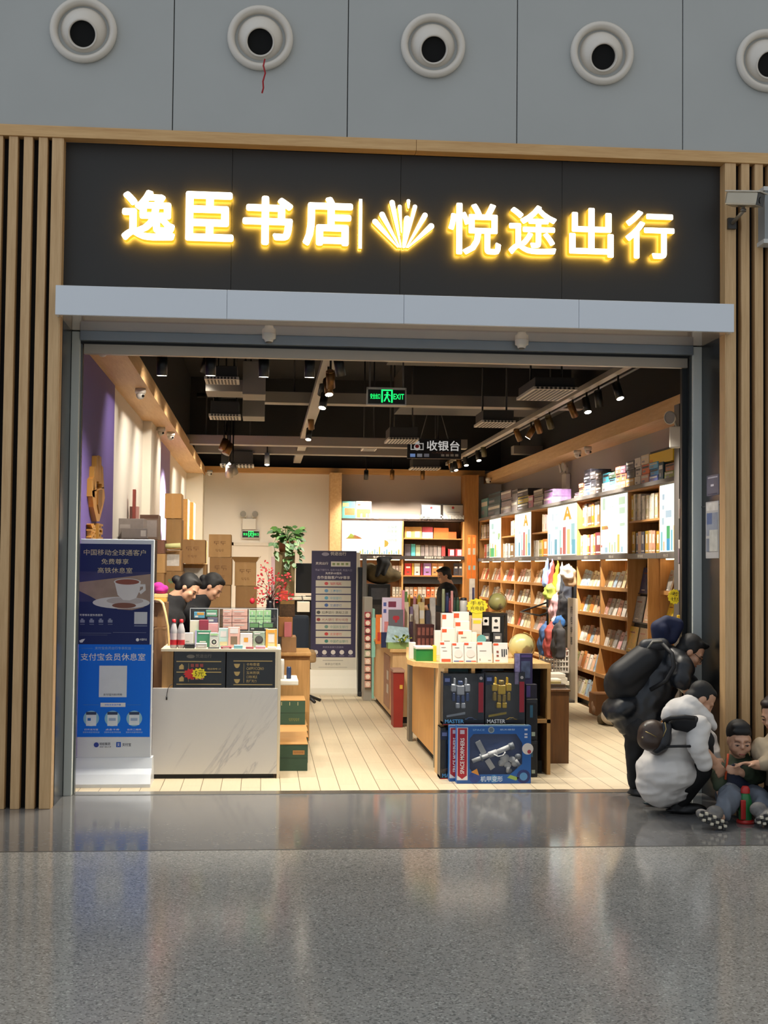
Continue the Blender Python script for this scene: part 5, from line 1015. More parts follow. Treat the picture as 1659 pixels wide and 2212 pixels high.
    m = MB().cyl(G(.22, .37), G(.44, .48), .017, .017, SW, 14).cyl(G(.44, .48), G(.55, .53), .024, .024, SW, 14).cyl(G(.55, .53), G(.72, .62), .019, .021, SW, 14).cyl(G(.72, .62), G(.78, .65), .028, .028, SG, 14).cyl(G(.33, .43), G(.35, .44), .03, .03, SG, 14)
    for (u, v, u2, v2) in ((.38, .5, .29, .72), (.42, .4, .5, .24)):
        p1 = G(u, v); p2 = G(u2, v2); d = (p2-p1).normalized(); n = V(-d.z, 0, d.x)*.022; m.hexa([p1-n, p1+n, p1+n+V(0, .005, 0), p1-n+V(0, .005, 0), p2-n, p2+n, p2+n+V(0, .005, 0), p2-n+V(0, .005, 0)], SW)
    m.tube([G(.5, .5, .02), G(.56, .46, .018), G(.63, .48, .018), G(.66, .54, .02)], .006, SW, 6); m.build('space_station_model', t)
    m = MB()
    for (u, v, r) in ((.66, .42, .04), (.62, .34, .03), (.70, .3, .03), (.76, .4, .028), (.8, .33, .03), (.84, .45, .026), (.72, .2, .026), (.88, .25, .03)): m.sph(G(u, v, .05), r, .024, r*.9, SW if r > .027 else SG, 12, 8)
    m.cyl(G(.62, .36, .03), G(.58, .3, .03), .014, .01, SW, 10).cyl(G(.8, .4, .03), G(.86, .3, .03), .014, .01, SW, 10).cyl(G(.7, .28, .03), G(.69, .18, .03), .016, .012, SW, 10).build('space_walker_model', t)
blue_box('large blue space toy box frontmost on the floor before the near counter', 0, .47); blue_box('large blue space toy box standing just behind the frontmost one', -16, .575)
t = thing('brown_cabinet', 'plain dark brown low cabinet right of the toy display', 'cabinet', (2.52, 2.0, 0))
BRW = WOOD('#4a3018', '#6b4724', 'z', .4, 'walnut_panel'); MB().box(2.385, 2.655, 1.515, 2.9, 0, .622, BRW, .003).build('cabinet_body', t); MB().box(2.375, 2.665, 1.5, 2.92, .622, .64, BRW, .003).build('cabinet_top', t)
for k, (x0, y0, x1, y1, Y, col, lab) in enumerate(((1183, 1485, 1224, 1493, 1.6, '#3a2a1c', 'dark brown book at the bottom on the brown cabinet'), (1185, 1478, 1222, 1485, 1.62, '#4a3828', 'brown book second on the brown cabinet'), (1180, 1472, 1212, 1478, 1.66, '#a8935c', 'olive yellow book on the brown stack'), (1190, 1468, 1214, 1472, 1.7, '#d8cfbe', 'cream paper on the book stack'))):
    pack('book', lab, 'book', x0, y0, x1, y1, Y, .2, c_(col, .06), None, None, 'books stacked on the brown cabinet')
t = thing('green_book', 'dark green book leaning against the toy cartons', 'book', (2.3, 1.6, .64))
a = P(1150, 1452, 1.5); b = P(1174, 1496, 1.5); MB().hexa([(b.x-.06, 1.5, .645), (b.x, 1.5, .645), (b.x, 1.54, .645), (b.x-.06, 1.54, .645), (a.x, 1.5, a.z), (a.x+.06, 1.5, a.z), (a.x+.06, 1.54, a.z), (a.x, 1.54, a.z)], M('#1b3a30', .5), .004).build('cover', t)
# ================= right wall bookcases, back bookcase =================
BC = WOOD('#a8743a', '#c9955a', 'z', .5, 'bookcase_wood'); BCY = WOOD('#a8743a', '#c9955a', 'y', .5, 'bookcase_shelf_wood'); DGREY = M('#5b5754', .5, 0, .05, 3)
FX = 4.1; BXW = 4.58; BAY = [3.03, 3.66, 4.885, 6.12, 7.365, 9.19, 10.4, 11.75, 13.04, 14.24, 15.45]
ZL0, ZL1, ZT = 1.80, 1.86, 2.575
def mat_cover(name, sc, kind):
    m, g, b = newmat(name); oi = g.add('ShaderNodeObjectInfo'); tc = g.add('ShaderNodeTexCoord')
    ad = g.add('ShaderNodeVectorMath', operation='ADD', i_0=tc.outputs['Object']); cb = g.add('ShaderNodeCombineXYZ', i_0=g.math('MULTIPLY', oi.outputs['Random'], 37.0), i_1=g.math('MULTIPLY', oi.outputs['Random'], 91.0)); g.l.new(cb.outputs[0], ad.inputs[1])
    n = g.add('ShaderNodeTexNoise', i_Vector=ad.outputs[0], i_Scale=sc, i_Detail=2.0)
    f = g.ramp(n.outputs[0], [(0, (0, 0, 0, 1)), (.56, (.6, .6, .6, 1)), (.64, (1, 1, 1, 1))], True)
    sp = g.add('ShaderNodeSeparateColor', i_0=oi.outputs['Color'])
    alt = g.add('ShaderNodeHueSaturation', i_Hue=.56, i_Saturation=1.3, i_Value=.62, i_Color=oi.outputs['Color'])
    g.l.new(g.mix(f, oi.outputs['Color'], alt.outputs[0]), b.inputs['Base Color']); b.inputs['Roughness'].default_value = .4
    return m
COV = mat_cover('book_cover', 14, 0); COV2 = mat_cover('picture_cover', 26, 0); PAGE = M('#d9d0bc', .7, 0, .05, 60); TITLE = M('#3a3330', .6, 0, .2, 40); TW = M('#e8e2d6', .6); TIT2 = M('#8a5648', .6, 0, .4, 50); LED = EM('#ffd9a0', 9, 'led_strip_warm')
PROTO = {}
def proto(kind):       # book meshes, cover or spine towards local -X, base at origin, thickness leaning back along +X
    if kind in PROTO: return PROTO[kind]
    mb = MB()
    if kind[0] == 'face':
        w, h, t = kind[1:]
        mb.box(0, .002, -w/2, w/2, 0, h, COV2 if w > .19 else COV).box(.002, t-.002, -w/2+.003, w/2-.003, .003, h-.003, PAGE).box(t-.002, t, -w/2, w/2, 0, h, COV).box(.0, t, w/2-.003, w/2, 0, h, COV)
        mb.quad([(-.0006, w*.36, h*.75), (-.0006, -w*.2, h*.75), (-.0006, -w*.2, h*.8), (-.0006, w*.36, h*.8)], TIT2); mb.quad([(-.0006, w*.3, h*.1), (-.0006, -w*.1, h*.1), (-.0006, -w*.1, h*.14), (-.0006, w*.3, h*.14)], TW)
    else:
        w, h, t = kind[1:]    # spine width along Y, depth t
        mb.box(0, t, -w/2, -w/2+.002, 0, h, COV).box(0, t, w/2-.002, w/2, 0, h, COV).box(-.001, .002, -w/2, w/2, 0, h, COV).box(.002, t-.004, -w/2+.002, w/2-.002, .003, h-.004, PAGE)
        mb.quad([(-.0016, w*.25, h*.45), (-.0016, -w*.25, h*.45), (-.0016, -w*.25, h*.85), (-.0016, w*.25, h*.85)], TITLE if kind[1] < .05 else TW); mb.quad([(-.0016, w*.4, h*.08), (-.0016, -w*.4, h*.08), (-.0016, -w*.4, h*.14), (-.0016, w*.4, h*.14)], TW)
    me = mb.build('book'); PROTO[kind] = me.data; bpy.data.objects.remove(me); return PROTO[kind]
PAL = {'white': '#e2dace', 'cream': '#dccba8', 'salmon': '#d99a80', 'pink': '#d6a2a0', 'red': '#b5473c', 'grey': '#9c9893', 'pale blue': '#9db4c4', 'olive': '#8f8a58', 'brown': '#84664a', 'yellow': '#dcb63c', 'orange': '#cf7a34', 'teal': '#5fa39c', 'navy': '#36406a', 'green': '#7fa04a', 'lilac': '#a99ac0', 'black': '#26242a', 'mustard': '#c99a2a', 'maroon': '#7a2e36', 'sky blue': '#6fb2d0', 'peach': '#e5b596'}
ORD = ['first', 'second', 'third', 'fourth', 'fifth', 'sixth', 'seventh', 'eighth', 'ninth', 'tenth', 'eleventh', 'twelfth']
def put(kind, loc, rot, colname, label, cat='book', group=None):
    o = bpy.data.objects.new('book' if cat == 'book' else cat, proto(kind)); COL.objects.link(o); o.location = loc; o.rotation_euler = rot
    c = lin(PAL[colname]); j = R.uniform(.85, 1.1); o.color = (c[0]*j, c[1]*j, c[2]*j, 1); tag(o, label, cat, group); return o
# lower display racks --------------------------------------------------------------
TZ = [1.45, 1.12, .74, .41, .10]; TN = ['top', 'second', 'third', 'fourth', 'bottom']; TXF = [FX, FX, FX, 4.03, 3.96]
def rack(y0, y1, lab, desc, tiers, cols, wid=.155, fill=.95, skip=()):
    t = thing('book_rack', lab, 'book rack', (4.3, (y0+y1)/2, 0), 'book racks along the right wall')
    for y in (y0, y1-.022):
        m = MB().prism([(TXF[4], .02), (BXW, .02), (BXW, ZL0), (FX, ZL0), (FX, .72)], y, y+.022, BC); m.build('side_panel', t)
    MB().box(FX+.3, FX+.32, y0+.022, y1-.022, .1, ZL0, WOOD('#b9783a', '#d89a58', 'z', .5, 'back_wood')).build('back_panel', t)
    MB().box(TXF[4]+.06, BXW, y0+.022, y1-.022, 0, .08, M('#2b2622', .6)).build('kick_plinth', t)
    for z, xf in zip(TZ, TXF):
        MB().box(xf, FX+.3, y0+.022, y1-.022, z-.022, z, BCY).box(xf, xf+.012, y0+.022, y1-.022, z, z+.02, BCY).build('shelf', t)
    MB().box(FX+.05, FX+.075, y0+.06, y1-.06, ZL0-.012, ZL0, LED).build('led_strip', t)
    for ti in tiers:
        if ti in skip: continue
        z, xf = TZ[ti], TXF[ti]; n = int((y1-y0-.06)/wid*fill); step = (y1-y0-.05)/n
        for k in range(n):
            cn = R.choice(cols); h = R.choice((.21, .225, .24)); y = y1-.04-step*(k+.5)
            put(('face', round(min(wid, step)-.012, 3), h, .018), (xf+.022, y, z+.001), (0, math.radians(R.uniform(15, 20)), R.uniform(-.05, .05)), cn, '%s book, %s from left, %s tier, %s' % (cn, ORD[k], TN[ti], desc), 'book', 'books on the %s' % desc)
light = ['white', 'white', 'cream', 'salmon', 'pink', 'cream', 'peach', 'grey', 'red']
near = ['white', 'cream', 'salmon', 'peach', 'pink', 'pale blue', 'olive', 'brown', 'orange']
rack(BAY[3], BAY[4], 'wooden book rack beside the hanging bags', 'rack beside the bag stand', range(5), near)
rack(BAY[2], BAY[3], 'wooden book rack with the wedge shaped end panel', 'rack with the wedge panel', range(3), near+['grey'], .16)
for i, (b0, d) in enumerate(((5, 'first rack past the bags'), (6, 'second rack past the bags'), (7, 'third rack past the bags'), (8, 'fourth rack past the bags'), (9, 'farthest rack past the bags'))):
    rack(BAY[b0], BAY[b0+1], 'wooden book rack along the right wall, the %s' % d, d, range(3 if i < 3 else 2), light, .21)
# magazine bay: inclined display
y0, y1 = BAY[1], BAY[2]
t = thing('magazine_rack', 'inclined black magazine rack next to the wedge shaped wooden panel', 'magazine rack', (4.3, (y0+y1)/2, 0), 'book racks along the right wall')
MB().hexa([(3.98, y0+.02, .1), (3.98, y1, .1), (4.5, y1, .1), (4.5, y0+.02, .1), (4.33, y0+.02, ZL0), (4.33, y1, ZL0), (4.5, y1, ZL0), (4.5, y0+.02, ZL0)], M('#1d1a18', .6)).build('slanted_board', t)
MB().box(3.98, BXW, y0, y0+.022, .02, ZL0, BC).build('side_panel', t)
ang = math.atan2(.35, ZL0-.1)
for r, (z, cs) in enumerate(((1.42, ('navy', 'red', 'pink')), (1.10, ('grey', 'peach', 'pale blue')), (.76, ('mustard', 'brown', 'teal')), (.42, ('grey', 'salmon', 'yellow')))):
    xf = 3.98+(z-.1)*.35/(ZL0-.1); MB().box(xf-.035, xf+.01, y0+.03, y1-.01, z-.012, z, M('#3a342e', .5)).build('ledge', t)
    for k, cn in enumerate(cs):
        y = y1-.2-k*.4+r*.03
        put(('face', .33, .29, .012), (xf-.028, y, z+.001), (0, ang*.9, 0), cn, '%s magazine, %s row of the inclined rack, %s from left' % (cn, ('top', 'second', 'third', 'bottom')[r], ORD[k]), 'magazine', 'magazines on the inclined rack')
rack(BAY[0], BAY[1], 'narrow wooden book rack nearest the doorway', 'narrow rack nearest the doorway', range(3), ['grey', 'cream', 'yellow', 'brown'], .2)
star(1457, 1289, 15, 17, 2.85, ('考', '也'), 'yellow starburst card with handwriting on the rack nearest the doorway')
# header strip
t = thing('header_strip', 'long grey header strip with small labels between light boxes and racks', 'shelf header', (4.1, 9.2, ZL0))
for a, b in zip(BAY, BAY[1:]): MB().box(FX-.03, FX, a+.002, b-.002, ZL0, ZL1, DGREY, .003).build('strip_segment', t)
MB().box(FX, BXW, BAY[0], BAY[-1], ZL0+.02, ZL1, DGREY).build('shelf_board', t)
Mr = lambda y, z, x=FX-.031: Matrix(((0, 0, -1, x), (-1, 0, 0, y), (0, 1, 0, z), (0, 0, 0, 1)))
for i, (a, b) in enumerate(zip(BAY, BAY[1:])):
    MB().text(('畅销小说 文学', '期刊杂志', '畅销小说', '经管励志', '箱包饰品', '文学小说', '青春文学', '历史传记', '生活百科', '少儿读物')[i], 0, 0, .034, 0, M('#d8d2c6', .5), w=.2 if b-a > .7 else .16, mat=Mr((a+b)/2, (ZL0+ZL1)/2)).build('label_print', t)
# upper boards and cubbies
tb_ = solo('top_board', MB().box(FX-.02, BXW, BAY[0], BAY[-1], ZT, ZT+.045, DGREY, .003), 'long dark grey top board carrying boxed sets above the light boxes', 'shelf', None)
MB().box(BXW-.05, BXW-.03, BAY[0]+.1, BAY[-1]-.1, ZT+.046, ZT+.056, EM('#ffe0cc', 7)).build('led_strip', tb_)
def cubby(y0, y1, lab, desc, up, lo):
    t = thing('bookcase', lab, 'bookcase', (4.3, (y0+y1)/2, ZL1))
    for y in (y0, y1-.02): MB().box(FX, BXW, y, y+.02, ZL1, ZT, BC).build('side_panel', t)
    MB().box(BXW-.02, BXW, y0+.02, y1-.02, ZL1, ZT, WOOD('#8a5c2c', '#a87440', 'z', .5, 'dark_back_wood')).build('back_panel', t)
    zm = 2.205; MB().box(FX+.01, BXW-.02, y0+.02, y1-.02, zm, zm+.022, BCY).build('shelf', t); MB().box(FX, BXW, y0+.02, y1-.02, ZT-.02, ZT, BCY).build('top_shelf', t)
    for z, items, nm in ((zm+.023, up, 'upper'), (ZL1+.001, lo, 'lower')):
        y = y1-.03; k = 0
        for cn, w, h in items:
            if cn is None: y -= w; continue
            lean = R.uniform(.0, .02)
            put(('spine', w-.003, h, .16), (FX+.03+R.uniform(0, .02), y-w/2, z), (lean*0, 0, 0), cn, '%s book, %s from left, %s shelf of the %s' % (cn, ORD[k], nm, desc), 'book', 'books in the %s' % desc); y -= w; k += 1
S_ = lambda cols, w, h: [(c, w*R.uniform(.9, 1.1), h*R.uniform(.94, 1.03)) for c in cols]
cubby(BAY[1], BAY[2], 'wooden cubby nearest the doorway with white and yellow book sets', 'cubby nearest the doorway', S_(['yellow', 'white', 'cream', 'white'], .09, .3)+[(None, .05, 0)]+S_(['white', 'cream', 'white', 'white', 'cream'], .11, .27), S_(['mustard', 'navy', 'peach', 'navy', 'mustard', 'peach', 'salmon', 'mustard'], .135, .24))
cubby(BAY[3], BAY[4], 'wooden cubby with brown books above and red spines below', 'second cubby from the doorway', [(None, .1, 0)]+S_(['brown', 'grey', 'brown', 'brown', 'orange', 'grey', 'brown'], .13, .3), S_(['salmon', 'white', 'white', 'peach', 'yellow', 'red', 'white', 'cream', 'orange'], .09, .26)+S_(['maroon'], .3, .28))
cubby(BAY[5], BAY[6], 'wooden cubby between the two letter A light boxes', 'third cubby from the doorway', [(None, .62, 0)]+S_(['cream', 'white', 'pink', 'white', 'cream'], .095, .26), S_(['white', 'cream', 'white', 'white', 'yellow', 'green', 'yellow', 'yellow'], .085, .25)+S_(['orange'], .32, .27))
cubby(BAY[7], BAY[8], 'wooden cubby left of the smaller letter A light box', 'fourth cubby from the doorway', [(None, .7, 0)]+S_(['white', 'white', 'peach', 'white'], .11, .25), S_(['white', 'cream', 'white', 'grey', 'white', 'white'], .11, .24)+S_(['brown'], .38, .24))
cubby(BAY[9], BAY[10], 'wooden cubby farthest from the doorway with grey brown sets', 'farthest cubby', S_(['grey', 'cream', 'brown', 'grey', 'brown', 'grey', 'brown', 'cream'], .13, .27), [(None, .45, 0)]+S_(['red', 'salmon', 'grey', 'teal', 'teal', 'green'], .11, .26))
LITW = EM('#f4fff6', 1.25, 'light_box_white')
def lightbox(y0, y1, lab, art, ac):
    t = thing('light_box', lab, 'light box', (4.2, (y0+y1)/2, ZL1)); MB().box(FX, FX+.12, y0, y1, ZL1, ZT, M('#c8c4ba', .4)).build('frame', t)
    lp = MB().box(FX-.004, FX, y0+.02, y1-.02, ZL1+.01, ZT-.02, LITW).build('lit_panel', t)
    w = y1-y0; h = ZT-ZL1; m = MB(); f = lambda u, v: (FX-.006, y1-w*u, ZL1+h*v)
    def q(u0, u1, v0, v1, c, i=0): m.quad([f(u, v)[:0]+(FX-.006-.0004*i,)+f(u, v)[1:] for u, v in ((u0, v0), (u1, v0), (u1, v1), (u0, v1))], EM(c, .95))
    bars = {'A': ((.05, .11, .03, .45, '#a8d4ec'), (.14, .18, .03, .3, '#bfe2ea'), (.27, .36, .03, .33, '#5fb4c8'), (.44, .5, .03, .5, '#b8e4dc'), (.47, .53, .03, .16, '#e2786a'), (.56, .66, .03, .55, '#d8605c'), (.7, .8, .03, .5, '#f0dc8c'), (.84, .95, .2, .6, '#a0d8d8'), (.86, .97, .03, .3, '#58bcd0'), (.28, .4, .52, .58, '#cfeaea'), (.2, .23, .7, .84, '#c4dce2'), (.3, .4, .8, .82, '#d8ecec')),
            'leaf': ((.05, .45, .03, .25, '#38cc78'), (.1, .14, .03, .4, '#f0d860'), (.5, .62, .03, .33, '#e8e060'), (.3, .36, .25, .36, '#f0c050'), (.66, .72, .03, .2, '#a8d8b0'), (.2, .4, .72, .86, '#c8ece0'), (.3, .55, .6, .66, '#d4eeda'), (.78, .95, .5, .6, '#b8e08c'), (.8, .9, .45, .5, '#88c880')),
            'hill': ((.1, .2, .75, .95, '#d4ecd0'), (.7, .92, .8, .92, '#cfe8c4'), (.72, .92, .65, .75, '#d4ecd0'), (.74, .92, .45, .5, '#d4ecd0'), (.32, .55, .78, .79, '#e0eee0'), (.07, .3, .42, .48, '#e8b83c'), (.18, .32, .42, .46, '#dc8858'), (.66, .74, .03, .32, '#f0dc6c'), (.2, .3, .03, .12, '#b8dce8'), (.36, .4, .03, .2, '#d8ec98'), (.45, .5, .03, .16, '#e8e8a0'), (.56, .6, .03, .2, '#c8e4b0'), (.8, .86, .03, .12, '#b0dce8'), (.05, .1, .12, .16, '#e07060')),
            'edge': ((.1, .2, .03, .3, '#8cd4d8'), (.25, .3, .03, .16, '#f0b848'), (.42, .6, .2, .38, '#30b868'), (.42, .6, .03, .2, '#28a8d8'), (.66, .74, .03, .32, '#80d0e0'), (.8, .9, .03, .38, '#f0d060'), (.2, .32, .76, .84, '#c0d4e0'), (.2, .3, .62, .68, '#c8dce4'), (.38, .7, .5, .6, '#c4dce8'), (.18, .3, .4, .5, '#c8e0e4'))}[art]
    for i, b in enumerate(bars): q(*b, i)
    if art == 'A':
        for pl in (((.58, .68), (.66, .68), (.74, .93), (.7, .93)), ((.86, .68), (.78, .68), (.7, .93), (.74, .93)), ((.64, .74), (.8, .74), (.77, .8), (.67, .8))): m.quad([(FX-.012,)+f(u, v)[1:] for u, v in pl], EM('#f0b428', .95))
    m.build('printed_art', lp)
lightbox(BAY[0], BAY[1], 'narrow light box with green and blue bars nearest the doorway', 'edge', 0); lightbox(BAY[2], BAY[3], 'light box with small yellow hill picture', 'hill', 0)
lightbox(BAY[4], BAY[5], 'wide light box with yellow letter A and red bar', 'A', 0); lightbox(BAY[6], BAY[7], 'smaller light box with yellow letter A and magenta bar', 'A', 1); lightbox(BAY[8], BAY[9], 'farthest right wall light box with bright green block', 'leaf', 0)
# boxed sets on the top board
ZTB = ZT+.046
def topbox(x0, x1, ys, cols, lab, nm='book_set'):
    ya = PX(x1, 1050, 4.18).y; yb = PX(x0, 1050, 4.18).y; z1 = PX((x0+x1)/2, ys, 4.18).z; n = len(cols); z0 = ZTB
    if z1 < z0+.06: z1 = z0+.06*n
    h = (z1-z0)/n
    for k, c in enumerate(cols):      # from the bottom up
        c = c if isinstance(c, tuple) else (c, .12)
        m = MB().box(4.14+.01*(k % 2), 4.42, ya+.004, yb-.004, z0+h*k, z0+h*(k+1)-.002, M(c[0], .45, 0, c[1], 28), .004, 1)
        zc = z0+h*k; X = 4.139+.01*(k % 2)-.0005
        m.quad([(X, yb-.03, zc+h*.6), (X, ya+.03, zc+h*.6), (X, ya+.03, zc+h*.82), (X, yb-.03, zc+h*.82)], M('#d8d2c8' if k % 2 == 0 else '#2a2830', .5, 0, .3, 40))
        m.quad([(X, yb-.05, zc+h*.2), (X, (ya+yb)/2, zc+h*.2), (X, (ya+yb)/2, zc+h*.4), (X, yb-.05, zc+h*.4)], M('#8a8690', .5, 0, .5, 40))
        where = '' if n == 1 else (', at the bottom of its stack' if k == 0 else (', at the top of its stack' if k == n-1 else ', %s up in its stack' % ORD[k]))
        solo(nm, m, lab+where, 'boxed set', 'boxed sets on the top board')
topbox(1246, 1256, 1064, ['#8a5a54', '#6a5a68'], 'small brownish box set left of the dark stacks'); topbox(1256, 1266, 1044, ['#9a5a48', '#b06a4a', '#8a5040'], 'orange brown box set beside the patterned stack')
topbox(1267, 1281, 1014, [('#5a6a88', .8), ('#7a80a0', .9), ('#2c2c34', 1), ('#3c3a44', 1)], 'blue black patterned set before the dark stacks'); topbox(1281, 1293, 1018, [('#6a625e', .9), ('#3a3a40', 1), ('#4a4648', .9)], 'black and white patterned set in the near group'); topbox(1293, 1306, 1020, [('#4a423e', .6), ('#3a3432', .6), ('#544a46', .6)], 'dark brown set right of the black and white one')
topbox(1307, 1321, 1022, [('#cfd6d6', .1), ('#4aa6c0', .3)], 'cyan set with pale base, left one'); topbox(1321, 1335, 1020, [('#c8d2d4', .1), ('#5ab0c4', .4), ('#3a4a3a', .8)], 'cyan set with dark top, right one'); topbox(1336, 1347, 1008, [('#c4785e', .3), ('#c05a40', .3), ('#7a4a3c', .8)], 'red orange set, left of the pair'); topbox(1347, 1358, 1006, [('#b86a54', .3), ('#b4523c', .4), ('#5a3a44', .8)], 'red orange set, right of the pair')
topbox(1359, 1377, 996, ['#c89c5c', ('#3a3a3e', 1), ('#4a4a50', 1)], 'tan and black grid set'); topbox(1378, 1391, 989, [('#dcd4cc', .2), ('#d4ccc6', .4), ('#d8d0ca', .3)], 'white set with black marks'); topbox(1392, 1409, 982, ['#d8a08c', '#d66a3c', '#d8c8b0'], 'white orange set beside the blue boxes'); topbox(1410, 1429, 998, ['#6a74b8', '#4a98d0', '#58a8dc'], 'sky blue set under the yellow box'); topbox(1430, 1441, 998, ['#1c3a48'], 'dark teal set under the yellow box'); topbox(1443, 1464, 1000, [('#9aa460', .7), ('#b0704c', .7)], 'red green picture set nearest the doorway')
ya = PX(1464, 985, 4.2).y; yb = PX(1411, 985, 4.2).y; z0 = PX(1437, 998, 4.15).z
t = thing('yellow_gift_box', 'large bright yellow gift box lying on top of the blue sets', 'gift box', (4.28, (ya+yb)/2, z0)); MB().box(4.15, 4.45, ya, yb, z0+.001, z0+.125, M('#e0b818', .4, 0, .03), .004).build('box_body', t); MB().box(4.16, 4.44, ya+.02, yb-.02, z0+.125, z0+.15, M('#2a221a', .6), .004).build('dark_lid', t); MB().quad([(4.149, yb-.05, z0+.03), (4.149, yb-.16, z0+.03), (4.149, yb-.16, z0+.06), (4.149, yb-.05, z0+.06)], M('#c8781c', .5)).build('print', t)
topbox(1044, 1058, 1077, ['#5f8c8e'], 'teal book set farthest on the top board'); topbox(1059, 1085, 1064, [('#5a6a74', .6), '#23454e'], 'dark teal set beside the farthest one'); topbox(1087, 1109, 1060, [('#a49a9a', .4), ('#9a8a90', .5), ('#8a7a7c', .5)], 'pinkish grey set in the far group'); topbox(1110, 1122, 1057, [('#8a827e', .6), ('#7a7478', .6)], 'grey patterned set in the far group'); topbox(1123, 1146, 1057, [('#3a3830', .8), ('#b09c34', .7), ('#26242a', .4)], 'black yellow set in the far group'); topbox(1147, 1157, 1070, ['#b87484'], 'dusty pink set in the far group'); topbox(1158, 1178, 1057, [('#a8a294', .4), ('#a89c8c', .6), ('#8a8072', .5)], 'cream patterned set in the far group'); topbox(1180, 1199, 1058, [('#a878a8', .5), ('#8a6a9a', .5)], 'violet pink set ending the far group')
# ---- bag stand in the open bay
t = thing('bag_stand', 'black wire bag stand in the open bay between the book racks', 'bag stand', (4.0, 8.2, 0))
MB().tube([(4.05, 7.6, 0), (4.05, 7.6, 1.72)], .018, M('#101010', .4), 8).build('upright', t); MB().tube([(4.05, 8.95, 0), (4.05, 8.95, 1.72)], .018, M('#101010', .4), 8).build('upright', t)
MB().tube([(4.05, 7.5, 1.7), (4.05, 9.05, 1.7)], .014, M('#101010', .4), 8).build('rail', t); MB().tube([(4.05, 7.6, 1.2), (3.66, 7.6, 1.06), (3.66, 8.95, 1.06), (4.05, 8.95, 1.2)], .012, M('#101010', .4), 8).build('front_rail', t); MB().tube([(4.0, 7.5, 1.12), (4.0, 9.05, 1.12)], .014, M('#101010', .4), 8).build('rail', t)
MB().box(4.1, 4.14, 7.55, 9.0, .05, 1.5, M('#18171a', .7)).build('back_board', t)
def bag(px, py, w, h, X, col, lab, nm='bag', strap=True, var=.2):
    p = PX(px, py, X); m = M(col, .8, 0, var, 12); o = p-V(0, 0, h/2)
    if nm == 'umbrella':
        b = blob(nm, [('c', p+V(0, 0, h*.5), p-V(0, 0, h*.4), w*.2, w*.44), ('c', p+V(-.03, w*.2, h*.2), p+V(-.04, w*.25, -h*.45), w*.15, w*.2), ('c', p+V(0, 0, h*.5), p+V(0, 0, h*.68), .012, .012)], .014, m, None, o, 2, .02, (14, 14, 3)); return tag(b, lab, 'umbrella', 'folded umbrellas on the wire stand')
    b = blob(nm, [('b', (p.x-.06, p.x+.06, p.y-w/2, p.y+w/2, p.z-h/2, p.z+h*.35), .03), ('e', p+V(0, 0, h*.28), (.055, w*.42, h*.22)), ('e', p+V(-.04, 0, -h*.15), (.05, w*.38, h*.25))]+([('c', p+V(0, -w*.12, h*.4), p+V(.02, -w*.04, h*.58), .012, .012), ('c', p+V(0, w*.12, h*.4), p+V(.02, w*.04, h*.58), .012, .012)] if strap else []), .014, m, None, o, 2, .014, (9, 9, 6))
    return tag(b, lab, 'bag' if nm != 'umbrella' else 'umbrella', 'bags on the wire stand' if nm == 'bag' else 'folded umbrellas on the wire stand')
for px, py, w, h, col, lab in ((1182, 1240, .2, .28, '#8aa0d0', 'pale blue folded umbrella first on the stand rail'), (1192, 1245, .2, .3, '#b89acc', 'lilac folded umbrella on the stand rail'), (1194, 1252, .18, .32, '#d8483c', 'red folded umbrella on the stand rail'), (1204, 1252, .18, .32, '#dca828', 'yellow folded umbrella on the stand rail'), (1213, 1253, .16, .3, '#b4aca0', 'beige grey folded umbrella on the stand rail')): bag(px, py, w*.72, h*1.15, 3.95, col, lab, 'umbrella', False)
for px, py, w, h, X, col, lab in ((1221, 1262, .3, .45, 4.0, '#3c404c', 'dark slate bag hanging under the rail right end'), (1232, 1245, .22, .25, 3.9, '#b49878', 'tan fluffy charm bag near the right end'), (1226, 1236, .2, .18, 3.85, '#d6ccc0', 'cream fluffy charm bag on top at the right end'), (1188, 1278, .26, .2, 3.8, '#a8b84c', 'green and white pouch hanging in front'), (1200, 1276, .2, .24, 3.95, '#5c6a3c', 'olive pouch behind the green and white one'), (1200, 1312, .36, .34, 3.85, '#c49a9c', 'dusty pink bag in the middle of the stand'), (1213, 1318, .34, .42, 3.9, '#141318', 'black bag right of the dusty pink one'), (1203, 1345, .2, .16, 3.8, '#d0c4c4', 'pale pouch below the dusty pink bag'), (1209, 1342, .14, .14, 3.78, '#2c5c94', 'small blue pouch below the black bag'), (1176, 1382, .24, .4, 3.6, '#4c6c9c', 'blue backpack lowest left on the stand'), (1188, 1384, .2, .42, 3.62, '#c85c54', 'coral backpack next to the blue one'), (1206, 1384, .34, .44, 3.68, '#4c4a4c', 'dark grey backpack next to the coral one')): bag(px, py, w, h, X, col, lab)
t = thing('display_board', 'tall pale standing board with dark vertical lettering beside the bags', 'board', (3.95, 7.3, 0)); a = PX(1226, 1370, 3.92); b = PX(1243, 1370, 3.92); z1 = PX(1235, 1292, 3.92).z
MB().box(3.92, 3.95, b.y, a.y, 0, z1, M('#b8aa94', .5)).build('board_panel', t); m = MB()
for k, s in enumerate('箱包特惠'): m.text(s, 0, 0, .1, 0, M('#4a443c', .6), w=.12, bold=.02, mat=Mr((a.y+b.y)/2, z1-.15-k*.13, 3.919))
m.build('print', t); MB().box(3.85, 3.95, b.y+.02, a.y-.02, 0, .03, M('#3a342e', .5)).build('foot', t)
t = thing('wire_basket', 'white plastic lattice basket on the floor before the bag stand', 'basket', (3.5, 7.4, .0)); a = rc(1178, 1406, 1228, 1452, 6.9); m = MB(); x0, x1, z0, z1 = a; W_ = M('#cfc8bc', .5)
for k in range(9):
    x = x0+(x1-x0)*k/8; m.box(x-.007, x+.007, 6.9, 6.91, z0, z1, W_).box(x-.007, x+.007, 7.25, 7.26, z0, z1, W_)
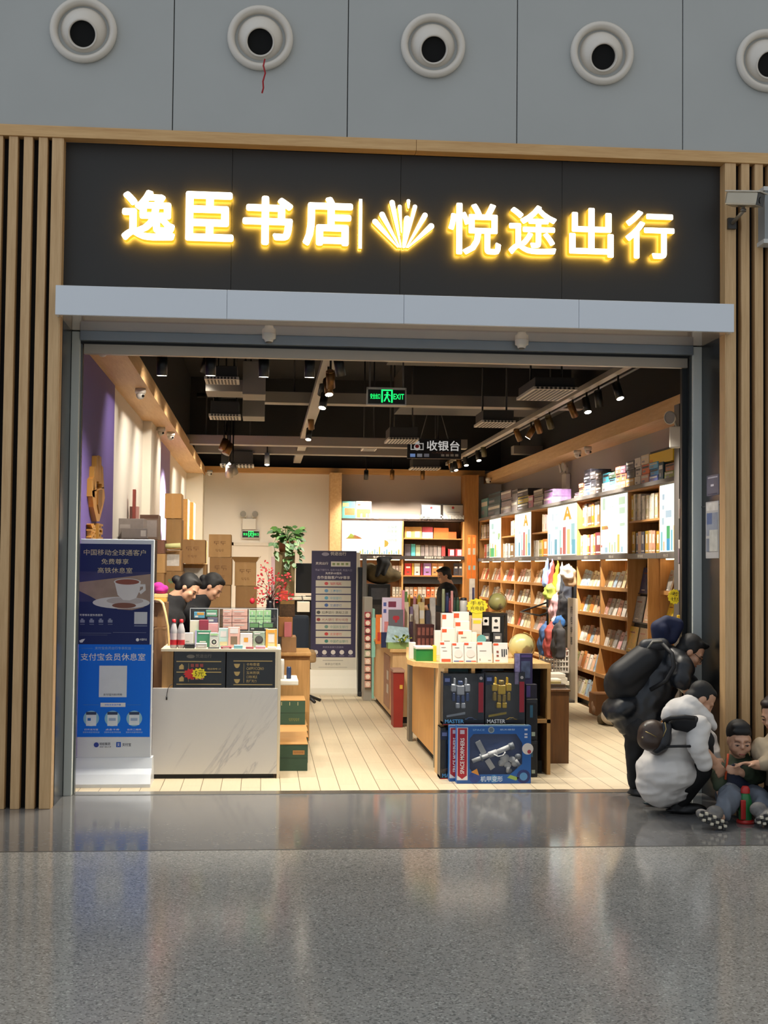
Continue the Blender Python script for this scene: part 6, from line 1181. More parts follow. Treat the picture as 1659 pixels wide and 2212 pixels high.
for k in range(5): z = z0+(z1-z0)*k/4; m.box(x0, x1, 6.895, 6.905, z-.008, z+.008, W_).box(x0-.005, x0+.005, 6.9, 7.26, z-.008, z+.008, W_).box(x1-.005, x1+.005, 6.9, 7.26, z-.008, z+.008, W_).box(x0, x1, 7.255, 7.265, z-.008, z+.008, W_)
m.build('lattice_wall', t); MB().box(x0, x1, 6.9, 7.26, z0, z0+.01, W_).build('basket_floor', t); MB().box(x0+.02, x1-.02, 6.95, 7.2, .0, z0, M('#3a332c', .7)).build('riser', t)
pack('boxed_snack', 'pinkish box lying in the white lattice basket', 'box', 1196, 1400, 1226, 1418, 7.0, .12, c_('#c49484', .2), [('r', .2, .8, .3, .6, WH)], z0+.011 if False else None)
for k, (x0, x1, y0, y1, lab) in enumerate(((1180, 1222, 1456, 1464, 'thin white box on top of the low stack'), (1176, 1226, 1464, 1472, 'cream white box second in the low stack'), (1180, 1230, 1472, 1480, 'white box third in the low stack'))): pack('white_flat_box', lab, 'box', x0, y0+(k*0), x1, y1, 1.95, .25, c_('#d2c6b2', .04), None, None, 'white boxes stacked past the brown cabinet')
# floor clutter at the foot of the racks
carton(1288, 1500, 1330, 1522, 5.2, .35, 'open brown carton on the floor at the rack foot', '#9a6c44', z0=0.0, grp='cartons on the floor by the racks')
p = PZ(1305, 1545); o = blob('cloth_heap', [('e', V(p.x+.0, p.y+.1, .1), (.13, .12, .12)), ('e', V(p.x+.07, p.y+.02, .07), (.12, .12, .08)), ('e', V(p.x-.04, p.y+.02, .06), (.1, .1, .07))], .015, M('#b8977a', .9, 0, .15, 10), None, (p.x, p.y, 0), 4); tag(o, 'beige cloth heap on the floor before the carton', 'cloth')
p = PZ(1306, 1566); o = blob('soft_bag', [('b', (p.x-.05, p.x+.08, p.y, p.y+.16, .0, .1), .03), ('e', V(p.x+.02, p.y+.08, .1), (.05, .06, .05))], .012, M('#5a4c34', .9, 0, .3, 12), None, (p.x, p.y, 0), 2); tag(o, 'small olive brown bag on the floor beside the pale bag', 'bag')
p = PZ(1330, 1570); o = blob('soft_bag', [('e', V(p.x, p.y+.12, .1), (.13, .12, .1)), ('e', V(p.x+.07, p.y+.08, .05), (.1, .1, .05)), ('e', V(p.x-.05, p.y+.08, .13), (.06, .07, .06))], .012, M('#cfc4b4', .8, 0, .1, 8), None, (p.x, p.y, 0), 3); tag(o, 'pale crumpled bag on the floor behind the bending person', 'bag')
# end pier by the doorway with notices
struct('pillar_right', MB().box(P(1467, 1000, 2.84).x, 4.62, 2.84, 3.0, 0, 3.32, M('#4a4644', .6, 0, .06, 2)))
def ppr(nm, x0, y0, x1, y1, col, lab, cat, deco=()): pack(nm, lab, cat, x0, y0, x1, y1, 2.80, .038, M(col, .5, 0, .1, 12), deco)
ppr('alarm_box', 1468, 1078, 1490, 1120, '#6a6460', 'small grey alarm box with red mark on the end pier', 'alarm box', [('r', 0, .35, .1, .5, c_('#8a1f2a'))]); ppr('notice_paper', 1468, 1166, 1496, 1185, '#b8b0ac', 'small white notice on the end pier', 'notice', [('r', .3, .6, .2, .7, c_('#a06a5a'))]); ppr('notice_paper', 1467, 1186, 1496, 1216, '#6a5c66', 'dull mauve notice under the white one on the end pier', 'notice'); ppr('notice_paper', 1468, 1218, 1496, 1275, '#a8a09e', 'grey notice with picture lowest on the end pier', 'notice', [('r', .1, .5, .2, .8, c_('#6a5a5c', .5)), ('r', .6, .85, .4, .9, c_('#55505a'))]); ppr('red_plate', 1476, 1274, 1496, 1302, '#7a1820', 'dark red plate below the notices on the end pier', 'plate'); ppr('yellow_tag', 1464, 1329, 1480, 1344, '#c8a41c', 'yellow tag above the navy pillow on the end pier', 'tag')
q = P(1474, 968, 2.5); twin_lamp((P(1478, 968, 2.8).x, 2.8, P(1478, 968, 2.8).z), (-.75, -1, 0), 'white twin head emergency light on the end pier by the doorway', 1.0)
q = PX(1226, 1056, 4.6); twin_lamp((4.615, q.y, q.z), (-1, -.0, 0), 'white twin head emergency light on the grey wall above the bag stand', 1.1)
# ---- back bookcase alcove
YK = 15.4; KD = .5
x0, x1, z0, z1 = rc(737, 1120, 1003, 1208, YK); xm = P(870, 1160, YK).x
BKW = WOOD('#8f6030', '#ad7a44', 'x', .5, 'back_case_wood')
struct('pillar_back_left', MB().box(P(713, 1100, YK).x, x0, YK, 15.95, 0, 3.46, FASC)); struct('pillar_back_right', MB().box(x1, 4.08, YK, 15.95, 0, 3.46, WOOD('#8a5a28', '#a8743a', 'z', .5, 'column_wood')))
struct('wall_alcove', MB().box(x0, x1, 15.9, 15.95, 2.6, 3.46, M('#a39488', .7, 0, .04, 2)))
t = thing('back_bookcase', 'wide wooden bookcase across the back wall with light box', 'bookcase', ((x0+x1)/2, 15.65, 0))
zt = P(870, 1121, YK).z; zs = P(870, 1204, YK).z
MB().box(x0, x1, YK, YK+KD, zt-.04, zt, M('#3a2a20', .5)).build('top_board', t); MB().box(x0, x1, YK-.02, YK+KD, zs-.04, zs+.03, M('#2e2622', .5)).build('header_strip', t)
for x in (x0, xm-.015, x1-.03): MB().box(x, x+.03, YK, YK+KD, 0, zt-.04, BC).build('side_panel', t)
MB().box(x0, x1, YK+KD-.02, YK+KD, 0, zt, WOOD('#7a5024', '#966636', 'z', .5, 'alcove_back_wood')).build('back_panel', t)
zsh = P(938, 1163, YK).z; MB().box(xm, x1, YK+.01, YK+KD-.02, zsh-.02, zsh, BKW).build('shelf', t)
zl = [P(938, y, YK).z for y in (1243, 1290, 1340)]
for a, b in ((x0+.03, xm-.015), (xm+.015, x1-.03)):
    for z in zl: MB().box(a, b, YK-.02, YK+KD-.02, z-.025, z, BKW).build('shelf', t)
MB().box(xm+.015, x1-.03, YK-.0, YK+.02, zl[0]-.16, zl[0]-.025, M('#151211', .6)).build('gap_shade_strip', t)  # near-black strip painted in for the shade of the gap below the shelf
for a, b in ((x0+.06, xm-.05), (xm+.05, x1-.06)): MB().box(a, b, YK+.04, YK+.065, zs-.055, zs-.041, LED).build('led_strip', t)
MB().box(x0+.1, x1-.1, YK+KD-.05, YK+KD-.03, zt+.001, zt+.012, EM('#ffe0cc', 7)).build('led_strip', t)
m = MB(); tx(m, '畅销推荐 新书推介', 917, 1202, 958, 1207, YK-.022, M('#d8cfc0', .5)); tx(m, '生活休闲', 806, 1201, 832, 1206, YK-.022, M('#d8cfc0', .5)); m.build('label_print', t)
t = thing('light_box', 'back wall light box with yellow hill and orange sun picture', 'light box', ((x0+xm)/2, YK, zs)); a, b, c, d = rc(738, 1125, 868, 1198, YK)
MB().box(a, b, YK-.01, YK+.1, c, d, M('#c8c4ba', .4)).build('frame', t); MB().box(a+.01, b-.01, YK-.014, YK-.01, c+.01, d-.01, EM('#fdfdf4', 1.25)).build('lit_panel', t)
m = MB(); W, H_ = b-a, d-c; f = lambda u, v: (a+W*u, YK-.016, c+H_*v)
for pl, cc in ((((.06, .46), (.34, .46), (.3, .52), (.12, .52)), '#e0a050'), (((.09, .48), (.2, .47), (.26, .5), (.15, .62)), '#cfd84a'), (((.18, .48), (.3, .47), (.28, .53), (.21, .58)), '#dc8060'), (((.71, .22), (.76, .26), (.78, .34), (.76, .4), (.71, .44)), '#f0c030')): m.quad([f(*q) for q in pl], EM(cc, .95))
for k in range(18): u = .26+k*.04; m.quad([f(u, .02), f(u+.02, .02), f(u+.02, .06+.12*((k*7) % 5)/5+.1*(k == 9)), f(u, .06+.12*((k*7) % 5)/5+.1*(k == 9))], EM(('#a8dce8', '#f0d860', '#d8ec98', '#b8d8e8')[k % 4], .95))
for k, s in enumerate(('去探索', '四季美', '小时光', '分四季')): m.text(s, a+W*.84, c+H_*(.82-k*.13), H_*.08, YK-.016, EM(('#a8c8b0', '#b8d0a0', '#a8d8d0', '#d8c898')[k], 1.0), w=W*.17)
m.build('printed_art', t)
m = MB(); tx(m, 'RECOMMENDATION', 872, 1112, 1002, 1121, YK-.02, M('#e0dcd2', .5), .02); tx(m, 'LIFE', 779, 1110, 818, 1120, YK-.02, M('#e0dcd2', .5), .02)
a_ = rc(870, 1110, 1002, 1122, YK); q = m.build('raised_lettering', None, origin=(a_[0], YK-.02, a_[2])); tag(q, 'white English lettering standing on the top board of the back bookcase', 'lettering')
def fb(x0_, y0_, x1_, y1_, col, lab, z, Y=YK+.03, d=.15, deco=None, cat='book', grp='books in the back bookcase'): pack(cat if cat != 'book' else 'book', lab, cat, x0_, y0_, x1_, y1_, Y, d, c_(col, .15), deco, z, grp)
tt = [('r', .2, .8, .6, .75, WH), ('r', .3, .7, .2, .3, c_('#5a4a40'))]
fb(739, 1083, 768, 1119, '#4f8a84', 'teal and orange picture book on top of the back bookcase', zt, YK+.1, .03, [('r', .2, .95, .2, .6, c_('#d0603c', .3)), ('r', .05, .5, .7, .9, c_('#c8a46a'))]); fb(769, 1083, 802, 1119, '#cfc4b0', 'white and orange picture book on top of the back bookcase', zt, YK+.1, .03, [('r', .05, .95, .05, .55, c_('#cf8a3c', .4)), ('r', .1, .3, .75, .85, c_('#6a3a2a'))])
t = thing('certificate_frame', 'pair of dark framed white certificates on top of the back bookcase', 'certificate', (P(956, 1119, YK).x, YK+.2, zt))
for s2, (xa, xb) in enumerate(((909, 954), (955, 1002))): a, b, c, d = rc(xa, 1089, xb, 1119, YK+.2); MB().box(a, b, YK+.2, YK+.22, zt, d, M('#3a3430', .5)).build('frame', t); m = MB().rect(a+.02, b-.02, zt+.02, d-.02, YK+.198, M('#d4cec4', .5)); m.disc((a+b)/2, d-.07, .025, YK+.197, M('#a8323a', .5), 12); m.rect(a+.1, b-.08, d-.16, d-.15, YK+.197, M('#8a847c', .5)); m.build('certificate_sheet', t)
for k, (xa, xb, y, col, lab) in enumerate(((874, 892, 1138, '#d8a860', 'yellow cream book set, upper shelf of the back bookcase, first from left'), (892, 911, 1138, '#dcb068', 'yellow cream book set, upper shelf of the back bookcase, second from left'), (912, 935, 1150, '#e0d8cc', 'white book set under a red one, upper back shelf'), (937, 969, 1140, '#c8622c', 'large orange box, upper shelf of the back bookcase'), (969, 986, 1149, '#c05a2c', 'smaller orange box, upper shelf of the back bookcase'))): fb(xa, y, xb, 1162, col, lab, zsh, YK+.1, .2, [('r', .25, .75, .1, .6, WH)] if k < 2 else None)
zz = P(923, 1150, YK+.1).z; fb(912, 1138, 935, 1150, '#b84a54', 'rose red book lying on the white set, upper back shelf', zz+.001, YK+.1, .2)
for k, (xa, xb, y, col) in enumerate(((874, 887, 1175, '#6a6268'), (888, 897, 1175, '#5fc0bc'), (898, 908, 1177, '#b4b490'), (909, 917, 1178, '#8a7c78'), (918, 926, 1177, '#9a8c84'), (927, 935, 1178, '#857870'), (936, 944, 1178, '#94857c'), (945, 953, 1179, '#9a9088'), (954, 962, 1179, '#b84844'))): fb(xa, y, xb, 1199, col, '%s book, lower shelf of the back bookcase, %s from left' % (('dark grey', 'turquoise', 'pale olive', 'taupe', 'light taupe', 'dark taupe', 'brownish grey', 'grey', 'red')[k], ORD[k]), zs+.031, YK+.1, .2)
for k, (xa, xb) in enumerate(((968, 982), (984, 998))): fb(xa, 1186, xb, 1199, '#b03c40', 'red box with white label, lower shelf of the back bookcase, %s' % ('left one', 'right one')[k], zs+.031, YK+.1, .12, [('r', .3, .9, .1, .9, WH)])
for k, (xa, xb, col, lab) in enumerate(((874, 889, '#c83a30', 'bright red'), (890, 894, '#d8a83a', 'thin yellow'), (895, 907, '#d8d0c8', 'white red'), (909, 913, '#8a3038', 'thin maroon'), (915, 931, '#a07ab4', 'violet'), (933, 945, '#d8945c', 'orange tan'), (946, 958, '#d8a070', 'peach orange'), (980, 990, '#3a3c44', 'dark slate'), (991, 999, '#4a4c50', 'charcoal'))): fb(xa, 1217, xb, 1242, col, '%s book, first face-out row of the back bookcase, %s from left' % (lab, ORD[k]), zl[0]+.001, YK+.04, .03, tt if k != 1 and k != 3 else None)
for k in range(8): xa = 875+k*9.2; fb(xa, 1268, xa+8.4, 1289, ('#c8b8a8', '#b8a898', '#d8905c', '#dccab8', '#d8d0c4', '#cc5a34', '#d88a5c', '#dcc8b0')[k], '%s book, second row of the back bookcase, %s from left' % (('beige', 'taupe', 'orange', 'cream', 'white', 'red orange', 'salmon', 'buff')[k], ORD[k]), zl[1]+.001, YK+.04, .1, tt)
for k in range(3): fb(848+k*7, 1222, 854+k*7, 1242, ('#d8c8c0', '#c8b0a8', '#d8d0c0')[k], '%s book in the left half of the back bookcase above, %s' % (('pale pink', 'dusty rose', 'ivory')[k], ORD[k]), zl[0]+.001, YK+.04, .03, tt)
for k in range(3): fb(848+k*7, 1268, 854+k*7, 1289, ('#b8b4a4', '#a8a090', '#cfc4b0')[k], '%s book in the left half of the back bookcase below, %s' % (('grey green', 'stone grey', 'sand')[k], ORD[k]), zl[1]+.001, YK+.04, .1, tt)
for k in range(2): pack('hanging_banner', 'orange hanging strip with pictures beside the right racks, %s of two' % ('left', 'right')[k], 'banner', 1009+k*10.5, 1156, 1018+k*10.5, 1250, 15.2, .02, M('#c46a24', .5, 0, .2, 6), [('r', .2, .8, .55, .7, c_('#b0a890')), ('r', .3, .8, .2, .3, c_('#7aa0a8')), ('r', .2, .7, .8, .95, c_('#d89048'))])
pack('standing_poster', 'white blue standing poster in front of the orange strips', 'poster', 1014, 1250, 1026, 1300, 12.5, .03, c_('#a8a49c', .2), [('r', .5, .9, .3, .9, c_('#2c3050')), ('r', .1, .4, .4, .7, c_('#c8a080'))], 0.0)
# ================= dark open ceiling: ducts, cassettes, tracks, spotlights, signs =================
DUCT = M('#262524', .6, 0, .08, 3, 'dark_duct'); PALE = M('#7d766f', .6, 0, .06, 3, 'pale_beam'); DKC = M('#161616', .7); WSLAT = M('#b8b2a8', .5)
def duct(lab, x0, x1, y0, y1, z0, z1, m=DUCT, nm='air_duct', cat='air duct'): o = solo(nm, MB().box(x0, x1, y0, y1, z0, z1, m, .006, 1), lab, cat); rods(o, x0, x1, (y0+y1)/2, z1); return o
def rods(o, x0, x1, y, z):
    for x in (x0+.1*(x1-x0), x1-.1*(x1-x0)): MB().cyl((x, y, z), (x, y, 5.3), .012, .012, M('#1c1b1a', .6), 6).build('hanger_rod', o)
# wide ducts and beams hang at real heights under the slab
duct('wide dark air duct crossing above the exit sign', 1.4, 4.3, 4.6, 5.6, 4.05, 4.6); duct('dark air duct crossing behind the exit sign right part', 1.9, 4.3, 8.6, 9.8, 3.95, 4.5)
for k, (px0, px1, py, Y, lab) in enumerate(((565, 1262, 862, 7.0, 'pale beam crossing behind the exit sign'), (380, 1010, 952, 10.4, 'pale beam crossing above the cashier sign'), (420, 900, 972, 12.6, 'pale beam crossing low near the back wall'), (1110, 1260, 975, 12.0, 'short pale beam at the right near the back'))):
    a = P(px0, py, Y); b = P(px1, py, Y); o = solo('ceiling_beam', MB().box(a.x, b.x, Y, Y+.25, a.z-.04, a.z+.1, PALE, .004), lab, 'beam'); rods(o, a.x, b.x, Y+.12, a.z+.1)
for k, (px0, py0, px1, py1, Y, lab) in enumerate(((524, 780, 574, 852, 3.6, 'pale upright duct panel beside the first cassette unit'), (524, 858, 572, 900, 5.4, 'pale duct panel beside the second cassette unit'), (444, 820, 572, 846, 4.15, 'pale bottom panel under the first cassette unit'))):
    a, b, c, d = rc(px0, py0, px1, py1, Y); o = solo('duct_panel', MB().box(a, b, Y, Y+.5, c, d, M('#857e76', .6, 0, .05, 3), .006), lab, 'duct panel'); rods(o, a, b, Y+.25, d)
def cassette(x0, y0, x1, y1, Y, d, lab):
    a, b, c, e = rc(x0, y0, x1, y1, Y); t = thing('cassette_unit', lab, 'air conditioner', ((a+b)/2, Y+d/2, c), 'cassette air conditioners')
    MB().box(a, b, Y, Y+d, c+.03, e, M('#222120', .6), .005).build('unit_body', t); gf = MB().box(a-.02, b+.02, Y-.02, Y+d+.02, c, c+.03, WSLAT, .004).build('grille_frame', t); rods(t, a, b, Y+d/2, e)
    m = MB(); n = 9
    for k in range(n): x = a+(b-a)*(k+.5)/n; m.box(x-(b-a)*.03, x+(b-a)*.03, Y+.02, Y+d-.02, c-.003, c+.002, M('#262422', .6)).box(x-(b-a)*.03, x+(b-a)*.03, Y-.023, Y-.019, c+.004, c+.026, M('#262422', .6))
    m.build('grille_slots', gf)
cassette(446, 790, 512, 820, 3.3, .35, 'dark cassette unit with white grille, nearest on the left ceiling'); cassette(455, 866, 516, 900, 5.0, .35, 'dark cassette unit with white grille, second on the left ceiling'); cassette(1156, 815, 1243, 842, 3.4, .9, 'dark cassette unit with wide white grille near the right track'); cassette(1044, 886, 1110, 913, 6.2, .6, 'dark cassette unit with white grille left of the right track middle'); cassette(842, 922, 902, 950, 7.9, .6, 'dark cassette unit above the cashier sign left corner'); cassette(478, 974, 546, 1006, 12.5, .5, 'dark cassette unit low at the back left ceiling'); cassette(786, 945, 812, 970, 10.9, .4, 'small cassette unit left of the cashier sign'); cassette(892, 990, 950, 1012, 13.2, .5, 'pale cassette unit just below the cashier sign')
t = thing('roof_truss', 'dark steel truss crossing high above the exit sign', 'truss', (2, 6.3, 4.4))
m = MB().box(-1.4, 4.3, 6.35, 6.41, 4.28, 4.34, M('#2e2b29', .6)).box(-1.4, 4.3, 6.35, 6.41, 4.9, 4.96, M('#2e2b29', .6)); m.build('chord', t)
for k in range(12):
    x = -1.3+k*.5; MB().tube([(x, 6.38, 4.3), (x+.25, 6.38, 4.93), (x+.5, 6.38, 4.3)], .022, M('#2e2b29', .6), 6).build('brace', t)
for k, (y, lab) in enumerate(((1.6, 'black pipe crossing just inside the doorway'), (11.6, 'black pipe crossing at the back ceiling'))): solo('ceiling_pipe', MB().cyl((-1.1, y, 4.4), (4.2, y, 4.4), .04, .04, M('#2a2826', .6), 10), lab, 'pipe')
# lighting tracks
def track(x, lab, m, w): return solo('lighting_track', MB().box(x-w, x+w, .9, 15.3, 3.62, 3.69, m, .004), lab, 'lighting track')
track(.6, 'pale lighting track running down the shop middle', M('#8f8880', .5), .07)
solo('lighting_track', MB().box(3.42, 3.5, .9, 15.3, 3.62, 3.68, M('#a39c92', .45, .3), .004).box(3.54, 3.58, .9, 15.3, 3.62, 3.67, M('#2a2826', .5)).box(3.5, 3.54, .9, 15.3, 3.65, 3.66, M('#2a2826', .5)), 'double lighting track running along the right shelves', 'lighting track')
solo('lighting_track', MB().box(-1.1, 3.3, .48, .62, 3.72, 3.77, M('#1e1c1b', .5), .004), 'short black track crossing inside the doorway', 'lighting track')
BRZ = M('#6a4a22', .35, .6, .1, 8, 'bronze_can'); BLKC = M('#151413', .4); GRYC = M('#77736c', .4, .4); LENS = EM('#fff1d8', 30, 'lamp_lens'); DLENS = M('#3a3632', .2)
def spot(p, d, m, lit, lab, L=.17, r=.042, zt=3.63, power=0, cone=70, blend=.8):
    d = V(*d).normalized(); t = thing('spotlight', lab, 'spotlight', p, 'track spotlights'); a = p-d*L*.5; b = p+d*L*.5
    cn = MB().cyl(a, b, r, r, m, 16).cyl(a-d*.012, a, r*.7, r, m, 16).build('can', t); MB().cyl(b-d*.004, b+d*.001, r*.86, r*.86, LENS if lit else DLENS, 16).build('lens', cn)
    if zt > p.z+.05: MB().tube([p-d*.02, V(p.x, p.y, min(p.z+.06, zt-.01)), V(p.x, p.y, zt)], .011, BLKC, 6).build('stem', t)
    if power:
        s = bpy.data.lights.new('spot_beam', 'SPOT'); s.energy = power; s.color = (1, .92, .79); s.spot_size = math.radians(cone); s.spot_blend = blend; s.shadow_soft_size = .05
        o = bpy.data.objects.new('spot_beam', s); COL.objects.link(o); o.location = b+d*.03; o.rotation_euler = d.to_track_quat('-Z', 'Y').to_euler()
    return t
K1 = 400
for k, (px, py, d, m, lit, pw) in enumerate(((1335, 845, (.2, -.4, -1), BLKC, 1, K1), (1293, 862, (.2, .3, -1), BLKC, 0, 0), (1267, 876, (.1, -.45, -1), BLKC, 1, K1), (1237, 886, (.55, .5, -1), BRZ, 0, K1), (1187, 912, (.4, .5, -1), M('#4a4226', .4, .4), 0, K1), (1163, 922, (.4, .5, -1), BRZ, 0, K1), (1147, 934, (-.6, .2, -1), BRZ, 1, K1), (1119, 940, (.5, .4, -1), BRZ, 0, K1), (1045, 975, (.2, .4, -1), M('#4a4226', .4, .4), 0, K1), (1033, 985, (.1, -.4, -1), BLKC, 1, K1), (1006, 996, (.1, -.4, -1), BLKC, 1, K1), (992, 1000, (.3, .4, -1), BRZ, 0, 0), (984, 1007, (.1, -.4, -1), BLKC, 1, K1), (962, 1017, (0, .2, -1), BLKC, 1, K1), (944, 1020, (.3, .3, -1), BRZ, 0, 0))):
    p = PX(px, py, 3.5 if px > 1000 else 3.46)
    if p.y > 15: p.y = 14.9-.25*(14-k)
    spot(p, d, m, lit, '%s spotlight on the double right track, %s from the doorway' % ('lit' if lit else 'bronze', (ORD+['thirteenth', 'fourteenth', 'fifteenth'])[k]), power=pw*(1.5 if d[0] > .3 else 1))
for k, (px, py, d, m, lit, pw) in enumerate(((714, 820, (.1, .75, -1), BRZ, 1, K1), (697, 838, (-.2, .8, -1), BLKC, 1, K1), (709, 836, (.1, -.4, -1), BRZ, 1, K1*.3), (699, 866, (-.2, -.4, -1), BLKC, 1, K1*.3), (733, 790, (.2, .3, -1), BLKC, 0, 0), (672, 914, (.1, .6, -1), BRZ, 1, K1), (667, 938, (-.1, -.4, -1), BLKC, 1, K1*.4), (657, 945, (.4, .5, -1), BRZ, 0, K1))):
    p = PX(px, py, .6); spot(p, d, m, lit, '%s spotlight on the middle track, %s in order' % ('lit' if lit else 'unlit', ORD[k]), power=pw*.85)
for k, (px, py) in enumerate(((350, 790), (455, 790), (570, 793), (669, 794))): spot(P(px, py-2, .62), (0, .12, -1), BLKC, 1, 'lit black downlight on the short doorway track, %s from left' % ORD[k], zt=3.73, power=140, cone=120)
for k, x in enumerate((1.1, 1.75, 2.4, 3.0)): spot(V(x, .5, 3.52), (0, .1, -1), BLKC, 1, 'lit black downlight hidden behind the header, %s from the middle' % ORD[k], zt=3.73, power=125, cone=120)
for k, (px, py, m, d) in enumerate(((484, 962, BRZ, (-.4, -.2, -1)), (492, 970, BRZ, (-.4, -.2, -1)), (503, 1012, GRYC, (.35, .75, -1)), (496, 1018, GRYC, (-.1, .75, -1)))): spot(P(px, py, 9.5), d, m, 1 if k > 1 else 0, '%s spotlight in the back left cluster, %s one' % ('grey' if k > 1 else 'bronze', ORD[k]), r=.06, power=K1*2.2, blend=1.0, cone=100, zt=3.9)
spot(P(577, 992, 12.5), (0, -.3, -1), M('#c8d0d8', .3), 1, 'cool white lit lamp near the back left ceiling', L=.2, power=0, zt=3.9)
for k, px in enumerate((791, 847, 913)): spot(P(px, 1026, 15.0), (0, .35, -1), BRZ if k else BLKC, 0 if k else 1, 'small spotlight before the back bookcase, %s from left' % ORD[k], power=260, cone=100, zt=3.8)
for k, (y, x) in enumerate(((2.3, -.6), (3.8, -.65), (5.2, -.6), (7.2, -.9), (11.5, -.8), (13.5, .4), (13.8, -.9))): spot(V(-.62 if k != 5 else x, y, 3.74), (-.3 if k != 5 else 0, .45, -1), BLKC, 1, 'added black fill lamp above the left side, %s from the doorway' % ORD[k], zt=3.95, power=K1*.36, cone=115, blend=1.0)  # invented fill lamps that brighten the left wall and carton fronts
# hanging signs
exit_sign(794, 839, 876, 874, 2.4, 'green exit sign hanging from the ceiling in the shop middle', ('安全出口', 'EXIT'), hang=3.95)
Y = 10.0; a, b, c, d = rc(880, 948, 996, 991, Y)
t = thing('cashier_sign', 'black hanging cashier sign with camera emblem and white characters', 'sign', ((a+b)/2, Y+.02, c)); MB().box(a, b, Y, Y+.05, c, d, M('#0d0c0e', .3), .004).build('sign_board', t)
m = MB(); tx(m, '收银台', 922, 952, 993, 974, Y-.002, EM('#e8e4de', .55), .015, 2); tx(m, 'CASHIER', 932, 976, 980, 980, Y-.002, M('#6a4a3c', .5)); em = EM('#d8d4cc', .45)
for r in ((887, 957, 915, 959), (887, 970, 915, 972), (887, 957, 889, 972), (913, 957, 915, 972), (896, 953, 906, 957)): rp(m, *r, Y-.002, em)
el(m, 901, 966, 7, 7, Y-.003, em, 16); el(m, 901, 964, 4.5, 4, Y-.004, M('#a02028', .5), 12)
for k in range(3): rp(m, 886+k*15, 980, 897+k*15, 987, Y-.002, EM(('#7fa0d8', '#8a8a90', '#6a6a72')[k], .5))
for k in range(4): rp(m, 953+k*10, 981, 960+k*10, 986, Y-.002, M('#a8a4a0', .5))
m.build('sign_print', t)
for px, lab in ((908, 0), (968, 1)): q = P(px, 948, Y+.02); MB().tube([q, P(938, 840, Y+.02)], .006, M('#4a4744', .5), 6).build('hanging_wire', t)
# dome cameras
DW = M('#d2ccc2', .35)
def dome(p, lab, down=True):
    t = thing('dome_camera', lab, 'security camera', p, 'white dome cameras'); MB().lathe([(0, .03), (.05, .03), (.055, 0), (.05, -.02), (0, -.02)], p, DW, 16).build('mount', t); MB().sph((p[0], p[1], p[2]-.035), .042, .042, .042, DW, 14, 10).build('ball', t); q = V(*p)+V(.028, -.03, -.045); MB().sph(q, .016, .012, .014, M('#080808', .1), 10, 6).build('lens', t)
for x, y, z, lab in ((-1.3, 6.9, 3.37, 'white dome camera on the left fascia, upper of the close pair'), (-1.22, 7.5, 3.37, 'white dome camera on the left fascia, lower of the close pair'), (-1.22, 3.2, 3.37, 'white dome camera on the left fascia near the doorway'), (-1.28, .62, 3.385, 'white dome camera half hidden by the header on the left fascia'), (-1.03, 15.3, 3.43, 'white dome camera at the back left corner'), (4.38, 3.9, 3.29, 'white dome camera on the right fascia near the doorway'), (4.3, 7.6, 3.29, 'white dome camera on the right fascia, right of the pair'), (4.3, 8.2, 3.29, 'white dome camera on the right fascia, left of the pair'), (4.2, 15.0, 3.35, 'white dome camera at the back right corner')): dome((x, y, z), lab)
# ================= people =================
SKIN = M('#c99a7c', .55, 0, .04, 6, 'skin'); HAIR = M('#0e0c0b', .65, 0, .2, 30, 'black_hair'); HAIRB = M('#2a1a14', .5, 0, .2, 30, 'dark_brown_hair')
def basis(f, u):
    f = V(*f).normalized(); u = V(*u); s = f.cross(u).normalized(); u = s.cross(f); return f, u, s
def head_shapes(c, f, u, k=1.0):
    f, u, s = basis(f, u); e = Matrix((s, f, u)).transposed().to_euler(); c = V(*c)
    P_ = lambda a, b, d: c+s*(a*k)+f*(b*k)+u*(d*k); E_ = lambda a, b, d, r: ('e', P_(a, b, d), tuple(q*k for q in r), e)
    return [E_(0, -.012, .025, (.076, .096, .092)), E_(0, .03, -.045, (.06, .062, .075)), E_(0, .062, -.085, (.03, .03, .028)), E_(0, .098, -.03, (.014, .018, .016)), E_(0, .09, -.005, (.009, .014, .025)),
            E_(.076, -.005, -.015, (.012, .022, .032)), E_(-.076, -.005, -.015, (.012, .022, .032)), E_(0, .082, -.066, (.022, .012, .01)), E_(.04, .062, -.03, (.026, .025, .026)), E_(-.04, .062, -.03, (.026, .025, .026)), E_(0, .072, .018, (.055, .02, .015)),
            ('c', P_(0, -.03, -.06), P_(0, -.05, -.16), .052*k, .056*k)]
def face_parts(c, f, u, t, k=1.0, brow=HAIR):
    f, u, s = basis(f, u); c = V(*c); e = Matrix((s, f, u)).transposed().to_euler(); P_ = lambda a, b, d: c+s*(a*k)+f*(b*k)+u*(d*k)
    for sg in (-1, 1):
        m = MB().sph(P_(sg*.033, .0845, -.008), .0125*k, .005*k, .0038*k, M('#b8a89e', .4), 12, 8, e); m.sph(P_(sg*.033, .0875, -.0085), .0075*k, .004*k, .0042*k, M('#120c0a', .3), 10, 6, e).tube([P_(sg*.019, .088, -.005), P_(sg*.033, .091, -.002), P_(sg*.047, .083, -.006)], .002*k, M('#1a100c', .6), 5); m.build('eye', t)
        MB().tube([P_(sg*.018, .0885, .014), P_(sg*.034, .0885, .02), P_(sg*.052, .078, .014)], .0028*k, brow, 5).build('eyebrow', t)
    MB().tube([P_(-.02, .089, -.067), P_(-.008, .095, -.066), P_(.008, .095, -.066), P_(.02, .089, -.067)], .0042*k, M('#8a4a42', .5), 6).build('lips', t)
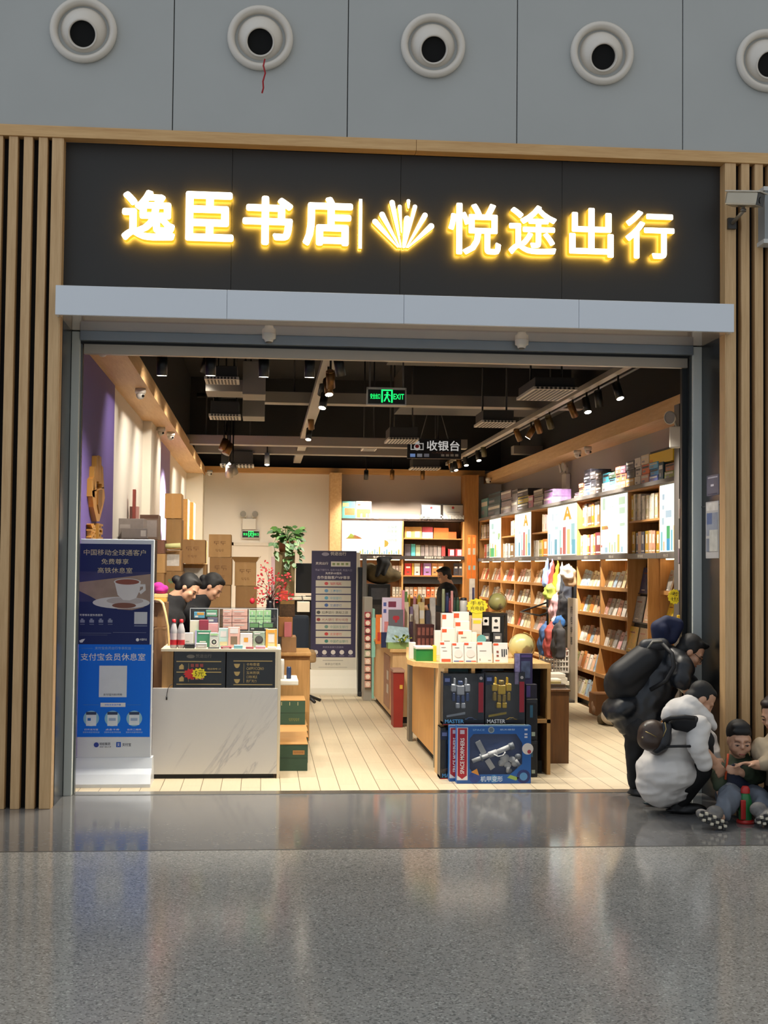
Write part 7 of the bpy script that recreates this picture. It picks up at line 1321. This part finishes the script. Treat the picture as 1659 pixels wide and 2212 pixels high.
def hand_shapes(w, d, n, side=1, curl=.5, k=1.0):
    """palm and five unequal bent fingers; d points to the fingertips, n out of the palm"""
    d, n, s = basis(d, n); w = V(*w); e = Matrix((s, d, n)).transposed().to_euler(); o = [('e', w+d*.045*k, (.04*k, .052*k, .015*k), e), ('c', w-d*.03*k, w+d*.02*k, .026*k, .027*k)]
    for i, (x, L) in enumerate(((-.03, .062), (-.01, .072), (.01, .068), (.03, .052))):
        a = w+d*.085*k+s*(x*k); d1 = (d*math.cos(curl*.6)+n*math.sin(curl*.6)+s*x*2).normalized(); d2 = (d*math.cos(curl*1.5)+n*math.sin(curl*1.5)).normalized(); b = a+d1*L*.55*k; o += [('c', a, b, .0092*k, .0085*k), ('c', b, b+d2*L*.5*k, .0085*k, .007*k)]
    a = w+d*.025*k+s*(.032*side*k); b = a+(d*.7+s*.75*side+n*.3).normalized()*.035*k; o += [('c', a, b, .0115*k, .0105*k), ('c', b, b+(d+n*.5).normalized()*.03*k, .0105*k, .008*k)]
    return o
def limb(a, b, c, r): return [('c', a, b, r[0], r[1]), ('c', b, c, r[1], r[2])]
def person(label, loc, group=None): return thing('person', label, 'person', loc, group)
def hairblob(t, c, f, u, extra=(), k=1.0, m=HAIR, low=True, vox=.009):
    f, u, s = basis(f, u); e = Matrix((s, f, u)).transposed().to_euler(); c = V(*c); Q = lambda a, b, d: c+s*(a*k)+f*(b*k)+u*(d*k)
    sh = [('e', Q(0, -.028, .04), (.084*k, .098*k, .088*k), e), ('e', Q(0, .02, .088), (.066*k, .052*k, .03*k), e)]
    if low: sh += [('e', Q(0, -.06, -.03), (.076*k, .055*k, .07*k), e), ('e', Q(.064, -.02, .02), (.02*k, .055*k, .05*k), e), ('e', Q(-.064, -.02, .02), (.02*k, .055*k, .05*k), e)]
    return blob('hair', sh+[(q[0], Q(*q[1]), *q[2:]) if q[0] == 'e' else ('c', Q(*q[1]), Q(*q[2]), q[3]*k, q[4]*k) for q in extra], vox, m, t, None, 3)
def shoe(t, a, d, col, k=1.0, nm='shoe'):
    d = V(d[0], d[1], 0).normalized(); a = V(*a); m = M(col, .5, 0, .3, 20); e = (0, 0, math.atan2(d.y, d.x))
    return blob(nm, [('e', V(a.x, a.y, .045*k)+d*.0, (.05*k, .04*k, .05*k), e), ('e', V(a.x, a.y, .035*k)+d*.09*k, (.09*k, .042*k, .034*k), e), ('e', V(a.x, a.y, .02*k)+d*.05*k, (.13*k, .043*k, .02*k), e), ('c', V(a.x, a.y, .05*k), V(a.x, a.y, .1*k), .04*k, .042*k)], .008, m, t, None, 3)
# --- staff behind the counter: two women, profile to the right, looking down
def staff(lab, hp, Y, bunp, turn):
    hc = P(*hp, Y); f = (.8, -.3+turn, -.7); u = (.58, 0, .8); t = person(lab, (hc.x-.16, Y, 0)); zsh = hc.z-.215; nx = hc.x-.17
    J = M('#111114', .9, 0, .15, 14, 'dark_jacket')
    blob('body', head_shapes(hc, f, u, .98)+[('c', V(hc.x-.08, Y+.01, hc.z-.09), V(nx-.01, Y+.01, zsh), .05, .06), ('c', V(nx-.02, Y, zsh-.02), V(nx-.1, Y, .95), .12, .13), ('c', V(nx-.1, Y-.09, .9), V(nx-.06, Y-.1, .5), .08, .06), ('c', V(nx-.06, Y-.1, .5), V(nx-.08, Y-.1, .05), .06, .045), ('c', V(nx-.1, Y+.09, .9), V(nx-.06, Y+.1, .5), .08, .06), ('c', V(nx-.06, Y+.1, .5), V(nx-.08, Y+.1, .05), .06, .045)]
         + limb(V(nx-.02, Y-.19, zsh-.03), V(nx+.06, Y-.24, zsh-.27), V(nx+.24, Y-.16, zsh-.36), (.05, .042, .032))+hand_shapes(V(nx+.25, Y-.16, zsh-.37), (.9, .1, -.3), (0, .1, -1), 1, .6)+limb(V(nx-.02, Y+.19, zsh-.03), V(nx+.06, Y+.22, zsh-.27), V(nx+.24, Y+.14, zsh-.36), (.05, .042, .032))+hand_shapes(V(nx+.25, Y+.14, zsh-.37), (.9, -.1, -.3), (0, .1, -1), -1, .6), .01, SKIN, t, None, 3)
    bn = P(*bunp, Y+.02); bl = bn-hc; F, U, S_2 = basis(f, u); hairblob(t, hc, f, u, [('e', (bl.dot(S_2), bl.dot(F), bl.dot(U)), (.042, .042, .04))])
    blob('jacket', [('c', V(nx-.03, Y, zsh+.03), V(nx-.1, Y, .98), .135, .16), ('e', V(nx-.02, Y, zsh-.03), (.17, .24, .11), (0, .35, 0)), ('c', V(nx+.02, Y, zsh+.03), V(nx+.085, Y, zsh+.085), .088, .078)]+limb(V(nx-.02, Y-.2, zsh-.03), V(nx+.06, Y-.25, zsh-.27), V(nx+.2, Y-.17, zsh-.35), (.085, .07, .055))+limb(V(nx-.02, Y+.2, zsh-.03), V(nx+.06, Y+.23, zsh-.27), V(nx+.2, Y+.15, zsh-.35), (.085, .07, .055)), .016, J, t, None, 4, .012)
    blob('trousers', [('c', V(nx-.1, Y, .96), V(nx-.1, Y, .86), .15, .15)]+[('c', V(nx-.1, Y+q, .86), V(nx-.07, Y+q, .1), .1, .065) for q in (-.09, .09)], .02, M('#1a1b20', .8), t, None, 3)
    for q in (-.1, .1): shoe(t, V(nx-.09, Y+q, 0), (1, 0), '#151515')
    face_parts(hc, f, u, t, .98)
staff('woman with low bun in dark jacket bent over the counter, nearer the kiosk', (408, 1270), 1.95, (381, 1252), -.1)
staff('woman with dark hair in black jacket looking down, behind the first woman', (460, 1268), 2.55, (440, 1250), .0)
# --- man among the shelves, in profile to the left
Y = 9.6; hc = P(959, 1243, Y); t = person('man in dark jacket facing left among the back shelves', (hc.x+.02, Y, 0)); f = (-.93, -.2, -.28); u = (-.2, 0, .95); zs = hc.z-.26
blob('body', head_shapes(hc, f, u)+[('c', V(hc.x+.05, Y, hc.z-.12), V(hc.x+.05, Y, zs), .055, .06), ('c', V(hc.x+.05, Y, zs), V(hc.x+.08, Y, .9), .13, .14), ('c', V(hc.x+.08, Y-.09, .9), V(hc.x+.06, Y-.1, .05), .08, .05), ('c', V(hc.x+.08, Y+.09, .9), V(hc.x+.06, Y+.1, .05), .08, .05)]+limb(V(hc.x+.06, Y-.2, zs-.04), V(hc.x-.02, Y-.26, zs-.28), V(hc.x-.28, Y-.2, zs-.2), (.055, .045, .033))+hand_shapes(V(hc.x-.3, Y-.2, zs-.2), (-1, 0, .1), (0, .3, -1), 1, .7)+limb(V(hc.x+.06, Y+.2, zs-.04), V(hc.x+.02, Y+.24, zs-.3), V(hc.x-.16, Y+.16, zs-.36), (.055, .045, .033))+hand_shapes(V(hc.x-.18, Y+.16, zs-.36), (-1, 0, .1), (0, .3, -1), -1, .7), .011, SKIN, t, None, 3)
hairblob(t, hc, f, u, [('e', (0, .04, .08), (.06, .045, .028))]); face_parts(hc, f, u, t)
blob('jacket', [('c', V(hc.x+.05, Y, zs), V(hc.x+.08, Y, .85), .16, .18), ('e', V(hc.x+.05, Y, zs-.02), (.15, .25, .1)), ('c', V(hc.x+.04, Y, zs+.04), V(hc.x+.03, Y, zs+.1), .09, .085)]+limb(V(hc.x+.06, Y-.21, zs-.04), V(hc.x-.02, Y-.26, zs-.28), V(hc.x-.23, Y-.2, zs-.2), (.09, .075, .055))+limb(V(hc.x+.06, Y+.21, zs-.04), V(hc.x+.02, Y+.24, zs-.3), V(hc.x-.12, Y+.17, zs-.35), (.09, .075, .055)), .018, M('#16181a', .8, 0, .2, 10), t, None, 4)
blob('trousers', [('c', V(hc.x+.08, Y, .95), V(hc.x+.08, Y, .85), .15, .15)]+[('c', V(hc.x+.08, Y+q, .85), V(hc.x+.07, Y+q, .1), .1, .07) for q in (-.09, .09)], .022, M('#1c1c22', .8), t, None, 3)
for q in (-.1, .1): shoe(t, V(hc.x+.07, Y+q, 0), (-1, 0), '#141414')
# --- bending man with backpack at the doorway
Y = -.18; hc = P(1493, 1408, Y-.05); f = (.74, -.28, -.6); u = (.5, -.05, .84)
pel = P(1375, 1548, Y); ch = P(1432, 1446, Y); sh = P(1450, 1432, Y); nk = P(1468, 1425, Y)
t = person('man in black jacket and glasses with backpack bending over the crouching person', (pel.x, Y, 0))
kL = V(pel.x-.02, Y-.04, .48); fL = PZ(1378, 1722)+V(0, .06, .07); kR = V(pel.x+.13, Y+.08, .46); fR = PZ(1398, 1728)+V(.0, .25, .07); hd = P(1476, 1478, Y-.18)
arm = limb(sh+V(.03, -.17, -.02), P(1466, 1472, Y-.22)+V(.02, 0, 0), hd, (.055, .045, .033)); arm2 = limb(sh+V(.03, .17, -.02), P(1490, 1480, Y+.14), P(1506, 1506, Y+.06), (.055, .045, .033))
blob('body', head_shapes(hc, f, u)+[('c', hc-V(.05, 0, .08), nk, .052, .056), ('c', nk, ch, .07, .13), ('c', ch, pel, .14, .135), ('c', pel+V(0, -.08, -.04), kL, .085, .06), ('c', kL, fL, .06, .042), ('c', pel+V(.04, .08, -.04), kR, .085, .06), ('c', kR, fR, .06, .042)]+arm+hand_shapes(hd, (.25, 0, -1), (.9, 0, .2), 1, .5)+arm2+hand_shapes(P(1506, 1506, Y+.06), (.5, 0, -.9), (.8, 0, .3), -1, .5), .0085, SKIN, t, None, 3)
hairblob(t, hc, f, u, [('e', (0, .035, .082), (.06, .045, .028))]); face_parts(hc, f, u, t)
F_, U_, S2 = basis(f, u); q = lambda a, b, d: hc+S2*a+F_*b+U_*d
mb = MB()
for sg in (-1, 1): mb.tube([q(sg*(.034+.025*math.cos(a)), .1, -.01+.02*math.sin(a)) for a in (2*PI*k/12 for k in range(13))], .0025, M('#0c0c0c', .3), 5).tube([q(sg*.06, .098, -.004), q(sg*.08, .03, .0)], .0025, M('#0c0c0c', .3), 5)
mb.tube([q(-.01, .102, -.006), q(.01, .102, -.006)], .0025, M('#0c0c0c', .3), 5).build('glasses', t)
JK = M('#12161c', .38, 0, .3, 9, 'black_shell_jacket', bump=.5)
h1 = P(1335, 1540, Y-.12); h2 = P(1318, 1528, Y+.15)
blob('jacket', [('c', ch+V(.01, 0, 0), pel, .17, .17), ('e', sh, (.15, .23, .13), (0, .6, 0)), ('c', nk, nk+V(.03, 0, .03), .09, .075), ('c', pel+V(-.02, 0, .03), P(1352, 1545, Y), .17, .12), ('e', P(1342, 1526, Y), (.15, .2, .1), (0, -.5, 0)), ('c', pel+V(.06, 0, .06), P(1392, 1552, Y-.06), .16, .12)]+limb(sh+V(.03, -.18, -.02), P(1465, 1470, Y-.22)+V(.02, 0, 0), hd+V(0, 0, .05), (.095, .075, .05))+limb(sh+V(.03, .18, -.02), P(1490, 1480, Y+.14), P(1503, 1500, Y+.06), (.095, .075, .05)), .012, JK, t, None, 5, .01, (7, 7, 6))
blob('trousers', [('e', pel+V(.02, 0, -.06), (.15, .17, .14)), ('c', pel+V(0, -.08, -.06), kL, .115, .085), ('c', kL, fL+V(0, 0, .03), .085, .06), ('c', pel+V(.05, .08, -.06), kR, .115, .085), ('c', kR, fR+V(0, 0, .03), .085, .06)], .015, M('#0d0d0f', .7, 0, .2, 10), t, None, 4, .012)
shoe(t, V(fL.x, fL.y, 0), (.7, -.7), '#1f1f20'); shoe(t, V(fR.x, fR.y, 0), (.9, -.4), '#24282a')
b1 = P(1355, 1462, Y); b2 = P(1420, 1420, Y-.0); BP = M('#0c0d11', .6, 0, .3, 12, 'black_backpack')
tb = thing('backpack', 'black backpack on the back of the bending man', 'backpack', b1)
blob('main_compartment', [('c', P(1348, 1478, Y), P(1422, 1418, Y), .155, .13), ('c', P(1345, 1462, Y-.06), P(1395, 1424, Y-.06), .12, .12), ('e', P(1342, 1478, Y), (.12, .15, .11))], .015, BP, tb, None, 4)
plabel(blob('top_flap', [('c', P(1395, 1396, Y-.08), P(1432, 1392, Y-.08), .055, .05), ('c', P(1395, 1398, Y+.08), P(1434, 1392, Y+.08), .055, .05), ('e', P(1415, 1395, Y), (.12, .13, .05))], .012, M('#2c2d30', .5, 0, .3, 14), tb, None, 3), 'dark grey top flap')
MB().tube([P(1432, 1392, Y-.15), P(1452, 1412, Y-.24), P(1456, 1440, Y-.27), P(1440, 1470, Y-.24), P(1405, 1490, Y-.17)], .016, BP, 8).tube([P(1395, 1404, Y-.13), P(1410, 1386, Y-.13), P(1430, 1385, Y-.13)], .008, M('#8a867c', .5), 6).build('strap', tb)
p = P(1443, 1358, Y); o = blob('neck_pillow', [('c', P(1424, 1378, Y), P(1422, 1356, Y), .055, .06), ('c', P(1422, 1356, Y), P(1440, 1343, Y), .06, .05), ('c', P(1440, 1343, Y), P(1462, 1350, Y), .05, .055), ('c', P(1462, 1350, Y), P(1450, 1378, Y), .055, .05), ('c', P(1436, 1384, Y), P(1432, 1360, Y-.03), .05, .05)], .011, M('#101a3c', .75, 0, .3, 20), None, p, 3); tag(o, 'navy neck pillow tied on top of the black backpack', 'neck pillow')
# --- crouching person in white coat
Y = -.85; t = person('crouching person in white hooded coat with small brown backpack', (P(1440, 1700, Y).x, Y, 0))
WC = M('#d2cec9', .6, 0, .06, 7, 'white_coat', bump=.6); pel = P(1425, 1680, Y); ch = P(1478, 1575, Y); hc = P(1515, 1510, Y+.02); f = (.72, -.1, -.68); u = (.6, 0, .8); sh = P(1490, 1555, Y)
kn = P(1510, 1655, Y-.05); ft = PZ(1478, 1762)+V(0, .08, .06); ft2 = PZ(1450, 1758)+V(0, .3, .06); hd = P(1538, 1640, Y-.2)
blob('body', head_shapes(hc, f, u)+[('c', hc-V(.04, 0, .07), sh, .05, .07), ('c', sh, pel, .13, .15), ('c', pel+V(.02, -.1, -.02), kn+V(0, -.05, 0), .08, .06), ('c', kn+V(0, -.05, 0), ft, .06, .042), ('c', pel+V(.02, .1, -.02), kn+V(.02, .14, .02), .08, .06), ('c', kn+V(.02, .14, .02), ft2, .06, .042)]+limb(sh+V(.02, -.19, -.02), P(1512, 1615, Y-.24), hd, (.05, .042, .032))+hand_shapes(hd, (.6, 0, -.8), (0, 1, 0), 1, .5)+limb(sh+V(.02, .19, -.02), P(1530, 1600, Y+.22), P(1545, 1640, Y+.12), (.05, .042, .032))+hand_shapes(P(1545, 1640, Y+.12), (.6, 0, -.8), (0, 1, 0), -1, .5), .0085, SKIN, t, None, 3)
hairblob(t, hc, f, u, [('c', (0, -.06, -.04), (0, .0, -.18), .06, .05)], .94)
blob('coat', [('c', P(1428, 1690, Y), P(1450, 1615, Y), .175, .165), ('c', P(1448, 1690, Y), P(1468, 1640, Y), .155, .15), ('c', P(1450, 1615, Y), sh, .165, .12), ('e', P(1440, 1665, Y), (.215, .24, .17)), ('c', P(1450, 1690, Y-.1), P(1492, 1672, Y-.12), .1, .06), ('c', P(1420, 1692, Y-.05), P(1470, 1700, Y-.08), .1, .07), ('c', P(1415, 1700, Y+.1), P(1470, 1690, Y+.1), .1, .08)]+limb(sh+V(-.0, -.19, -.03), P(1506, 1615, Y-.25), P(1522, 1650, Y-.24), (.085, .07, .055))+limb(sh+V(.02, .19, -.02), P(1530, 1600, Y+.22), P(1543, 1635, Y+.12), (.085, .07, .05)), .011, WC, t, None, 4, .009, (4, 4, 13))
blob('hood', [('e', P(1476, 1538, Y), (.125, .17, .1), (0, .35, 0)), ('c', P(1450, 1545, Y), P(1490, 1525, Y), .075, .085), ('c', P(1490, 1526, Y-.06), P(1528, 1553, Y-.08), .075, .05), ('c', P(1528, 1553, Y-.08), P(1542, 1570, Y-.1), .05, .03)], .011, WC, t, None, 4, .006, (4, 4, 12))
plabel(blob('scarf', [('c', P(1462, 1562, Y-.19), P(1500, 1566, Y-.2), .05, .06), ('c', P(1500, 1566, Y-.2), P(1522, 1600, Y-.2), .065, .07), ('c', P(1522, 1600, Y-.2), P(1530, 1625, Y-.16), .06, .04)], .012, M('#0f0f13', .8, 0, .2, 12), t, None, 4), 'black cloth between hood and sleeve')
blob('trousers', [('c', pel+V(.14, -.08, -.03), kn+V(-.01, -.05, -.02), .08, .08), ('c', kn+V(-.01, -.05, -.02), ft+V(0, 0, .03), .085, .06), ('c', pel+V(.05, .1, -.03), kn+V(.02, .14, .0), .1, .08), ('c', kn+V(.02, .14, 0), ft2+V(0, 0, .03), .085, .06)], .014, M('#0c0c0d', .8), t, None, 3)
shoe(t, V(ft.x-.02, ft.y, 0), (1, -.25), '#101011', 1.1, 'boot'); shoe(t, V(ft2.x-.03, ft2.y, 0), (1, -.2), '#1b2a2c', 1.1, 'boot')
p = P(1408, 1590, Y-.16); tb = thing('brown_backpack', 'small dark brown leather backpack on the white coat', 'backpack', p); LB = M('#3a2a20', .4, 0, .2, 14, 'brown_leather')
blob('bag_body', [('e', P(1410, 1586, Y-.15), (.105, .1, .1), (0, .5, 0)), ('e', P(1402, 1600, Y-.16), (.085, .1, .07), (0, .5, 0)), ('e', P(1424, 1598, Y-.13), (.08, .1, .11), (0, .4, 0))], .011, LB, tb, None, 4); plabel(blob('side_panel', [('c', P(1440, 1568, Y-.2), P(1434, 1606, Y-.21), .038, .045), ('c', P(1434, 1606, Y-.21), P(1418, 1620, Y-.2), .042, .03)], .01, M('#16181e', .4), tb, None, 3), 'black side panel')
MB().tube([P(1435, 1558, Y-.2), P(1450, 1551, Y-.26), P(1480, 1549, Y-.3), P(1500, 1552, Y-.3)], .017, M('#101012', .6), 8).tube([P(1436, 1613, Y-.24), P(1465, 1612, Y-.28), P(1492, 1612, Y-.28)], .009, M('#101012', .6), 8).build('strap', tb)
MB().tube([P(1394, 1580, Y-.27), P(1405, 1585, Y-.275), P(1418, 1592, Y-.27)], .003, M('#b09a60', .3, .7), 6).tube([P(1436, 1560, Y-.245), P(1439, 1575, Y-.265), P(1432, 1592, Y-.27)], .003, M('#b09a60', .3, .7), 6).sph(P(1388, 1593, Y-.255), .006, .004, .006, M('#d0c090', .3, .6)).sph(P(1394, 1567, Y-.245), .006, .004, .006, M('#d0d0c8', .3, .6)).build('zip', tb)
# --- seated child facing the hall
Y = -.85; k = .97; hc = P(1597, 1597, Y-.06); f = (-.1, -1, -.16); u = (0, -.14, 1); nk = P(1598, 1643, Y); pel = V(P(1590, 1700, Y).x, Y, .13)
t = person('seated child in green jacket with orange trim leaning on the wooden slats', (pel.x, Y, 0))
fa = P(1556, 1762, -1.32); ka = P(1580, 1722, -1.15); fb_ = P(1650, 1762, -1.3); kb = P(1640, 1728, -1.12); ha = P(1600, 1668, -1.06); hb = P(1556, 1712, -1.0)
F_, U_, S2 = basis(f, u); ck = [('e', hc+(S2*a+F_*.052+U_*-.045)*k, (.036*k, .036*k, .038*k)) for a in (-.036, .036)]+[('e', hc+(F_*.014+U_*-.042)*k, (.078*k, .078*k, .074*k)), ('e', hc+(F_*-.01+U_*.0)*k, (.084*k, .088*k, .082*k))]+[('e', hc+(F_*.066+U_*-.082)*k, (.034*k, .026*k, .024*k))]
blob('body', head_shapes(hc, f, u, k)+ck+[('c', hc-V(0, -.02, .09), nk, .042, .05), ('c', nk-V(0, 0, .05), pel, .1, .11), ('c', pel+V(-.06, -.02, 0), ka, .07, .052), ('c', ka, fa, .05, .038), ('c', pel+V(.08, -.02, 0), kb, .07, .052), ('c', kb, fb_, .05, .038)]+limb(nk+V(-.13, 0, -.07), P(1553, 1678, Y-.05), hb, (.042, .035, .026))+hand_shapes(hb, (.1, -.6, -.7), (.2, -.3, -1), 1, .5, .78)+limb(nk+V(.13, 0, -.07), P(1628, 1680, Y-.1), ha, (.042, .035, .026))+hand_shapes(ha, (-.8, -.4, .2), (0, 1, 0), -1, .7, .78), .0075, M('#c99c80', .5, 0, .04, 6, 'child_skin'), t, None, 2)
F_, U_, S2 = basis(f, u); e = Matrix((S2, F_, U_)).transposed().to_euler(); q = lambda a, b, d: hc+(S2*a+F_*b+U_*d)*k
blob('hair', [('e', q(0, -.03, .045), (.09*k, .1*k, .094*k), e), ('e', q(0, .02, .1), (.07*k, .055*k, .035*k), e), ('e', q(0, -.06, -.02), (.07*k, .05*k, .06*k), e), ('e', q(0, .056, .07), (.068*k, .03*k, .03*k), e)], .008, HAIR, t, None, 3); face_parts(hc-U_*.012, f, u, t, k*1.06, M('#5a463a', .7))
GJ = M('#2e3a26', .8, 0, .15, 14, 'green_jacket')
blob('jacket', [('c', nk-V(0, 0, .07), pel+V(0, 0, .05), .125, .135), ('e', nk-V(0, 0, .06), (.16, .1, .06)), ('c', nk+V(-.02, 0, .0), nk+V(.02, 0, .0), .07, .07)]+limb(nk+V(-.14, 0, -.08), P(1553, 1678, Y-.05), hb+V(0, .02, .04), (.07, .06, .045))+limb(nk+V(.14, 0, -.08), P(1628, 1680, Y-.1), ha+V(.05, .02, 0), (.07, .06, .045)), .012, GJ, t, None, 4, .01)
plabel(blob('vest_front', [('c', P(1592, 1668, Y-.09), P(1590, 1697, Y-.1), .065, .08), ('c', P(1610, 1672, Y-.07), P(1608, 1692, Y-.08), .05, .07)], .012, M('#141a30', .8, 0, .15, 14), t, None, 3), 'dark navy vest front')
MB().tube([P(1573, 1629, Y-.09), P(1571, 1645, Y-.12), P(1569, 1662, Y-.135), P(1567, 1684, Y-.14)], .008, M('#d8542a', .6), 8).build('orange_trim', t)
blob('trousers', [('e', pel, (.15, .13, .11)), ('c', pel+V(-.06, -.02, 0), ka, .095, .08), ('c', ka, fa-(fa-ka)*.15, .078, .06), ('c', pel+V(.08, -.02, 0), kb, .095, .08), ('c', kb, fb_-(fb_-kb)*.15, .078, .06)], .013, M('#5f6670', .8, 0, .15, 8, 'grey_trousers', bump=.4), t, None, 3, .014)
CAM = M('#8d8878', .7, 0, .9, 42, 'patterned_sole')
def sole(c, sgn):
    c = V(*c); e = (math.radians(78), math.radians(25*sgn), 0)
    blob('shoe', [('e', c, (.105, .045, .036), (0, math.radians(24)*sgn, 0)), ('e', c+V(.045*sgn, .06, .03), (.06, .05, .05)), ('e', c+V(-.05*sgn, .0, .03*1), (.055, .045, .035), (0, math.radians(24)*sgn, 0))], .009, M('#6d6a66', .6, 0, .5, 30), t, None, 3)
    m = MB(); n = V(0, -1, -.05); ca, sa = math.cos(math.radians(-24)*sgn), math.sin(math.radians(-24)*sgn)
    for i in range(7):
        for j in range(3):
            a = (i-3)*.029; b = (j-1)*.024*(1-.05*abs(i-3)); x = a*ca-b*sa; z = a*sa+b*ca; m.box(c.x+x-.011, c.x+x+.011, c.y-.052, c.y-.03, c.z+z-.009, c.z+z+.009, M('#c9c2ae' if (i+j) % 2 else '#2c2c2c', .7), .003, 1)
    m.build('shoe_sole', t)
sole(P(1536, 1770, -1.42)+V(0, 0, .0), 1); sole(P(1660, 1762, -1.38), -1)
# --- adult at the right edge
Y = -.9; hc = P(1672, 1542, Y); f = (-.75, -.55, -.35); u = (-.2, -.1, 1); nk = P(1690, 1590, Y); pel = V(nk.x+.05, Y, .14); hd = P(1632, 1652, -1.12)
t = person('adult in beige sweater seated at the right edge, reaching towards the child', (pel.x, Y, 0))
k1 = V(nk.x-.12, Y-.36, .3); f1 = V(nk.x+.1, Y-.65, .07)
blob('body', head_shapes(hc, f, u)+[('c', hc-V(-.03, 0, .08), nk, .05, .06), ('c', nk-V(0, 0, .08), pel, .12, .14), ('c', pel+V(-.06, -.05, 0), k1, .085, .065), ('c', k1, f1, .06, .045), ('c', pel+V(.1, -.05, 0), k1+V(.35, .1, 0), .085, .065), ('c', k1+V(.35, .1, 0), f1+V(.2, .1, 0), .06, .045)]+limb(nk+V(-.15, -.05, -.08), P(1672, 1655, -1.08), hd, (.052, .044, .033))+hand_shapes(hd, (-1, -.05, .15), (0, -.2, -1), 1, .6)+limb(nk+V(.18, 0, -.08), V(nk.x+.2, Y-.2, .3), V(nk.x+.05, Y-.35, .36), (.052, .044, .033))+hand_shapes(V(nk.x+.05, Y-.35, .36), (-1, -.1, 0), (0, 0, -1), -1, .5), .009, SKIN, t, None, 3)
hairblob(t, hc, f, u, [('c', (0, -.07, 0), (.02, -.08, -.2), .08, .06)], 1.05, HAIRB); face_parts(hc, f, u, t, 1, HAIRB)
blob('sweater', [('c', nk-V(0, 0, .1), pel+V(0, 0, .05), .155, .17), ('e', nk-V(0, 0, .07), (.2, .12, .07)), ('c', nk+V(-.01, 0, .02), nk+V(.01, 0, .02), .075, .075)]+limb(nk+V(-.16, -.05, -.09), P(1668, 1650, -1.08), hd+V(.06, 0, 0), (.09, .075, .05))+limb(nk+V(.19, 0, -.09), V(nk.x+.21, Y-.2, .3), V(nk.x+.1, Y-.34, .36), (.09, .075, .05)), .014, M('#a8977c', .9, 0, .1, 20, 'beige_knit'), t, None, 4, .012)
blob('trousers', [('e', pel, (.19, .16, .13)), ('c', pel+V(-.06, -.05, 0), k1, .115, .09), ('c', k1, f1+V(0, 0, .04), .085, .06), ('c', pel+V(.1, -.05, 0), k1+V(.35, .1, 0), .115, .09), ('c', k1+V(.35, .1, 0), f1+V(.2, .1, .04), .085, .06)], .016, M('#121318', .8), t, None, 3)
shoe(t, V(f1.x, f1.y, 0), (-.3, -1), '#2a2a2c'); shoe(t, V(f1.x+.2, f1.y+.1, 0), (.3, -1), '#2a2a2c')
# --- toy bottle on the floor
p = PZ(1610, 1778); t = thing('toy_bottle', 'red and green toy bottle standing on the floor by the child', 'toy', (p.x, p.y, 0)); RD = M('#b0241e', .4); GN = M('#1f6a34', .4, 0, .3, 18)
MB().lathe([(0, 0), (.056, 0), (.06, .01), (.056, .022), (.045, .026), (0, .026)], (p.x, p.y, 0), RD, 20).build('base_ring', t)
MB().lathe([(.044, .026), (.046, .08), (.042, .15), (.034, .18), (.026, .2)], (p.x, p.y, 0), GN, 20).build('bottle_body', t); MB().box(p.x-.046, p.x-.012, p.y-.047, p.y-.03, .03, .16, RD, .006).build('red_panel', t)
MB().lathe([(.03, .2), (.03, .225), (.02, .245), (0, .248)], (p.x, p.y, 0), RD, 20).build('cap', t)
# ================= light =================
w = bpy.data.worlds.new('hall_daylight'); SC.world = w; w.use_nodes = True
nt = w.node_tree; bg = nt.nodes['Background']
tc = nt.nodes.new('ShaderNodeTexCoord'); sp = nt.nodes.new('ShaderNodeSeparateXYZ'); nt.links.new(tc.outputs['Generated'], sp.inputs[0])
mr = nt.nodes.new('ShaderNodeMapRange'); mr.inputs[1].default_value = -.8; mr.inputs[2].default_value = .8; nt.links.new(sp.outputs[0], mr.inputs[0])
rp = nt.nodes.new('ShaderNodeValToRGB'); nt.links.new(mr.outputs[0], rp.inputs[0])
rp.color_ramp.elements[0].color = (.62, .69, .79, 1); rp.color_ramp.elements[1].color = (.52, .515, .49, 1)
nt.links.new(rp.outputs[0], bg.inputs[0]); bg.inputs[1].default_value = 1.05
def area(x, y, z, sx, sy, power, col, rot=(0, 0, 0)):
    d = bpy.data.lights.new('lamp', 'AREA'); d.shape = 'RECTANGLE'; d.size = sx; d.size_y = sy; d.energy = power; d.color = col
    o = bpy.data.objects.new('lamp', d); COL.objects.link(o); o.location = (x, y, z); o.rotation_euler = rot; return o
vs = SC.view_settings; vs.view_transform = 'Standard'; vs.look = 'None'; vs.exposure = 0; vs.gamma = 1; vs.use_curve_mapping = False
SC.cycles.use_denoising = True
try: SC.cycles.denoiser = 'OPENIMAGEDENOISE'
except Exception: pass
SC.cycles.use_adaptive_sampling = True; SC.cycles.adaptive_threshold = .03; SC.cycles.max_bounces = 8; SC.cycles.diffuse_bounces = 3; SC.cycles.glossy_bounces = 3; SC.cycles.transparent_max_bounces = 12
SC.cycles.sample_clamp_indirect = 6; SC.cycles.caustics_reflective = False; SC.cycles.caustics_refractive = False
for o in bpy.data.objects:
    if '_o' in o: del o['_o']
